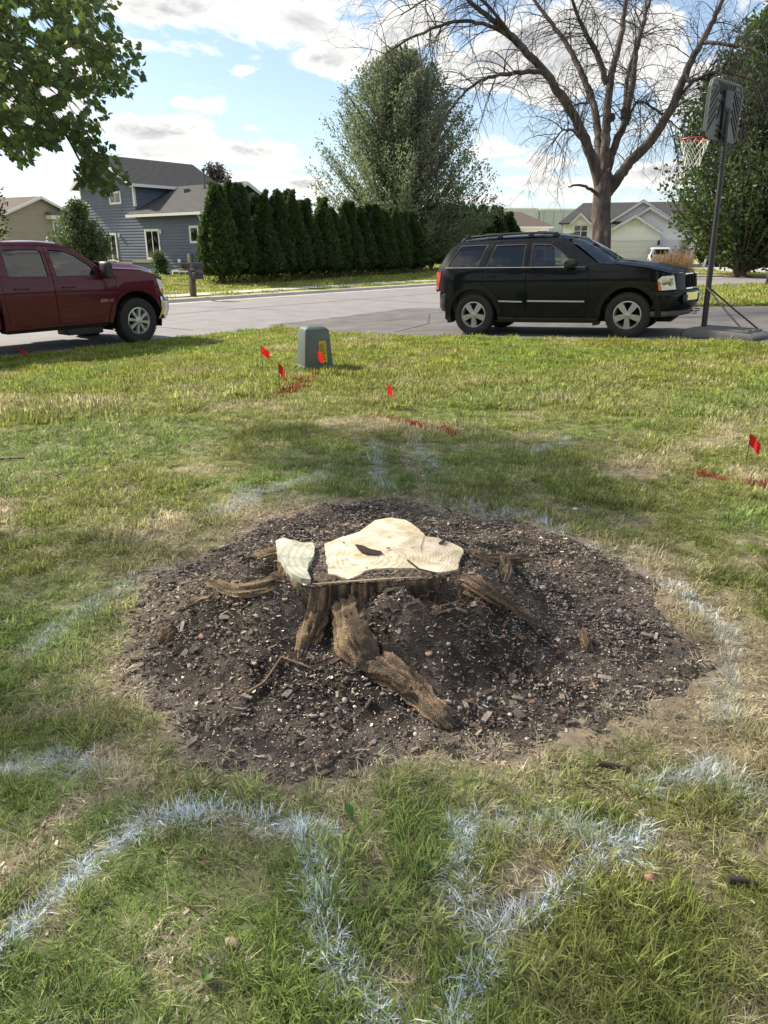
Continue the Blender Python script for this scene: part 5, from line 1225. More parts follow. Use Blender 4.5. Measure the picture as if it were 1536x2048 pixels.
# step box under the cab
for s_ in (-1, 1):
    b = MB(); b.box((-1.42, min(s_*.55, s_*.93), .25), (-.72, max(s_*.55, s_*.93), .43)); b.build('step_box', m_black, truck, bevel=.03)
    cr = MB(); XS = np.linspace(-1.5, -.38, 14); cr.tube([(x, s_ * (tw(x, .93) + .0), .95) for x in XS], .006, 5); cr.build('body_crease', m_truck, truck, smooth=True)
th_edge = [(-.52, 1.362), (-.30, 1.352), (.15, 1.328), (.48, 1.258), (.62, 1.20)]
cross(lambda u, v: ((lerp_prof(th_edge, u)[0] + (.12 * (1-u) + .20 * u) * (1 - (2*v-1)**2)), (2*v-1) * (tw(*lerp_prof(th_edge, u)) - .012), lerp_prof(th_edge, u)[1] + .012 + (.085 if abs(2*v-1) < .62 else .085 * max(0, 1 - (abs(2*v-1) - .62) / .2)) * (1 - .6 * u ** 3) + .03 * (1 - (2*v-1)**2)), 14, 26, 'hood', m_truck, truck)
cross(lambda u, v: ((-.64 + .30 * (1 - (2*v-1)**2)) * (1-u) + (-1.28 + .12 * (1 - (2*v-1)**2)) * u, (2*v-1) * ((tw(-.64, 1.40) - .02) * (1-u) + (tw(-1.28, 1.785) - .02) * u), 1.405 * (1-u) + 1.79 * u + .03 * (1 - (2*v-1)**2) * u), 8, 14, 'windscreen', m_gmid, truck)
cross(lambda u, v: (-1.28 - 1.2 * u + .12 * (1 - (2*v-1)**2) * (1-u), (2*v-1) * (tw(-1.6, 1.80) - .012), (1.79 + .03 * math.sin(math.pi * min(1, u * 1.3))) + .045 * (1 - (2*v-1)**2) ** .6 - .03 * u), 10, 14, 'roof', m_truck, truck)
b = MB(); b.grid(lambda u, v: (-2.53 + .05 * v, (2*u-1) * tw(-2, .5 + 1.25 * v) * .985, .45 + 1.32 * v), 8, 8); b.build('cab_back', m_truck, truck, smooth=True)
b = MB(); b.box((-4.95, -.93, .62), (-2.60, .93, .66)); b.box((-4.99, -.98, .56), (-4.93, .98, 1.28)); b.box((-2.66, -.98, .50), (-2.60, .98, 1.28)); b.build('bed_floor', m_truck, truck)
for s_ in (-1, 1): box('tail_lamp', (-5.0, s_*.98 - .07 if s_ > 0 else -.98, .85), (-4.945, s_*.98 if s_ > 0 else -.91, 1.25), m_red, truck)
def tbump(u, v):
    s_ = 2*u - 1; p, z = lerp_prof([(-.24, .855), (-.02, .845), (.0, .80), (.0, .60), (-.04, .50), (-.10, .40), (-.30, .38)], v); return (.92 + p - .20 * abs(s_) ** 3 - (.18 if abs(s_) > .97 else 0), s_ * (1.005 + .2 * p), z)
b = MB(); b.grid(tbump, 30, 10); b.build('front_bumper', m_chrome, truck, smooth=True, angle=50)
b = MB(); b.grid(lambda u, v: (.68 + .18 * (1 - (2*u-1)**2), (2*u-1) * .88, .84 + .36 * v), 16, 6); b.build('grille', m_chrome, truck, smooth=True)
b = MB(); b.box((-5.15, -.95, .50), (-5.0, .95, .68)); b.build('rear_bumper', m_chrome, truck, bevel=.02)
b = MB(); b.box((-4.8, -.50, .36), (.70, .50, .55)); b.build('chassis', m_dark, truck, bevel=.04)
b = MB(); b.box((-2.5, -.85, .52), (-.5, .85, .62)); b.build('cabin_floor', m_dark, truck)
for s_ in (-1, 1):
    panel('door_liner', [(-2.5, .5), (-.5, .5), (-.5, 1.25), (-2.5, 1.25)], [], lambda x, z: .86, m_black, truck, s_, lip=False, grid=.4)
    for sx, nm in ((-1.25, 'front_seat'), (-2.05, 'rear_seat')):
        st = MB(); st.prism([(sx - .2, .70), (sx + .32, .74), (sx + .32, .88), (sx - .06, .86), (sx - .22, 1.42), (sx - .34, 1.40), (sx - .32, 1.1)], 'y', s_ * .2, s_ * .72); so = st.build(nm, mat('grey_cloth', (.12, .12, .125), .9), truck, bevel=.04)
        hd_ = MB(); hd_.prism([(sx - .24, 1.44), (sx - .22, 1.57), (sx - .32, 1.60), (sx - .36, 1.45)], 'y', s_ * .33, s_ * .58); hd_.build('headrest', MATS['grey_cloth'], so, bevel=.03)
b = MB(); b.prism([(-.95, .7), (-.45, .7), (-.42, 1.33), (-.75, 1.34), (-.95, 1.22)], 'y', -.84, .84); b.build('dashboard', m_black, truck, bevel=.04)
b = MB(); b.lathe([(.18, -.012), (.195, 0), (.18, .012), (.168, 0), (.18, -.012)], 24, 'x'); sw_ = b.build('steering_wheel', m_black, truck, smooth=True); sw_.location = (-1.0, .42, 1.28); sw_.rotation_euler = (0, R(-25), 0)
well(truck, 0, .42, .55, .96, .62); well(truck, -3.78, .42, .53, .96, .62)
for s_ in (-1, 1):
    for wx in (0, -3.78): wheel(truck, wx, s_ * .865, .415, .275, .245, 'eight', m_satin, s_, .06 if wx == 0 else 0)

# ------------------------------------------------------------------ utility pedestal
def tz(x, y): return float(terrain(np.array(float(x)), np.array(float(y))))
m_ped = mat('pedestal_green', (.088, .116, .108), .5, scale=7, var=.08, bump=.05)
pc = at_ground(627, 737, .0); ped = empty('utility_pedestal', (pc.x - .0, pc.y + .18, tz(pc.x, pc.y + .18) - .02), R(24), 'green plastic utility pedestal box with a yellow label on the lawn', 'utility box')
def frustum(mb, x0, y0, z0, x1, y1, z1, mi=0):
    mb.add([(-x0,-y0,z0),(x0,-y0,z0),(x0,y0,z0),(-x0,y0,z0),(-x1,-y1,z1),(x1,-y1,z1),(x1,y1,z1),(-x1,y1,z1)], [(0,3,2,1),(4,5,6,7),(0,1,5,4),(1,2,6,5),(2,3,7,6),(3,0,4,7)], mi)
b = MB(); frustum(b, .205, .19, .06, .168, .155, .545); b.build('housing', m_ped, ped, bevel=.018)
b = MB(); frustum(b, .168, .155, .5455, .105, .095, .585); b.build('lid', m_ped, ped, bevel=.02)
b = MB(); frustum(b, .222, .207, -.04, .222, .207, .075); b.build('base_flange', m_ped, ped, bevel=.008)
lb = MB(); lb.add([(.01, -.1935, .12), (.12, -.1935, .12), (.11, -.1695, .40), (.01, -.1695, .40)], [(0, 1, 2, 3)]); lab = lb.build('warning_label', mat('label_yellow', (.55, .36, .015), .5, scale=40, var=.1), ped)
m_ink = mat('label_ink', (.04, .03, .02), .6)
def on_label(x0, x1, t0, t1, nm, m):
    f = lambda x, t: (x, -.1935 + (.024) * t - .0018, .12 + .28 * t)
    q = MB(); q.add([f(x0, t0), f(x1, t0), f(x1, t1), f(x0, t1)], [(0, 1, 2, 3)]); q.build(nm, m, lab)
for k in range(7): on_label(.022, .10 - .02 * ((k * 7) % 3), .58 + .045 * k, .60 + .045 * k, 'text_line', m_ink)
for k in range(4): on_label(.03 + .015 * (k % 2), .10 - .01 * (k % 3), .12 + .10 * k, .155 + .10 * k, 'text_line', m_ink)
on_label(.012, .112, .52, .545, 'text_line', m_ink)

# ------------------------------------------------------------------ marker flags
m_flag = mat('flag_red', (.62, .012, .016), .5, scale=20, var=.15, trans=.35); m_wire = mat('flag_wire', (.10, .09, .08), .5, .6)
FL = [(40, 703, 712, 'small red marker flag at the street edge below the truck', -10, .6), (525, 702, 742, 'red marker flag in the lawn left of the pedestal, the farther one', 30, 1), (559, 738, 778, 'red marker flag in the lawn left of the pedestal, the nearer one', -35, 1), (637, 711, 750, 'red marker flag standing right in front of the pedestal', 62, 1), (776, 778, 818, 'red marker flag in mid lawn behind the red paint stripe', 70, 1), (1490, 885, 930, 'red marker flag near the right edge of the lawn', -30, 1)]
for px, py, pb, labl, yaw, k in FL:
    p = at_ground(px, pb, 0.0); p = at_ground(px, pb, tz(p.x, p.y)); D = float(project(p.x, p.y, p.z)[2]); top = at_depth(px, py - 17 * 7.5 / D, D); h = max(.12, top.z - p.z)
    f = empty('marker_flag', (p.x, p.y, p.z), R(yaw), labl, 'flag', 'red utility marker flags')
    b = MB(); b.tube([(0, 0, -.04), (.004, 0, h * .5), (0, .004, h)], .003, 5); b.build('wire_stake', m_wire, f)
    w_, hh = .132 * min(1, D / 9 + .15), .11 * min(1, D / 9 + .15); b = MB(); ph = random.uniform(0, 3)
    b.grid(lambda u, v: (w_ * u * .80, .022 * math.sin(5 * u + ph) * u + .01 * v * u, h - hh + hh * v - .62 * hh * u - .02 * u * u), 8, 4); b.build('pennant', m_flag, f, smooth=True)

# ------------------------------------------------------------------ basketball hoop
pb_ = at_depth(1402, 655, 12.35); hx_, hy_ = pb_.x, pb_.y; hz_ = float(drive_plane(hx_, hy_))
yaw = math.atan2(.74, -.67)                    # the way the board faces: down the drive
hoop = empty('basketball_hoop', (hx_, hy_, hz_ + .003), yaw, 'black portable basketball hoop with white net beside the driveway', 'basketball hoop')
m_hblk = mat('hoop_black', (.020, .021, .026), .45, scale=8); m_hgrey = mat('hoop_grey', (.115, .118, .125), .6, scale=8); m_board = mat('backboard_back', (.13, .14, .16), .6); m_boardf = mat('backboard_front', (.45, .46, .48), .4)
# base tank: long body behind the pole (local -x), resting along the drive edge
base = MB(); prof = [(-.62, .0), (-.62, .10), (-.55, .15), (.40, .17), (.50, .12), (.52, .0)]
ang = yaw - R(0)
bo = base.prism([(-1.02, .0), (-1.04, .08), (-.94, .13), (-.10, .165), (.06, .16), (.14, .10), (.15, 0)], 'y', -.37, .37).build('base_tank', m_hgrey, hoop, bevel=.03)
for yy in (-.24, 0, .24):
    b = MB(); b.box((-.90, yy - .05, .125), (.02, yy + .05, .172)); b.build('base_rib', m_hgrey, bo, bevel=.015)
for yy in (-.33, .33):
    b = MB(); b.lathe([(.0, -.02), (.05, -.02), (.055, 0), (.05, .02), (0, .02)], 16, 'y', 0, (.13, yy, .055)); b.build('base_wheel', m_hblk, bo, smooth=True)
b = MB(); b.tube([(-.05, 0, .12), (.0, 0, 1.6)], .047, 14); b.tube([(.0, 0, 1.55), (.05, 0, 3.0)], .041, 14); b.tube([(.05, 0, 2.95), (.07, 0, 3.45)], .036, 14); b.build('pole', m_hblk, hoop, smooth=True)
for yy in (-.28, .28):
    b = MB(); b.tube([(-.02, yy * .12, .80), (-.45, yy * .6, .45), (-.86, yy, .14)], .014, 8); b.build('brace', m_hblk, hoop, smooth=True)
BX, BZ0, BZ1, BW = .13, 3.0, 3.84, .55
bb = MB(); P2 = [(-BW, BZ0 + .10), (-BW + .04, BZ0 + .03), (-BW + .12, BZ0), (BW - .12, BZ0), (BW - .04, BZ0 + .03), (BW, BZ0 + .10), (BW, BZ1 - .14), (BW - .05, BZ1 - .04), (BW - .14, BZ1), (-BW + .14, BZ1), (-BW + .05, BZ1 - .04), (-BW, BZ1 - .14)]
bb.prism(P2, 'x', BX, BX + .03); board = bb.build('backboard', [m_board], hoop)
fr_ = MB(); n = len(P2); P3_ = grow(P2, -.035); fr_.add([(BX - .012, *p) for p in P2] + [(BX - .012, *p) for p in P3_] + [(BX + .04, *p) for p in P2] + [(BX + .04, *p) for p in P3_], [(i, (i+1) % n, n + (i+1) % n, n + i) for i in range(n)] + [(2*n + i, 3*n + i, 3*n + (i+1) % n, 2*n + (i+1) % n) for i in range(n)] + [(i, 2*n + i, 2*n + (i+1) % n, (i+1) % n) for i in range(n)]); fr_.build('board_rim', m_hgrey, board)
# moulded stiffening ribs on the back: fan of diagonals left and right, verticals on top, horizontals below
def rib(y0, z0, y1, z1, w=.011):
    d = Vector((y1 - y0, z1 - z0)).normalized(); q = Vector((-d.y, d.x)) * w; b = MB(); pts_ = [(y0 + q.x, z0 + q.y), (y1 + q.x, z1 + q.y), (y1 - q.x, z1 - q.y), (y0 - q.x, z0 - q.y)]
    b.prism(pts_, 'x', BX - .016, BX + .001); b.build('board_rib', m_hblk, board)
for k in range(9):
    yk = -.28 + .07 * k; rib(yk, BZ1 - .05, yk * .72, BZ1 - .20)
for s_ in (-1, 1):
    for k in range(7):
        zk = BZ0 + .10 + k * .105; rib(s_ * .50, zk, s_ * .26, zk + .26 if zk + .26 < BZ1 - .1 else BZ1 - .1)
    for k in range(3): rib(s_ * .22, BZ0 + .30 + .12 * k, s_ * .10, BZ0 + .62 - .02 * k)
for k in range(3): rib(-.20, BZ0 + .07 + .07 * k, .20, BZ0 + .07 + .07 * k, .014)
for yy in (-.10, .10):
    b = MB(); b.tube([(.05, yy * .5, 3.05), (.09, yy, 3.12), (BX, yy * 1.3, 3.16)], .018, 8); b.tube([(.06, yy * .5, 3.40), (.09, yy, 3.5), (BX, yy * 1.3, 3.62)], .018, 8); b.build('board_arm', m_hblk, hoop, smooth=True)
b = MB(); b.prism([(-.09, 3.02), (.09, 3.02), (.13, 3.70), (-.13, 3.70)], 'x', BX - .06, BX - .02); b.build('board_bracket', m_hblk, board, bevel=.008)
m_rim = mat('rim_orange_red', (.50, .045, .025), .4, coat=.3); rc = (BX + .03 + .15 + .228, 0, 3.07)
b = MB(); b.tube([(rc[0] + .228 * math.cos(2*math.pi*k/40), .228 * math.sin(2*math.pi*k/40), rc[2]) for k in range(41)], .0095, 8)
b.box((BX + .03, -.06, rc[2] - .05), (BX + .05, .06, rc[2] + .05)); b.tube([(BX + .04, -.05, rc[2] - .01), (rc[0] - .20, -.10, rc[2])], .009, 6); b.tube([(BX + .04, .05, rc[2] - .01), (rc[0] - .20, .10, rc[2])], .009, 6)
rim_o = b.build('rim', m_rim, hoop, smooth=True, angle=60)
net = MB(); NS = 12
def npt(k, l): 
    rr = [.222, .20, .175, .148, .128, .118][l]; a = 2 * math.pi * (k + .5 * (l % 2)) / NS; return (rc[0] + rr * math.cos(a), rr * math.sin(a), rc[2] - .008 - .078 * l)
for k in range(NS):
    for l in range(5):
        net.tube([npt(k, l), npt(k if l % 2 == 0 else k + 1, l + 1)], .0042, 4, caps=False); net.tube([npt(k, l), npt(k - 1 if l % 2 == 0 else k, l + 1)], .0042, 4, caps=False)
net.build('net', mat('net_white', (.72, .72, .72), .8), hoop, fix=False)

# ------------------------------------------------------------------ mailboxes on a timber post across the street
mp_ = at_ground(387, 592, -.05); mail = empty('mailbox_post', (mp_.x, mp_.y, tz(mp_.x, mp_.y) - .02), R(52), 'weathered timber post carrying two dark mailboxes across the street', 'mailbox')
m_post = mat('weathered_timber', (.085, .072, .062), .9, scale=9, var=.3, stretch=(1, 1, .15), bump=.4); m_mbox = mat('mailbox_black', (.025, .025, .028), .45)
b = MB(); b.box((-.085, -.085, 0), (.085, .085, .90)); b.build('post', m_post, mail, bevel=.012)
b = MB(); b.box((-.07, -.55, .90), (.07, .62, .985)); b.build('cross_arm', m_post, mail, bevel=.01)
for yy, sc in ((-.32, 1), (.30, .9)):
    b = MB(); P_ = [(-.085, 0), (.085, 0), (.085, .11)] + arc(0, .11, .085, 0, 180, 10)[1:-1] + [(-.085, .11)]
    b.prism([(p[0] * sc, p[1] * sc + .987) for p in P_], 'x', -.24, .26)
    for q, v in enumerate(b.v): b.v[q] = (v[0], v[1] + yy, v[2])
    mo = b.build('mailbox', m_mbox, mail, smooth=True, angle=40)
    d = MB(); d.box((.262, yy - .07, 1.0), (.275, yy + .07, 1.14)); d.build('mailbox_door', mat('mailbox_door_grey', (.16, .16, .16), .5), mo, bevel=.01)
    d = MB(); d.box((-.02, yy + .088, 1.05), (.0, yy + .096, 1.16)); d.build('signal_flag', m_flag, mo)
b = MB(); b.prism([(-.10, .62), (.10, .62), (.10, .86), (-.10, .86)], 'x', -.16, .22)
for q, v in enumerate(b.v): b.v[q] = (v[0], v[1] + -.30, v[2])
b.build('paper_tube', m_mbox, mail, bevel=.04)

# ------------------------------------------------------------------ houses
m_blue = mat('blue_grey_siding', (.086, .114, .168), .6, scale=1.2, var=.07, rnd=.05); m_shin = mat('dark_shingles', (.062, .062, .070), .9, scale=14, var=.35, bump=.4, bscale=60, rnd=.10)
m_wtrim = mat('white_trim', (.70, .71, .72), .5, scale=2, var=.04); m_wsid = mat('white_siding', (.86, .87, .90), .55, scale=1, var=.04); m_beige = mat('beige_siding', (.34, .295, .24), .6, scale=1.2, var=.06, rnd=.05); m_tanroof = mat('tan_shingles', (.155, .13, .112), .9, scale=12, var=.3, bump=.4, bscale=60, rnd=.1)
m_wglass = glass('house_glass', (.18, .20, .21), .10); m_room = mat('dim_room', (.035, .036, .038), .9); m_curt = mat('pale_blind', (.42, .44, .45), .8); m_found = mat('foundation', (.30, .30, .30), .9, bump=.2)
class Frame:
    """A wall plane: origin o, horizontal unit u, vertical z, outward normal n."""
    def __init__(s, o, u): s.o = Vector(o); s.u = Vector((u[0], u[1], 0)).normalized(); s.n = Vector((s.u.y, -s.u.x, 0))
    def p(s, a, z, d=0.0): return s.o + s.u * a + Vector((0, 0, z)) + s.n * d
    def obox(s, mb, a0, a1, z0, z1, d0, d1, mi=0):
        P = [s.p(a, z, d) for z in (z0, z1) for d in (d0, d1) for a in (a0, a1)]
        mb.add(P, [(0,1,3,2),(4,6,7,5),(0,4,5,1),(2,3,7,6),(0,2,6,4),(1,5,7,3)], mi); return mb
def clip_band(poly, z0, z1):
    def cl(P, z, keep_above):
        out = []
        for i in range(len(P)):
            a, b = P[i], P[(i + 1) % len(P)]; ia = (a[1] >= z) == keep_above or a[1] == z; ib = (b[1] >= z) == keep_above or b[1] == z
            if ia: out.append(a)
            if ia != ib: t = (z - a[1]) / (b[1] - a[1]); out.append((a[0] + (b[0] - a[0]) * t, z))
        return out
    P = cl(poly, z0, True); return cl(P, z1, False) if len(P) > 2 else []
def siding(fr_, poly, parent, m, exp=.17, proud=.030):
    """Lap boards, one object each, clipped to the wall outline."""
    zlo = min(p[1] for p in poly); zhi = max(p[1] for p in poly); k = 0
    w = MB(); w.add([fr_.p(a, z, -.12) for a, z in poly] + [fr_.p(a, z, -.004) for a, z in poly], [tuple(range(len(poly))), tuple(range(len(poly), 2 * len(poly)))] + [(i, (i+1) % len(poly), len(poly) + (i+1) % len(poly), len(poly) + i) for i in range(len(poly))])
    wall = w.build('wall', m, parent)
    while zlo + k * exp < zhi - .01:
        z0, z1 = zlo + k * exp, min(zlo + (k + 1) * exp, zhi); k += 1
        P = clip_band(poly, z0 + .0005, z1 - .0005)
        if len(P) < 3: continue
        n = len(P); dd = lambda z: .001 + proud * (1 - (z - z0) / exp)
        b = MB(); b.add([fr_.p(a, z, dd(z)) for a, z in P] + [fr_.p(a, z, -.004) for a, z in P], [tuple(range(n))] + [(i, (i+1) % n, n + (i+1) % n, n + i) for i in range(n)])
        b.build('siding_board', m, wall)
    return wall
def window(fr_, a0, a1, z0, z1, parent, panes=2, tw_=.09, blind=None, name='window', vert=True, rows=1):
    b = MB()
    for (x0, x1, y0, y1) in ((a0 - tw_, a1 + tw_, z1, z1 + tw_), (a0 - tw_, a1 + tw_, z0 - tw_, z0), (a0 - tw_, a0, z0, z1), (a1, a1 + tw_, z0, z1)): fr_.obox(b, x0, x1, y0, y1, -.01, .055)
    f = b.build(name, m_wtrim, parent)
    bk = MB(); fr_.obox(bk, a0, a1, z0, z1, .003, .006); bk.build('room_dark', m_room, f)
    for i in range(panes):
        for r_ in range(rows):
            x0 = a0 + (a1 - a0) * i / panes + .03; x1 = a0 + (a1 - a0) * (i + 1) / panes - .03; y0 = z0 + (z1 - z0) * r_ / rows + .03; y1 = z0 + (z1 - z0) * (r_ + 1) / rows - .03
            pb = MB(); fr_.obox(pb, x0, x1, y0, y1, .032, .036); pb.build('pane', m_wglass, f)
            sb = MB()
            for q in ((x0 - .03, x0, y0 - .03, y1 + .03), (x1, x1 + .03, y0 - .03, y1 + .03), (x0, x1, y0 - .03, y0), (x0, x1, y1, y1 + .03)): fr_.obox(sb, *q, .008, .044)
            sb.build('sash', m_wtrim, f)
            if blind and i in blind:
                bb_ = MB(); fr_.obox(bb_, x0, x1, y0, y1, .012, .02); bb_.build('blind', m_curt, f)
    return f
def roof_plane(P, m, parent, thick=.12, name='roof'):
    """A roof slope from four corners: eave a, eave b, ridge b, ridge a; built with its courses of shingles."""
    P = [Vector(p) for p in P]; nrm = (P[1] - P[0]).cross(P[3] - P[0]).normalized()
    if nrm.z < 0: nrm = -nrm
    n = len(P); b = MB(); b.add([p for p in P] + [p - nrm * thick for p in P], [tuple(range(n)), tuple(range(2*n - 1, n - 1, -1))] + [(i, n + i, n + (i+1) % n, (i+1) % n) for i in range(n)])
    rf = b.build(name, m, parent)
    L_ = (P[3] - P[0]).length; nc = max(2, int(L_ / .16)); c = MB()
    for k in range(nc):
        t0, t1 = k / nc, (k + 1) / nc; q = [P[0].lerp(P[3], t0), P[1].lerp(P[2], t0), P[1].lerp(P[2], t1), P[0].lerp(P[3], t1)]
        up = [q[0] + nrm * .022, q[1] + nrm * .022, q[2] + nrm * .006, q[3] + nrm * .006]; c.add(up + [q[0], q[1]], [(0, 1, 2, 3), (4, 5, 1, 0)])
    o = c.build('shingle_courses', m, rf, fix=False); o['kind'] = 'stuff'
    return rf
def board_between(a, b, w, t, m, parent, name, up=Vector((0, 0, 1)), out=Vector((0, 0, 0))):
    a = Vector(a); b = Vector(b); o = MB(); d = up * w
    o.add([a, b, b + d, a + d] + [p + out * t for p in (a, b, b + d, a + d)], [(0,1,2,3), (7,6,5,4), (0,4,5,1), (1,5,6,2), (2,6,7,3), (3,7,4,0)]); return o.build(name, m, parent)

# ---- blue-grey house behind the hedge
C = at_depth(265, 361, 43.0); bz = .05
e1 = Vector((-.79, .613, 0)).normalized(); e2 = Vector((-e1.y, e1.x, 0)) * -1          # e1: left along the front, e2: away from the camera
if e2.y < 0: e2 = -e2
bh = empty('blue_house', (C.x, C.y, bz), 0, 'two-storey blue-grey house with lap siding behind the hedge', 'house'); T = Vector((C.x, C.y, bz))
def loc(a, d, z): return e1 * a + e2 * d + Vector((0, 0, z))       # relative to the empty
EV, WE, RG, WR = 5.30, 3.62, 6.85, 5.10                             # eaves and ridges: main, wing
GW, GD, WW, WD = 5.75, 6.4, 6.2, 6.0
ff = Frame(loc(0, 0, 0), -e1); ff.n = -e2                              # front plane, a to the right, outward towards the camera
siding(ff, [(-GW, 0), (0, 0), (0, EV), (-GW/2, RG - .1), (-GW, EV)], bh, m_blue)
siding(ff, [(0, 0), (WW, 0), (WW, WE), (0, WE)], bh, m_blue)
fs_ = Frame(loc(0, 0, 0), e2); fs_.n = -e1                          # side of the upper storey facing the street
siding(fs_, [(0.01, WE + .02), (GD, WE + .02), (GD, EV), (0.01, EV)], bh, m_blue)
fe = Frame(loc(-WW, 0, 0), e2); fe.n = -e1                          # end gable of the wing
siding(fe, [(0, 0), (WD, 0), (WD, WE), (WD/2, WR - .1), (0, WE)], bh, m_blue)
b = MB(); bx_ = [loc(GW, .13, 0), loc(0, .13, 0), loc(0, GD, 0), loc(GW, GD, 0)]; b.add(bx_ + [p + Vector((0, 0, EV)) for p in bx_], [(0,1,2,3), (4,7,6,5), (0,4,5,1), (1,5,6,2), (2,6,7,3), (3,7,4,0)]); b.build('house_body', m_blue, bh)
OH = .42
roof_plane([loc(-OH, -OH, EV - .17), loc(-OH, GD + OH, EV - .17), loc(GW/2, GD + OH, RG + .05), loc(GW/2, -OH, RG + .05)], m_shin, bh)
roof_plane([loc(GW + OH, GD + OH, EV - .17), loc(GW + OH, -OH, EV - .17), loc(GW/2, -OH, RG + .05), loc(GW/2, GD + OH, RG + .05)], m_shin, bh)
roof_plane([loc(OH, -OH, WE - .17), loc(-WW - OH, -OH, WE - .17), loc(-WW - OH, WD/2, WR + .05), loc(.0, WD/2, WR + .05)], m_shin, bh)
roof_plane([loc(-WW - OH, WD + OH, WE - .17), loc(0, WD + OH, WE - .17), loc(0, WD/2, WR + .05), loc(-WW - OH, WD/2, WR + .05)], m_shin, bh)
for sgn in (0, 1):                                                   # rake boards of the front gable
    a0 = -OH if sgn == 0 else GW + OH
    board_between(loc(a0, -OH - .02, EV - .37), loc(GW/2, -OH - .02, RG - .15), .20, .04, m_wtrim, bh, 'rake_board', out=-e2)
    d0 = -OH if sgn == 0 else WD + OH
    board_between(loc(-WW - OH - .02, d0, WE - .37), loc(-WW - OH - .02, WD/2, WR - .15), .20, .04, m_wtrim, bh, 'rake_board', out=-e1)
board_between(loc(-OH - .01, -OH, EV - .33), loc(-OH - .01, GD + OH, EV - .33), .16, .06, m_wtrim, bh, 'fascia', out=-e1)
board_between(loc(.35, -OH - .01, WE - .34), loc(-WW - OH, -OH - .01, WE - .34), .15, .10, m_wtrim, bh, 'gutter', out=-e2)
ff.obox(cb_ := MB(), -.10, .02, WE + .30, EV - .1, -.01, .05); cb_.build('corner_board', m_wtrim, bh)
ff.obox(cb_ := MB(), -GW - .02, -GW + .09, 0, EV - .1, -.01, .05); cb_.build('corner_board', m_wtrim, bh)
fs_.obox(cb_ := MB(), -.05, .08, WE + .30, EV - .25, -.01, .04); cb_.build('corner_board', m_wtrim, bh)
def px_on(frame, px, py):
    """Spot of a wall plane seen at px, py: along and up."""
    d = Vector(((px - 768) / FPX, CP + (1024 - py) / FPX * SP, (1024 - py) / FPX * CP - SP)); o = Vector((0, 0, EYE)); w0 = frame.o + T
    t = (w0 - o).dot(frame.n) / d.dot(frame.n); q = o + d * t - w0; return q.dot(frame.u), q.z
a0, z1 = px_on(ff, 292, 462); a1, z0 = px_on(ff, 322, 516); window(ff, a0, a1, z0, z1, bh, 2, .10, blind=(1,), name='patio_door')
a0, z1 = px_on(ff, 212, 470); a1, z0 = px_on(ff, 237, 520); window(ff, a0, a1, z0, z1, bh, 2, .10, blind=(1,), name='patio_door')
a0, z1 = px_on(ff, 220, 387); a1, z0 = px_on(ff, 242, 405); window(ff, a0, a1, z0, z1, bh, 2)
a0, z1 = px_on(ff, 381, 455); a1, z0 = px_on(ff, 398, 483); window(ff, a0, a1, z0, z1, bh, 1)
a0, z1 = px_on(ff, 347, 543); a1, z0 = px_on(ff, 385, 556); window(ff, a0, a1, max(z0, .06), z1, bh, 3)
a0, z1 = px_on(ff, 291, 542); a1, z0 = px_on(ff, 312, 556); window(ff, a0, a1, max(z0, .06), z1, bh, 2)
a0, z1 = px_on(ff, 268, 520); a1, z0 = px_on(ff, 337, 526); ff.obox(b := MB(), a0, a1, z0, z1, .0, .10); b.build('deck_ledger', mat('bare_ledger_wood', (.30, .25, .20), .9, scale=8, var=.35), bh)
a0, z1 = px_on(ff, 236, 524); a1, z0 = px_on(ff, 268, 531); ff.obox(b := MB(), a0, a1, z0, z1, .0, .10); b.build('deck_ledger', MATS['bare_ledger_wood'], bh)
for px, py in ((323, 463), (240, 471)):
    a0, z0 = px_on(ff, px, py); b = MB(); ff.obox(b, a0 - .05, a0 + .06, z0 - .12, z0 + .10, .0, .12); b.build('wall_lamp', m_wtrim, bh, bevel=.03)
a0, z0 = px_on(ff, 361, 522); ff.obox(b := MB(), a0 - .12, a0 + .10, z0 - .10, z0 + .10, 0, .10); b.build('dryer_vent', m_wtrim, bh, bevel=.02)
a0, z0 = px_on(ff, 382, 520); b = MB(); ff.obox(b, a0 - .12, a0 + .16, z0 - .35, z0 + .35, .02, .16); b.build('meter_box', mat('meter_grey', (.22, .20, .18), .6), bh, bevel=.02)
b = MB(); b.tube([loc(-WW + .1, -OH + .1, WE - .25), loc(-WW + .1, -.12, WE - .6), loc(-WW + .1, -.10, .2)], .05, 8); b.build('downspout', m_wtrim, bh)
pp = loc(-3.6, 2.4, WR - .05); b = MB(); b.tube([pp - Vector((0, 0, .3)), pp + Vector((0, 0, .75))], .07, 10); b.lathe([(.0, .90), (.13, .86), (.13, .78), (.07, .75)], 12, 'z', 0, tuple(pp)); b.build('flue_pipe', mat('flue_metal', (.10, .10, .11), .5), bh)
for aa, dd2 in ((-2.2, 2.2), (-4.6, 2.3), (-5.7, 2.5)):
    q = loc(aa, dd2, WE - .17 + (WR + .22 - WE) * (dd2 + OH) / (WD/2 + OH)); b = MB(); b.box((-.16, -.16, -.1), (.16, .16, .14)); o = b.build('roof_vent', mat('vent_dark', (.06, .06, .065), .6), bh, bevel=.03); o.location = q

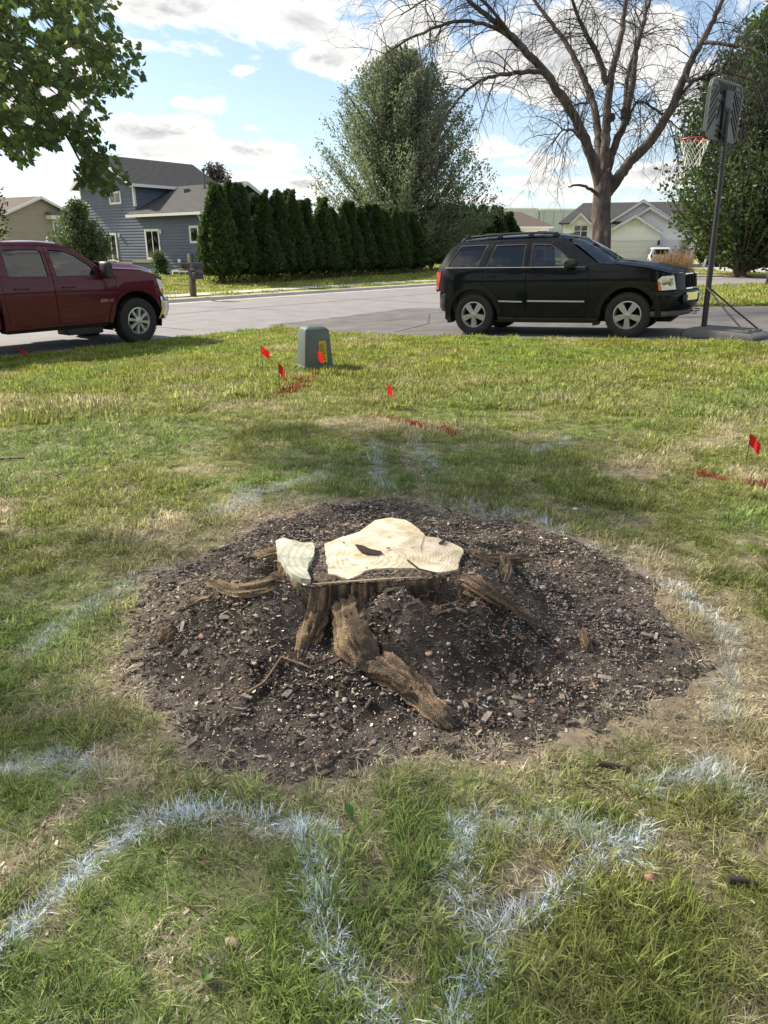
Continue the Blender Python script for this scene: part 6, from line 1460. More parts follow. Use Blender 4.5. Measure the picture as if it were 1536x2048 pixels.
# ---- beige house farther left
def gable_house(name, label, front_left, u, width, depth, eave, ridge, ms, mr, z0=.1, over=.4, lap=True, exp=.14):
    u = Vector((u[0], u[1], 0)).normalized(); nb = Vector((-u.y, u.x, 0)); nb = nb if nb.y > 0 else -nb
    h = empty(name, (front_left[0], front_left[1], z0), 0, label, 'house'); L2 = lambda a, d, z: u * a + nb * d + Vector((0, 0, z))
    f = Frame(L2(0, 0, 0), u); f.n = -nb; poly = [(0, 0), (width, 0), (width, eave), (width/2, ridge - .1), (0, eave)]
    if lap: siding(f, poly, h, ms, exp)
    b = MB(); n = 5; b.add([L2(a, .02 if lap else 0, z) for a, z in poly] + [L2(a, depth, z) for a, z in poly], [tuple(range(n)), tuple(range(2*n-1, n-1, -1))] + [(i, n + i, n + (i+1) % n, (i+1) % n) for i in range(n)]); b.build('house_body', ms, h)
    roof_plane([L2(width + over, -over, eave - .17), L2(width + over, depth + over, eave - .17), L2(width/2, depth + over, ridge + .05), L2(width/2, -over, ridge + .05)], mr, h)
    roof_plane([L2(-over, depth + over, eave - .17), L2(-over, -over, eave - .17), L2(width/2, -over, ridge + .05), L2(width/2, depth + over, ridge + .05)], mr, h)
    for a0 in (-over, width + over): board_between(L2(a0, -over - .02, eave - .37), L2(width/2, -over - .02, ridge - .15), .22, .04, m_wtrim, h, 'rake_board', out=-nb)
    return h, f, L2
pl_ = at_depth(14, 470, 60); pr_ = at_depth(152, 470, 66)
uu = (pr_ - pl_); wd = Vector((uu.x, uu.y)).length
zt = at_depth(85, 394, 62).z; ze = at_depth(30, 424, 60).z
hb_, fbg, L2 = gable_house('beige_house', 'beige sided house with a white edged gable at the far left', (pl_.x, pl_.y), uu, wd, 9, ze - .1, zt - .1, m_beige, m_tanroof, exp=.16)
T = Vector(hb_.location); a0, z1 = px_on(fbg, 106, 443); a1, z0 = px_on(fbg, 126, 472); window(fbg, a0, a1, z0, z1, hb_, 2, .10, blind=(0, 1))
a0, z0 = px_on(fbg, 92, 436); a1, _ = px_on(fbg, 134, 436); fbg.obox(b := MB(), a0, a1, z0 - .1, z0 + .22, 0, .7); b.build('window_hood', m_wtrim, hb_)
fbg.obox(b := MB(), a0, a1, z0 + .22, z0 + .5, 0, .72); b.build('hood_roof', m_tanroof, hb_)

# ---- white house with stepped gables across the street, right
Dw = 69.0
def wpt(px, py, D=Dw): return at_depth(px, py, D)
p0 = wpt(1122, 527); p1 = wpt(1394, 527, 66)
uw = Vector((p1.x - p0.x, p1.y - p0.y, 0)).normalized(); nw = Vector((-uw.y, uw.x, 0))
wh = empty('white_house', (p0.x, p0.y, .28), 0, 'large white house with stepped gables and garage doors across the street', 'house'); Tw = Vector(wh.location); T = Tw
LW = lambda a, d, z: uw * a + nw * d + Vector((0, 0, z))
base_f = Frame(LW(0, 0, 0), uw); base_f.n = -nw
def wfront(d): f = Frame(LW(0, -d, 0), uw); f.n = -nw; return f
def wall_block(poly, d_front, d_back, name='wall'):
    b = MB(); n = len(poly); b.add([LW(a, d_front, z) for a, z in poly] + [LW(a, d_back, z) for a, z in poly], [tuple(range(n)), tuple(range(2*n-1, n-1, -1))] + [(i, n + i, n + (i+1) % n, (i+1) % n) for i in range(n)]); return b.build(name, m_wsid, wh)
def Q(px, py, d=0.0): f = wfront(d); return px_on(f, px, py)
# main body
aL, zE = Q(1127, 443); aR, _ = Q(1394, 470); zR = Q(1180, 400)[1]
wall_block([(aL, 0), (aR, 0), (aR, zE), (aL, zE)], 0, 9)
roof_plane([LW(aL - .4, -.5, zE - .15), LW(aR + .4, -.5, zE - .15), LW(aR + .4, 4.5, zR), LW(aL + 1.6, 4.5, zR)], m_shin, wh)
roof_plane([LW(aR + .4, 9.5, zE - .15), LW(aL - .4, 9.5, zE - .15), LW(aL + 1.6, 4.5, zR), LW(aR + .4, 4.5, zR)], m_shin, wh)
roof_plane([LW(aL - .4, 9.5, zE - .15), LW(aL - .4, -.5, zE - .15), LW(aL + 1.6, 4.5, zR), LW(aL + 1.6, 4.5, zR)], m_shin, wh)
def front_gable(pxl, pyl, pxp, pyp, pxr, pyr, d, deep, side_ovr=.25):
    """A front-facing gable standing d metres forward of the house front, traced on its own plane."""
    (al, zl), (ap, zp), (ar, zr) = Q(pxl, pyl, d), Q(pxp, pyp, d), Q(pxr, pyr, d)
    wall_block([(al + side_ovr, 0), (ar - side_ovr, 0), (ar - side_ovr, zr), (ap, zp - .12), (al + side_ovr, zl)], -d, deep, 'gable_wall')
    for (a_, z_) in ((al, zl), (ar, zr)):
        s_ = [LW(a_, -d - .35, z_ - .05), LW(a_, deep + 1, z_ - .05), LW(ap, deep + 1, zp), LW(ap, -d - .35, zp)]
        roof_plane(s_ if a_ < ap else [s_[1], s_[0], s_[3], s_[2]], m_shin, wh, .10)
        board_between(LW(a_, -d - .37, z_ - .30), LW(ap, -d - .37, zp - .25), .24, .05, m_wtrim, wh, 'rake_board', out=-nw)
front_gable(1140, 446, 1162, 425, 1184, 446, .6, 3.0)
front_gable(1210, 447, 1287, 399, 1400, 470, .3, 4.0)
front_gable(1270, 430, 1300, 413, 1396, 470, .8, 4.0)
front_gable(1212, 462, 1271, 429, 1327, 464, 2.6, 2.0)
f1 = wfront(.6); a0, z1 = px_on(f1, 1149, 451); a1, z0 = px_on(f1, 1174, 473); window(f1, a0, a1, z0, z1, wh, 2, .09, rows=2)
m_gdoor = mat('garage_door_white', (.70, .71, .73), .5, var=.04)
def garage(frame, px0, px1, py0, py1):
    a0, z1 = px_on(frame, px0, py0); a1, _ = px_on(frame, px1, py0); z0 = .02
    b = MB()
    for q in ((a0 - .12, a1 + .12, z1, z1 + .12), (a0 - .12, a0, z0, z1), (a1, a1 + .12, z0, z1)): frame.obox(b, *q, .0, .05)
    g = b.build('garage_door', m_wtrim, wh)
    for k in range(4):
        s_ = MB(); frame.obox(s_, a0, a1, z0 + (z1 - z0) * k / 4 + .012, z0 + (z1 - z0) * (k + 1) / 4 - .012, .004, .03); s_.build('door_section', m_gdoor, g)
        nn = max(4, int((a1 - a0) / .6))
        for j in range(nn):
            pn = MB(); x0 = a0 + (a1 - a0) * j / nn + .06; x1 = a0 + (a1 - a0) * (j + 1) / nn - .06; frame.obox(pn, x0, x1, z0 + (z1 - z0) * k / 4 + .09, z0 + (z1 - z0) * (k + 1) / 4 - .09, .03, .045); pn.build('raised_panel', m_gdoor, g)
garage(wfront(2.6), 1221, 1313, 483, 527); garage(wfront(.8), 1325, 1372, 482, 527)
fl_ = wfront(2.6); a0, z0 = px_on(fl_, 1271, 447); b = MB(); pts_ = arc(a0, z0 - .25, .55, 0, 180, 12); b.add([fl_.p(a, z, .03) for a, z in pts_], [tuple(range(len(pts_)))]); b.add([fl_.p(a, z, .0) for a, z in pts_] + [fl_.p(a, z, .03) for a, z in pts_], [(i, i+1, 14+i, 13+i) for i in range(12)]); b.build('arched_vent', m_wtrim, wh)
a0, z0 = px_on(wfront(.8), 1314, 486); b = MB(); wfront(2.6).obox(b, a0 - .1, a0 + .1, z0 - .2, z0 + .2, 0, .15); b.build('wall_lamp', m_black, wh)
for px in (1301, 1309):
    q = Q(px, 402, -3); b = MB(); b.box((-.2, -.2, -.3), (.2, .2, .25)); o = b.build('roof_vent', MATS['vent_dark'], wh); o.location = LW(q[0], 3, zR - .75)

# ---- low house with a hipped grey roof and the long pale building behind it
hl_ = at_depth(1030, 500, 78); hr_ = at_depth(1102, 500, 78); lowh = empty('hip_roof_house', (hl_.x, hl_.y, .3), 0, 'low white house with hipped brown-grey roof beyond the hedge', 'house')
wl = hr_.x - hl_.x; ez = at_depth(1060, 453, 78).z - .3; rz_ = at_depth(1030, 423, 80).z - .3
b = MB(); b.box((-3, 0, 0), (wl - .4, 8, ez)); b.build('wall', m_wsid, lowh)
xa, xb = -3.4, wl; xr0, xr1 = -1.5, 1.0
for P_ in ([(xa, -.4, ez), (xb, -.4, ez), (xr1, 4, rz_), (xr0, 4, rz_)], [(xb, 8.4, ez), (xa, 8.4, ez), (xr0, 4, rz_), (xr1, 4, rz_)], [(xb, -.4, ez), (xb, 8.4, ez), (xr1, 4, rz_), (xr1, 4, rz_)], [(xa, 8.4, ez), (xa, -.4, ez), (xr0, 4, rz_), (xr0, 4, rz_)]): roof_plane(P_, m_tanroof, lowh, .1)
b = MB(); b.box((xa, -.46, ez - .22), (xb, -.40, ez - .02)); b.build('fascia', m_wtrim, lowh)
lf = Frame((0, 0, 0), (1, 0)); T = Vector(lowh.location); window(lf, .25, .85, ez - 1.6, ez - .5, lowh, 1)
wb = at_depth(1090, 500, 120); ware = empty('warehouse', (wb.x, wb.y, .3), 0, 'long pale grey flat-roofed building far behind the houses', 'building'); m_ware = mat('pale_precast', (.42, .46, .48), .8, scale=.4, var=.08)
zt1 = at_depth(1110, 422, 120).z - .3; zt2 = at_depth(1060, 419, 118).z - .3
b = MB(); b.box((-1.2, 0, 0), (7.5, 12, zt1)); b.build('wall', m_ware, ware)
b = MB(); b.box((-14, .6, 0), (-1.3, 12, zt2)); b.build('wall', mat('pale_precast_light', (.55, .58, .60), .8, scale=.4, var=.06), ware)
for k in range(5): box('wall_joint', (-.6 + 1.6 * k, -.03, .3), (-.52 + 1.6 * k, 0.01, zt1 - .1), mat('joint_grey', (.25, .28, .30), .9), ware)
box('parapet_cap', (-1.3, -.08, zt1), (7.6, 12.1, zt1 + .25), m_wtrim, ware); box('parapet_cap', (-14.1, .5, zt2), (-1.25, 12.1, zt2 + .25), m_wtrim, ware)

# ---- white sport utility vehicle in the far drive
ws_ = at_depth(1313, 526, 64); far_car = empty('far_car', (ws_.x, ws_.y, tz(ws_.x, ws_.y) + .04), R(78), 'small silver-white car parked in front of the white garage doors', 'car')
m_wcar = paint('silver_white_paint', (.52, .53, .54))
b = MB(); prof_ = [(-2.2, .35), (-2.25, .55), (-2.22, .85), (-2.12, 1.02), (-1.95, 1.50), (-1.7, 1.62), (.2, 1.60), (.95, 1.08), (2.0, .95), (2.2, .75), (2.2, .38)]
b.prism(prof_, 'y', -.86, .86)
for q, v in enumerate(b.v):
    if v[2] > 1.05: b.v[q] = (v[0], v[1] * (1 - (v[2] - 1.05) * .30), v[2])
b.build('body', m_wcar, far_car, bevel=.07)
b = MB(); b.add([(-2.155, -.62, 1.05), (-2.155, .62, 1.05), (-1.985, .55, 1.47), (-1.985, -.55, 1.47)], [(0,1,2,3)]); b.build('rear_window', m_gdark, far_car)
for s_ in (-1, 1):
    for poly in ([(-1.85, 1.08), (-1.72, 1.48), (-1.0, 1.50), (-1.0, 1.08)], [(-.92, 1.08), (-.92, 1.50), (.1, 1.50), (.65, 1.08)]):
        b = MB(); b.add([(x, s_ * (.868 * (1 - (z - 1.05) * .30) + .004), z) for x, z in poly], [(0,1,2,3)]); b.build('side_window', m_gdark, far_car)
    box('tail_lamp', (-2.26, s_ * .80 - .09, .80), (-2.20, s_ * .80 + .05, 1.05), m_red, far_car, .01)
    for wx in (-1.35, 1.4):
        b = MB(); b.lathe([(0, -.12), (.20, -.12), (.22, -.10), (.345, -.11), (.36, -.05), (.36, .1), (.2, .11)], 24, 'y'); o = b.build('wheel', m_tyre, far_car, smooth=True); o.location = (wx, s_ * .78, .36); o.rotation_euler = (0, 0, 0 if s_ < 0 else math.pi)
box('rear_bumper', (-2.36, -.84, .42), (-2.20, .84, .66), m_wcar, far_car, .04); box('number_plate', (-2.275, -.17, .74), (-2.262, .17, .90), MATS['plate_white'], far_car)
b = MB(); b.box((-2.1, -.7, .2), (2.0, .7, .42)); b.build('underbody', m_dark, far_car)

# ---- small upright things at the right edge
def simple_post(name, px, py, D, h, r_, m, label, cat, lean=0.0):
    p = at_depth(px, py, D); p.z = tz(p.x, p.y); b = MB(); b.tube([(0, 0, -.05), (lean * h * .5, 0, h * .5), (lean * h, 0, h)], [r_, r_, r_ * .9], 10); b.lathe([(r_ * .9, h), (r_ * .7, h + r_ * .5), (0, h + r_ * .7)], 10, 'z', 0, (lean * h, 0, 0)); o = b.build(name, m, smooth=True); o.location = p; return tag(o, label, cat)
simple_post('marker_pipe', 1406, 530, 60, .9, .09, m_wtrim, 'short white leaning pipe on the far lawn', 'pipe', .25)
simple_post('fence_post', 1532, 570, 36, 2.2, .06, mat('dark_post', (.05, .045, .05), .8), 'dark metal post at the right edge of the picture', 'post', .05)
simple_post('utility_post', 1492, 546, 52, 2.9, .12, m_post, 'grey wooden post leaning behind the street tree trunk', 'post', .22)
bq = at_depth(1528, 520, 62); ac = empty('metal_cabinet', (bq.x, bq.y, tz(bq.x, bq.y)), 0, 'grey metal cabinet on the far lawn at the right', 'cabinet'); box('cabinet_shell', (-.5, -.4, 0), (.6, .4, 1.5), mat('cabinet_grey', (.30, .32, .33), .5), ac, .03); box('cabinet_door', (-.42, -.43, .1), (.52, -.41, 1.4), MATS['cabinet_grey'], ac, .01)
b = MB(); fq = at_depth(1440, 512, 75); wf_ = empty('wooden_fence', (fq.x, fq.y, tz(fq.x, fq.y)), R(8), 'weathered wooden board fence far behind the street tree', 'fence')
for k in range(34): MB().box((k * .3, -.012, .05), (k * .3 + .27, .012, 1.8)).build('fence_board', mat('fence_wood', (.22, .17, .13), .9, rnd=.25), wf_)

# ------------------------------------------------------------------ trees and shrubs
def foliage_mat(name, c1, c2, trans=.35, rough=.5, spec=.4):
    m = bpy.data.materials.new(name); m.use_nodes = True; t = m.node_tree; b = t.nodes['Principled BSDF']; o = t.nodes['Material Output']
    g = t.nodes.new('ShaderNodeNewGeometry'); r = t.nodes.new('ShaderNodeValToRGB'); r.color_ramp.elements[0].color = (*c1, 1); r.color_ramp.elements[1].color = (*c2, 1)
    oi = t.nodes.new('ShaderNodeObjectInfo'); ad = t.nodes.new('ShaderNodeMath'); ad.operation = 'MULTIPLY_ADD'; ad.inputs[1].default_value = .3; t.links.new(oi.outputs['Random'], ad.inputs[0])
    m7 = t.nodes.new('ShaderNodeMath'); m7.operation = 'MULTIPLY'; m7.inputs[1].default_value = .7; t.links.new(g.outputs['Random Per Island'], m7.inputs[0]); t.links.new(m7.outputs[0], ad.inputs[2])
    t.links.new(ad.outputs[0], r.inputs[0]); t.links.new(r.outputs[0], b.inputs['Base Color']); b.inputs['Roughness'].default_value = rough; b.inputs['Specular IOR Level'].default_value = spec
    tr = t.nodes.new('ShaderNodeBsdfTranslucent'); hs = t.nodes.new('ShaderNodeHueSaturation'); hs.inputs['Value'].default_value = 1.3; hs.inputs['Saturation'].default_value = 1.1; hs.inputs['Hue'].default_value = .485
    t.links.new(r.outputs[0], hs.inputs['Color']); t.links.new(hs.outputs[0], tr.inputs[0])
    mx = t.nodes.new('ShaderNodeMixShader'); mx.inputs[0].default_value = trans; t.links.new(b.outputs[0], mx.inputs[1]); t.links.new(tr.outputs[0], mx.inputs[2]); t.links.new(mx.outputs[0], o.inputs[0])
    MATS[name] = m
    return m
def unit(v): return v / np.maximum(np.linalg.norm(v, axis=-1, keepdims=True), 1e-9)
def leaves(P, size, r_, m, name, axis=None, spread=1.0, aspect=.55, fold=.15):
    """Pointed leaf-sized faces: a folded rhombus at each point."""
    n = len(P); d = r_.normal(size=(n, 3)) * spread
    if axis is not None: d = d + axis
    d = unit(d); s = unit(np.cross(d, r_.normal(size=(n, 3)))); up = np.cross(s, d); L_ = np.broadcast_to(np.asarray(size), (n,))[:, None] * (.7 + .6 * r_.random((n, 1))); w = L_ * aspect
    V = np.stack([P, P + d * L_ * .45 + s * w * .5 + up * L_ * fold, P + d * L_, P + d * L_ * .45 - s * w * .5 + up * L_ * fold], 1).reshape(-1, 3)
    i = np.arange(n)[:, None] * 4; T = np.concatenate([i + [0, 1, 2], i + [0, 2, 3]], 1).reshape(-1, 3)
    return tri_mesh(name, V, T, m)
def bark_simple(name, c, c2): return mat(name, c, .95, col2=c2, scale=7, stretch=(1, 1, .22), bump=1.0, bscale=22)
m_bark = bark_simple('grey_brown_bark', (.055, .042, .034), (.16, .125, .10))

# ---- arborvitae hedge: one tree of each habit, then copies
m_arb = foliage_mat('arborvitae_green', (.028, .055, .022), (.090, .140, .050), .30, .6, .25)
def arborvitae(seed):
    r_ = np.random.default_rng(seed); n = 15000; t = r_.random(n) ** .8; a = r_.uniform(0, 6.28, n); H_ = 4.3
    lump = .66 + .68 * fbm(a * 1.3 + seed, t * 5, 2.0, 3) ; prof = np.where(t < .12, .55 + 3.4 * t, np.power(np.clip(1 - (t - .12) / .88, 0, 1), .62) * .96) * .84
    rad = prof * lump * (.80 + .24 * np.sqrt(r_.random(n))); z = .38 + t * (H_ - .38)
    # a few separate leaders at the top
    nl = 3; la = r_.uniform(0, 6.28, nl); k = (a * nl / 6.28).astype(int) % nl; off = np.stack([np.cos(la[k]), np.sin(la[k])], -1) * (.10 + .14 * sstep(t, .5, .95))[:, None] * sstep(t, .45, .8)[:, None]
    P = np.stack([rad * np.cos(a) + off[:, 0], rad * np.sin(a) + off[:, 1], z + .12 * (r_.random(n) - .5) - .25 * r_.random(nl)[k] * sstep(t, .5, 1.0)], -1)
    ax = np.stack([np.cos(a) * .8, np.sin(a) * .8, np.full(n, 1.1)], -1)
    return leaves(P, .17, r_, m_arb, 'crown', ax, .55, .62, .06)
ARB = [arborvitae(900 + i) for i in range(4)]
core_b = MB(); core_b.lathe([(.05, .35), (.42, .6), (.58, 1.1), (.52, 2.2), (.34, 3.2), (.12, 3.95), (.0, 4.1)], 14, 'z'); CORE = core_b.mesh('inner_shade', True, [mat('arborvitae_shade', (.010, .018, .008), 1)])  # near-black solid core stands in for the shade deep inside the crown
tb = MB(); tb.tube([(0, 0, -.1), (.02, 0, .5), (0, .02, 1.4)], [.10, .085, .06], 8); tb.tube([(.05, .02, .1), (.22, .05, .6), (.26, .05, 1.2)], [.06, .05, .04], 6); tb.tube([(-.04, -.02, .15), (-.2, .06, .6), (-.22, .08, 1.2)], [.06, .05, .04], 6); TRK = tb.mesh('trunk', True, [m_bark])
def place_arb(x, y, h, w, i, label, group, rot=None):
    e = empty('arborvitae', (x, y, tz(x, y) - .02), random.uniform(0, 6.28), label, 'conifer', group); e.scale = (w, w, h / 4.3)
    link('crown', ARB[i % 4], None, e); link('shade_core', CORE, None, e); link('trunk', TRK, None, e); return e
ORD = ['first', 'second', 'third', 'fourth', 'fifth', 'sixth', 'seventh', 'eighth', 'ninth', 'tenth', 'eleventh', 'twelfth', 'thirteenth', 'fourteenth', 'fifteenth', 'sixteenth']
HA, HB = Vector((-7.45, 35.3)), Vector((1.9, 51.0)); random.seed(3)
for i in range(15):
    p = HA.lerp(HB, (i / 14) ** 1.0) + Vector((random.uniform(-.12, .12), random.uniform(-.12, .12)))
    h = [4.25, 4.35, 3.85, 4.15, 4.2, 3.95, 4.05, 3.75, 4.0, 3.8, 3.9, 3.65, 3.85, 3.7, 3.75][i] + random.uniform(-.1, .1)
    lab = ['tall arborvitae at the end of the hedge nearest the blue house', None][0] if i == 0 else ('last arborvitae of the street hedge, by the big leafy tree' if i == 14 else '%s arborvitae of the street hedge counted from the blue house' % ORD[i])
    place_arb(p.x, p.y, h, random.uniform(.98, 1.32), i, lab, 'arborvitae hedge along the sidewalk')
for i, (px, D, h) in enumerate(((862, 56, 4.9), (898, 57, 4.7), (930, 58, 4.75), (962, 59, 4.7), (992, 60, 4.75), (1018, 61, 4.3))):
    p = at_depth(px, 500, D); place_arb(p.x, p.y, h, 1.6, i + 1, '%s of the low dark conifers left of the hipped roof house' % ('nearest' if i == 0 else ORD[i].capitalize().lower()), 'dark conifers behind the parked vehicle')

# ---- broad-leaved tree builder: ascending shoots inside an envelope
def shoots_tree(name, label, base, H_, env, n_shoots, per, leaf, m_leaf, seed, trunk_r=.25, trunk_top=.35, up=.9, z0=1.5, cat='tree', group=None, droop=0.0, keep=None, centre=(0, 0), clump_r=.30, spread=.9, aspect=.55):
    """env(t) gives the crown radius at relative height t (0 at z0, 1 at H_)."""
    r_ = np.random.default_rng(seed); e = empty(name, base, 0, label, cat, group)
    tb = MB(); zt = H_ * trunk_top
    tb.tube([(0, 0, -.15), (.03, .02, .3), (.02, -.03, zt * .5), (centre[0] * .4, centre[1] * .4, zt), (centre[0] * .8, centre[1] * .8, H_ * .8)], [trunk_r * 1.35, trunk_r * 1.05, trunk_r * .9, trunk_r * .7, trunk_r * .15], 12)
    P, A = [], []
    for i in range(n_shoots):
        t = r_.random() ** .8; a = r_.uniform(0, 6.28); rr = env(t) * (.35 + .65 * math.sqrt(r_.random())) * (.85 + .3 * float(fbm(a * 1.2, t * 4 + seed, 1.5, 2)))
        tip = Vector((centre[0] + rr * math.cos(a), centre[1] + rr * math.sin(a), z0 + t * (H_ - z0)))
        hz = max(.4, tip.z - (rr * .9 + .6) * up - r_.random() * .8); root_ = Vector((centre[0] * hz / H_, centre[1] * hz / H_, min(hz, H_ * .8)))
        mid = root_.lerp(tip, .55) + Vector((0, 0, -.10 * rr + droop)); pts_ = [root_ * (1-u)**2 + mid * (2*u*(1-u)) + tip * u*u for u in (0, .25, .5, .75, 1)]
        if rr > .3: tb.tube(pts_, [trunk_r * .22, trunk_r * .17, trunk_r * .12, trunk_r * .07, .008], 5, caps=False)
        k = per; u = 1 - r_.random(k) ** 1.3 * .75; q = np.array([tuple(root_ * (1-s_)**2 + mid * (2*s_*(1-s_)) + tip * s_*s_) for s_ in u]) + r_.normal(0, clump_r, (k, 3)) * (1.15 - .5 * u)[:, None]
        d = np.array(tip - mid); d = d / np.linalg.norm(d); P.append(q); A.append(np.repeat(d[None], k, 0))
    P = np.concatenate(P); A = np.concatenate(A)
    if keep is not None: k = keep(P + np.array(base)); P, A = P[k], A[k]
    A = A + np.array([0, 0, -droop * 2])
    tb.build('trunk', m_bark, e, smooth=True, angle=70, fix=False)
    link('crown', leaves(P, leaf, r_, m_leaf, 'crown', A, spread, aspect), None, e)
    return e
def env_pts(pts): 
    xs, ys = zip(*pts); return lambda t: float(np.interp(t, xs, ys))
m_will = foliage_mat('silver_green_leaf', (.105, .145, .082), (.175, .228, .128), .42)
bt = at_depth(798, 500, 54); shoots_tree('leafy_tree', 'big grey-green broadleaf tree rising behind the far end of the hedge', (bt.x, bt.y, tz(bt.x, bt.y)), 14.3, env_pts([(0, 5.0), (.15, 7.3), (.3, 7.5), (.5, 6.5), (.7, 5.1), (.85, 3.8), (.95, 2.3), (1, .8)]), 640, 135, .185, m_will, 61, .30, .25, 1.0, 1.2, clump_r=.26)
m_str = foliage_mat('street_tree_leaf', (.030, .060, .022), (.105, .170, .052), .40)
rt = at_depth(1478, 548, 47.5); shoots_tree('street_tree', 'dense dark green street tree behind the basketball hoop', (rt.x, rt.y, tz(rt.x, rt.y)), 16.5, env_pts([(0, 3.4), (.08, 6.6), (.25, 7.8), (.45, 7.2), (.65, 6.0), (.82, 4.2), (.95, 2.0), (1, .6)]), 760, 84, .30, m_str, 62, .42, .25, .75, 2.2, centre=(1.7, 0), clump_r=.34)
mb = MB(); mb.grid(lambda u, v: (1.9 * u * math.cos(2*math.pi*v), 1.9 * u * math.sin(2*math.pi*v), .30 * (1 - u) ** 1.3 - .06 * u + .05 * float(fbm(u * 6, v * 20, 2, 2))), 8, 20); o = mb.build('tree_mulch', mat('tree_mulch', (.10, .075, .055), .95, scale=20, var=.4, bump=.8), smooth=True); o.location = (rt.x, rt.y, tz(rt.x, rt.y)); tag(o, 'low mulch mound around the foot of the street tree', 'mulch')
m_bush = foliage_mat('bush_leaf', (.050, .085, .036), (.150, .205, .090), .35)
bp = at_depth(168, 535, 37); shoots_tree('garden_bush', 'rounded green bush between the beige and the blue house', (bp.x, bp.y, tz(bp.x, bp.y)), 3.75, env_pts([(0, 1.5), (.25, 1.85), (.5, 1.6), (.75, 1.0), (.92, .5), (1, .15)]), 260, 60, .13, m_bush, 63, .09, .3, 1.2, .3, 'bush', clump_r=.12)
bp = at_depth(322, 556, 42); shoots_tree('foundation_shrub', 'small leafy shrub by the basement window of the blue house', (bp.x, bp.y, tz(bp.x, bp.y)), 1.35, env_pts([(0, .5), (.4, .55), (1, .2)]), 60, 34, .12, m_bush, 64, .03, .3, 1.2, .1, 'shrub', clump_r=.09)
m_dk = foliage_mat('dark_leaf', (.014, .030, .012), (.05, .080, .026), .3)
bp = at_depth(-60, 545, 30); shoots_tree('side_tree', 'dark leafy tree cut off by the left edge behind the truck', (bp.x, bp.y, tz(bp.x, bp.y)), 5.3, env_pts([(0, 1.2), (.3, 2.1), (.55, 2.0), (.8, 1.5), (1, .5)]), 230, 70, .13, m_dk, 65, .12, .3, .9, 1.5, clump_r=.16)
m_purp = foliage_mat('purple_leaf', (.030, .020, .024), (.075, .055, .050), .25)
bp = at_depth(436, 430, 78); shoots_tree('purple_tree', 'dark purplish treetop showing behind the blue house roof', (bp.x, bp.y, tz(bp.x, bp.y)), at_depth(436, 338, 78).z, env_pts([(0, 1.0), (.6, 1.5), (.85, 1.7), (1, .5)]), 130, 50, .22, m_purp, 66, .2, .4, .9, 4.0, clump_r=.22)
bp = at_depth(1432, 535, 66); shoots_tree('background_bush', 'light green bush on the far lawn left of the street tree trunk', (bp.x, bp.y, tz(bp.x, bp.y)), 3.1, env_pts([(0, 1.8), (.4, 2.6), (.8, 1.7), (1, .5)]), 180, 46, .2, m_bush, 67, .1, .3, 1.0, .3, 'bush', clump_r=.2)
bp = at_depth(1500, 530, 72); shoots_tree('background_bush', 'green bush behind the wooden fence at the right edge', (bp.x, bp.y, tz(bp.x, bp.y)), 3.6, env_pts([(0, 1.6), (.4, 2.2), (.8, 1.5), (1, .5)]), 140, 46, .2, m_str, 68, .1, .3, 1.0, .3, 'bush', clump_r=.2)
bp = at_depth(1362, 525, 61); shoots_tree('ornamental_shrub', 'spindly reddish shrub in front of the white house', (bp.x, bp.y, tz(bp.x, bp.y)), 2.5, env_pts([(0, .4), (.5, .8), (.8, .7), (1, .2)]), 50, 22, .13, foliage_mat('reddish_leaf', (.05, .035, .03), (.11, .085, .055), .3), 69, .04, .3, 1.2, .3, 'shrub', clump_r=.12)
# feather reed grass clump
fp = at_depth(1347, 533, 59); r_ = np.random.default_rng(70); V, T_ = [], []
for i in range(300):
    a = r_.uniform(0, 6.28); d = 1.25 * math.sqrt(r_.random()); h = r_.uniform(.55, 1.55); x0, y0 = d * math.cos(a) * 1.25, d * math.sin(a) * .6; lx, ly = r_.normal(0, .26, 2); w = .022; b_ = len(V)
    V += [(x0 - w, y0, 0), (x0 + w, y0, 0), (x0 + lx * .5 + w, y0 + ly * .5, h * .6), (x0 + lx * .5 - w, y0 + ly * .5, h * .6), (x0 + lx + w * .3, y0 + ly, h), (x0 + lx - w * .3, y0 + ly, h)]; T_ += [(b_, b_+1, b_+2, b_+3), (b_+3, b_+2, b_+4, b_+5)]
o = link('reed_grass', tri_mesh('reed_grass', V, T_, foliage_mat('reed_tan', (.22, .15, .09), (.40, .30, .19), .3)), loc=(fp.x, fp.y, tz(fp.x, fp.y))); tag(o, 'tan feathery ornamental grass clump in front of the far garage', 'grass clump')
# ground cover under the hedge
r_ = np.random.default_rng(71); n = 9000; t = r_.random(n); P = np.stack([HA.x + (HB.x - HA.x) * t, HA.y + (HB.y - HA.y) * t], -1) + r_.normal(0, .55, (n, 2)); z = terrain(P[:, 0], P[:, 1]) + .25 * r_.random(n) ** 2
o = link('ground_cover', leaves(np.column_stack([P, z]), .13, r_, foliage_mat('cover_leaf', (.06, .085, .02), (.16, .17, .05), .35), 'ground_cover', np.array([0, 0, 1.0]), .6)); tag(o, 'yellow-green low plants growing under the hedge', 'ground cover', kind='stuff')
# far treeline round the horizon
r_ = np.random.default_rng(72); n = 26000; a = r_.uniform(-1.5, 4.6, n); hgt = 4.5 + 4.0 * fbm(a * 30, a * 0, 1.0, 3); rr = 190 + 25 * r_.random(n); P = np.stack([rr * np.cos(a), rr * np.sin(a), .2 + hgt * r_.random(n) ** .7], -1)
o = link('treeline', leaves(P, 1.8, r_, m_dk, 'treeline', np.array([0, 0, .6]), 1.0, .8)); tag(o, 'low dark line of far trees along the horizon', 'treeline', kind='stuff')

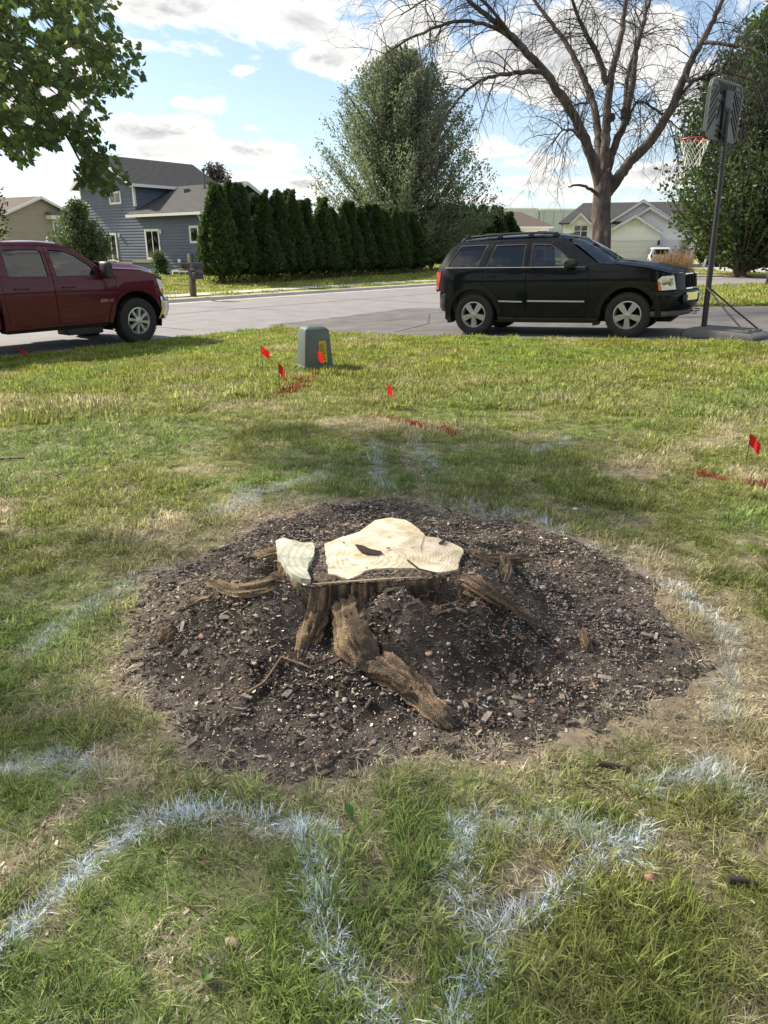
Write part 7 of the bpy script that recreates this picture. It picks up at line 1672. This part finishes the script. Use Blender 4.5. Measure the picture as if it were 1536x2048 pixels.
# ---- dead tree behind the parked vehicle
m_dead = bark_mat('dead_bark', (.030, .025, .023), (.085, .070, .062), (.17, .145, .13), 9, (1, 1, .18), 1.0)
m_dtw = mat('dead_twig', (.044, .042, .043), .9, scale=3, var=.25)
dt0 = at_depth(1203, 500, 20.0); dbase = Vector((dt0.x, dt0.y, tz(dt0.x, dt0.y))); dead = empty('dead_tree', dbase, 0, 'tall leafless dead tree with grey bark behind the parked vehicle', 'tree')
limbs = MB(); twigs = MB(); r_ = np.random.default_rng(81)
def cr_path(P, sub=6):
    out = []; n = len(P)
    for i in range(n - 1):
        a, b, c, d = P[max(i-1, 0)], P[i], P[i+1], P[min(i+2, n-1)]
        for k in range(sub):
            t = k / sub; out.append(.5 * ((2*b) + (c - a)*t + (2*a - 5*b + 4*c - d)*t*t + (3*b - a - 3*c + d)*t**3))
    out.append(P[-1]); return out
ALL = []
def limb(px, D0, D1, r0, r1, sides=12, record=True, wob=.03, target=None, nm=None):
    n = len(px); P = [at_depth(x, y, D0 + (D1 - D0) * i / (n - 1)) - dbase for i, (x, y) in enumerate(px)]; Q = cr_path(P); m = len(Q)
    Q = [q + Vector(r_.normal(0, wob * .4, 3)) if 0 < i < m - 1 else q for i, q in enumerate(Q)]; rad = [r0 * (1 - i / (m - 1)) ** .85 + r1 * (i / (m - 1)) for i in range(m)]
    b = MB(); b.tube(Q, rad, sides); b.build(nm or 'limb', m_dead, dead, smooth=True, angle=80)
    if record: ALL.append((Q, rad))
    return Q
tq = [Vector((0, 0, -.15)), Vector((.02, 0, .25)), Vector((0, 0, 1.0))] + [at_depth(x, y, 20) - dbase for x, y in ((1203, 470), (1202, 430), (1204, 395), (1207, 370), (1207, 345))]
Q = cr_path(tq); b = MB(); rad = [np.interp(i / (len(Q) - 1), [0, .1, .2, .6, .8, .92, 1], [.42, .30, .265, .245, .245, .27, .18]) for i in range(len(Q))]; b.tube(Q, rad, 28)
for i, v in enumerate(b.v):
    c = Q[min(i // 28, len(Q) - 1)]; w = Vector(v) - c; a = math.atan2(w.y, w.x); k = 1 + .10 * (float(fbm(a * 4, v[2] * .6, 2.2, 3)) - .5) + .10 * (float(fbm(a * 14, v[2] * 1.1, 1.6, 2)) - .5); b.v[i] = tuple(c + w * k)
trunk_o = b.build('trunk', m_dead, dead, smooth=True, angle=80)
kn = at_depth(1211, 468, 19.74) - dbase; b = MB(); b.grid(lambda u, v: (kn.x + .055 * u * math.cos(2*math.pi*v), kn.y - .012 * (1 - u * u), kn.z + .08 * u * math.sin(2*math.pi*v)), 6, 14); b.build('broken_stub', mat('bare_wood', (.22, .155, .10), .9, scale=20, var=.3, bump=.6), trunk_o, smooth=True)
limb([(1203,385),(1182,312),(1157,250),(1122,190),(1078,132),(1032,82),(988,42),(940,5),(895,-40)], 20, 18.2, .155, .03)
limb([(1204,375),(1197,300),(1194,250),(1184,200),(1165,150),(1140,100),(1110,55),(1075,10),(1050,-30)], 20, 21.5, .125, .03)
limb([(1206,370),(1211,290),(1213,240),(1222,160),(1238,90),(1248,30),(1255,-40)], 20, 20.3, .145, .04)
limb([(1210,370),(1226,300),(1246,250),(1265,170),(1276,90),(1290,30),(1306,-25)], 20, 21.6, .12, .03)
limb([(1209,392),(1232,362),(1255,330),(1302,280),(1342,218),(1370,150),(1400,90),(1432,30),(1455,-30)], 20, 18.8, .165, .04)
limb([(1214,168),(1196,112),(1178,80),(1158,40),(1140,-15)], 20.2, 19.5, .09, .03)
limb([(1246,235),(1252,180),(1262,120),(1285,60),(1300,-10)], 20.5, 22.5, .07, .02)
limb([(1370,150),(1384,163),(1420,146),(1470,150),(1535,170)], 19.3, 18.0, .06, .02, 8)
limb([(1405,85),(1450,88),(1500,98),(1560,125)], 19.1, 17.5, .05, .015, 8); limb([(1342,218),(1380,168),(1420,160),(1466,195),(1492,260),(1500,330)], 19.5, 18.0, .05, .008, 8)
limb([(1086,143),(1045,145),(1000,150),(955,165),(915,200),(895,225)], 19.0, 17.5, .065, .012, 8); limb([(1060,112),(1000,62),(930,42),(860,58),(790,95),(770,110)], 18.9, 17.0, .06, .010, 8); limb([(1030,80),(960,-2),(880,-10),(800,30)], 18.6, 17.5, .05, .01, 8)
limb([(1255,250),(1272,205),(1300,212),(1330,232),(1355,255),(1370,262)], 20.6, 19.0, .04, .010, 8); limb([(1180,310),(1150,265),(1125,262),(1105,285)], 19.6, 18.6, .04, .008, 8); limb([(1185,205),(1150,210),(1120,225)], 20.8, 21.5, .04, .01, 8)
limb([(1196,388),(1180,378),(1160,371),(1136,373)], 19.9, 19.6, .055, .018, 8, False, nm='broken_branch'); limb([(1214,365),(1219,345),(1221,338)], 19.85, 19.8, .05, .03, 8, False, nm='broken_branch'); limb([(1214,245),(1228,236),(1222,226)], 20.1, 19.9, .06, .04, 8, False, nm='broken_branch')
def grow_twig(p, d, length, r0, depth, dr, mb):
    n = max(3, int(length / .13)); P = [p.copy()]; q = p.copy(); d = d.normalized(); side = Vector(r_.normal(0, 1, 3)) * .05
    for i in range(n):
        d = (d + Vector(r_.normal(0, .10, 3)) + Vector((0, 0, -dr * (i / n))) + side * .4).normalized(); q = q + d * (length / n); P.append(q.copy())
    mb.tube(P, [r0 * (1 - .8 * i / n) for i in range(n + 1)], 4 if r0 > .008 else 3, caps=False)
    if depth > 0:
        k = max(2, int(length * (3.6 if depth > 1 else 3.2)))
        for j in range(k):
            i = int(r_.integers(1, n)); dd = (P[i + 1] - P[i]).normalized() if i < n else d; o = Vector(r_.normal(0, 1, 3)); o = (o - dd * o.dot(dd)).normalized()
            grow_twig(P[i], dd * .75 + o * .75, length * r_.uniform(.32, .6), max(.0032, r0 * .5), depth - 1, dr * 1.15, mb)
for (Q, rad) in ALL:
    m = len(Q)
    for i in range(int(m * .22), m - 1):
        if Q[i].z + dbase.z < 3.4: continue
        for _ in range(2 if rad[i] < .07 else 1):
            if r_.random() > .72: continue
            dd = (Q[i+1] - Q[i]).normalized(); o = Vector(r_.normal(0, 1, 3)); o = (o - dd * o.dot(dd)).normalized()
            grow_twig(Q[i], dd * .55 + o * .9 + Vector((0, 0, .12)), r_.uniform(.8, 2.1), min(.015, rad[i] * .40 + .004), 2, .26, twigs)
    if rad[-1] < .035: grow_twig(Q[-1], Q[-1] - Q[-2], 1.2, rad[-1] * .8, 2, .3, twigs)
# hanging bunches on the right
for (x, y, D) in ((1466,195,18.3), (1492,255,18.1), (1480,220,18.2), (1500,320,18.0), (1510,165,17.9), (1535,170,17.9), (1450,170,18.6)):
    for _ in range(7): grow_twig(at_depth(x, y, D) - dbase, Vector((r_.normal(0, .5), r_.normal(0, .5), -.5)), r_.uniform(.7, 1.5), .009, 1, .5, twigs)
twigs.build('twigs', m_dtw, dead, fix=False)['kind'] = 'stuff'

# ---- maple overhanging from the left; its crown shades the foreground
m_map = foliage_mat('maple_leaf', (.030, .062, .024), (.105, .165, .050), .48, .45, .45)
mbase = Vector((-7.7, 6.0, tz(-7.7, 6.0))); maple = empty('maple_tree', mbase, 0, 'leafy maple branches hanging in from the upper left corner', 'tree')
def leaf_outline():
    half = [(0, -.02), (.16, .02), (.30, -.02), (.34, .16), (.50, .26), (.38, .36), (.44, .56), (.26, .54), (.20, .70), (.10, .80), (0, 1.0)]
    return half + [(-x, y) for x, y in half[-2:0:-1]]
LO = np.array(leaf_outline()); 
def maple_leaves(P, size, r_, axis, spread):
    n = len(P); k = len(LO); d = unit(r_.normal(size=(n, 3)) * spread + axis); s = unit(np.cross(d, r_.normal(size=(n, 3)))); up = np.cross(s, d); L_ = size * (.7 + .6 * r_.random(n))
    x = LO[:, 0][None, :, None]; y = LO[:, 1][None, :, None]; bend = (.25 * np.abs(LO[:, 0]) - .22 * LO[:, 1] ** 2)[None, :, None]
    V = P[:, None, :] + (s[:, None, :] * x + d[:, None, :] * y + up[:, None, :] * bend) * L_[:, None, None]
    C_ = P[:, None, :] + d[:, None, :] * (L_[:, None, None] * .35); V = np.concatenate([V, C_], 1); i = np.arange(n)[:, None] * (k + 1)
    tri = np.array([(k, j, (j + 1) % k) for j in range(k)]); T = (i[:, :, None] + tri[None]).reshape(-1, 3)
    return V.reshape(-1, 3), T
POLY = [[(-80,-60),(232,-60),(236,20),(228,55),(268,75),(288,100),(286,160),(262,205),(215,192),(205,215),(228,248),(198,256),(206,288),(168,272),(132,262),(112,308),(78,292),(66,335),(42,346),(8,312),(-80,330)], [(128,258),(165,275),(205,290),(240,298),(262,322),(252,348),(262,384),(236,388),(214,404),(196,385),(178,392),(152,362),(166,330),(150,300)]]
GAPS = [(82,55,26,15),(140,110,18,14),(60,90,16,12),(148,218,20,16),(95,188,22,13),(20,210,14,12),(205,60,10,12),(40,30,22,14),(175,150,10,8),(30,140,14,9),(150,45,9,8),(100,128,11,9),(118,232,18,12),(185,236,14,9),(15,270,14,10),(60,250,12,9), (150,318,14,12)]
r_ = np.random.default_rng(91)
def in_view(P, pad=14):
    x, y, D = project(P[:, 0], P[:, 1], P[:, 2]); return (D > .3) & (x > -pad) & (x < 1536 + pad) & (y > -pad) & (y < 2048 + pad), x, y
def allowed(x, y):
    ok = inpoly(x, y, POLY[0]) | inpoly(x, y, POLY[1])
    for gx_c, gy_c, ra, rb in GAPS: ok &= ((x - gx_c) / ra) ** 2 + ((y - gy_c) / rb) ** 2 > .75 + .5 * fbm(x / 9, y / 9, 1.0, 2)
    return ok
# sprays of leaves in the part of the crown that hangs into view
cl, ax_ = [], []
tb = MB()
def spray_from(p0, p1, nl, rsp):
    pts_ = [p0.lerp(p1, t) + Vector((0, 0, -.12 * t * t)) for t in (0, .3, .6, 1)]; tb.tube(pts_, [.007, .005, .004, .002], 4, caps=False)
    t = r_.random(nl); q = np.array([tuple(p0.lerp(p1, s_) + Vector((0, 0, -.12 * s_ * s_))) for s_ in t]) + r_.normal(0, rsp, (nl, 3)); cl.append(q); d = (p1 - p0).normalized(); ax_.append(np.repeat(np.array([[d.x * .7, d.y * .7, -.75]]), nl, 0))
for i in range(470):
    which = 0 if r_.random() < .86 else 1; pg = POLY[which]; xs = [p[0] for p in pg]; ys = [p[1] for p in pg]
    for _ in range(30):
        px, py = r_.uniform(min(xs), max(xs)), r_.uniform(max(min(ys), -60), max(ys))
        if inpoly(np.array([px]), np.array([py]), pg)[0]: break
    D = r_.uniform(5.2, 7.4) if which == 0 else r_.uniform(5.7, 6.3); p1 = at_depth(px, py, D); p0 = p1 + Vector((-.34, .0, .20)) + Vector(r_.normal(0, .08, 3)); spray_from(p0, p1, 22, .10)
LP = np.concatenate(cl); LA = np.concatenate(ax_); vis, x, y = in_view(LP); k = ~vis | allowed(x, y + 9); LP, LA = LP[k], LA[k]
o_ = np.array(mbase)
# the nearest leaves of the hanging edge are leaves of their own, the rest is the crown
vis, x, y = in_view(LP); rimd = seg_dist(x, y, POLY[0]) ; rimd = np.minimum(rimd, seg_dist(x, y, POLY[1] + [POLY[1][0]])); order = np.argsort(np.where(vis & (x > 40) & (y > 8), rimd + 30 * (LP[:, 1] - 5), 1e9))[:280]
solo = np.zeros(len(LP), bool); solo[order] = True
V, T_ = maple_leaves(LP[~solo] - o_, 0.054, r_, LA[~solo], .55)
# rest of the crown, unseen left and above, thinned and clipped to shape its shade
n = 1900; u = unit(r_.normal(size=(n, 3))) * (.55 + .45 * r_.random((n, 1)) ** .5); C0 = np.array([-6.9, 6.6, 5.6]); P = C0 + u * np.array([3.4, 3.0, 3.0]); vis, x, y = in_view(P, 30); P = P[~vis & (P[:, 1] - .70 * P[:, 2] < 3.6)]
me2 = leaves(P - o_, .20, r_, m_map, 'crown', np.array([0, 0, -.5]), .8, .75)
link('crown', tri_mesh('crown', V, T_, m_map), None, maple); link('outer_crown', me2, None, maple)
lmesh = []
for i in range(6):
    v1, t1 = maple_leaves(np.zeros((1, 3)), .058, r_, np.array([[.4 * math.cos(i), .4 * math.sin(i), -.8]]), .5); lmesh.append(tri_mesh('leaf', v1, t1, m_map))
for j, i in enumerate(order): link('leaf', lmesh[j % 6], None, maple, loc=tuple(LP[i] - o_), rot=(r_.normal(0, .35), r_.normal(0, .35), r_.uniform(0, 6.28)))
tbm = MB(); tbm.tube([(0, 0, -.2), (.02, .0, 1.0), (.05, -.02, 2.4), (.1, -.1, 4.5), (.1, -.1, 8.5)], [.34, .25, .23, .18, .05], 14)
for (px, py, D, r0) in ((60, 150, 6.4, .05), (150, 60, 6.6, .05), (20, 250, 6.2, .045), (180, 180, 6.0, .035), (120, 240, 6.1, .035)):
    tip = at_depth(px, py, D) - mbase; tbm.tube(cr_path([Vector((.06, -.05, 3.0 + r_.random() * 2)), Vector((tip.x * .45, tip.y * .45, tip.z + 1.2)), tip]), [r0 * (1 - .85 * i / 12) for i in range(13)], 7, caps=False)
tip = [at_depth(x, y, 6.0) - mbase for x, y in ((60, 180), (100, 230), (135, 275), (165, 330), (200, 365))]; tbm.tube(cr_path(tip), [.018 * (1 - .8 * i / 24) for i in range(25)], 6, caps=False)
for i in range(len(tb.v)): tb.v[i] = tuple(np.array(tb.v[i]) - o_)
V0 = np.array(tb.v) + o_; bad = in_view(V0)[0] & ~allowed(in_view(V0)[1], in_view(V0)[2]); tb.f = [f for f in tb.f if not any(bad[list(f)])]; tb.mi = [0] * len(tb.f)
tbm.build('trunk', m_bark, maple, smooth=True, fix=False); tb.build('twigs', m_bark, maple, fix=False)['kind'] = 'stuff'

# ------------------------------------------------------------------ unseen trees added behind the viewer, dark reflections for car windows and paint
m_refl_tree = foliage_mat('reflection_tree_leaf', (.018, .036, .014), (.060, .095, .030), .3)
for i, (x, y, h, w) in enumerate(((-14, -19, 7.5, 3.8), (-5, -23, 8.5, 4.4), (5, -22, 7.5, 4.2), (14, -19, 8.0, 4.2), (23, -12, 7.5, 3.8))):
    shoots_tree('reflection_tree', '%s unseen tree added behind the viewer for car reflections, counted from the street side' % ORD[i], (x, y, tz(x, y)), h, env_pts([(0, w * .7), (.3, w), (.6, w * .8), (.9, w * .4), (1, .4)]), 130, 46, .42, m_refl_tree, 120 + i, .22, .3, .8, 1.0, group='unseen trees added behind the viewer', clump_r=.4)
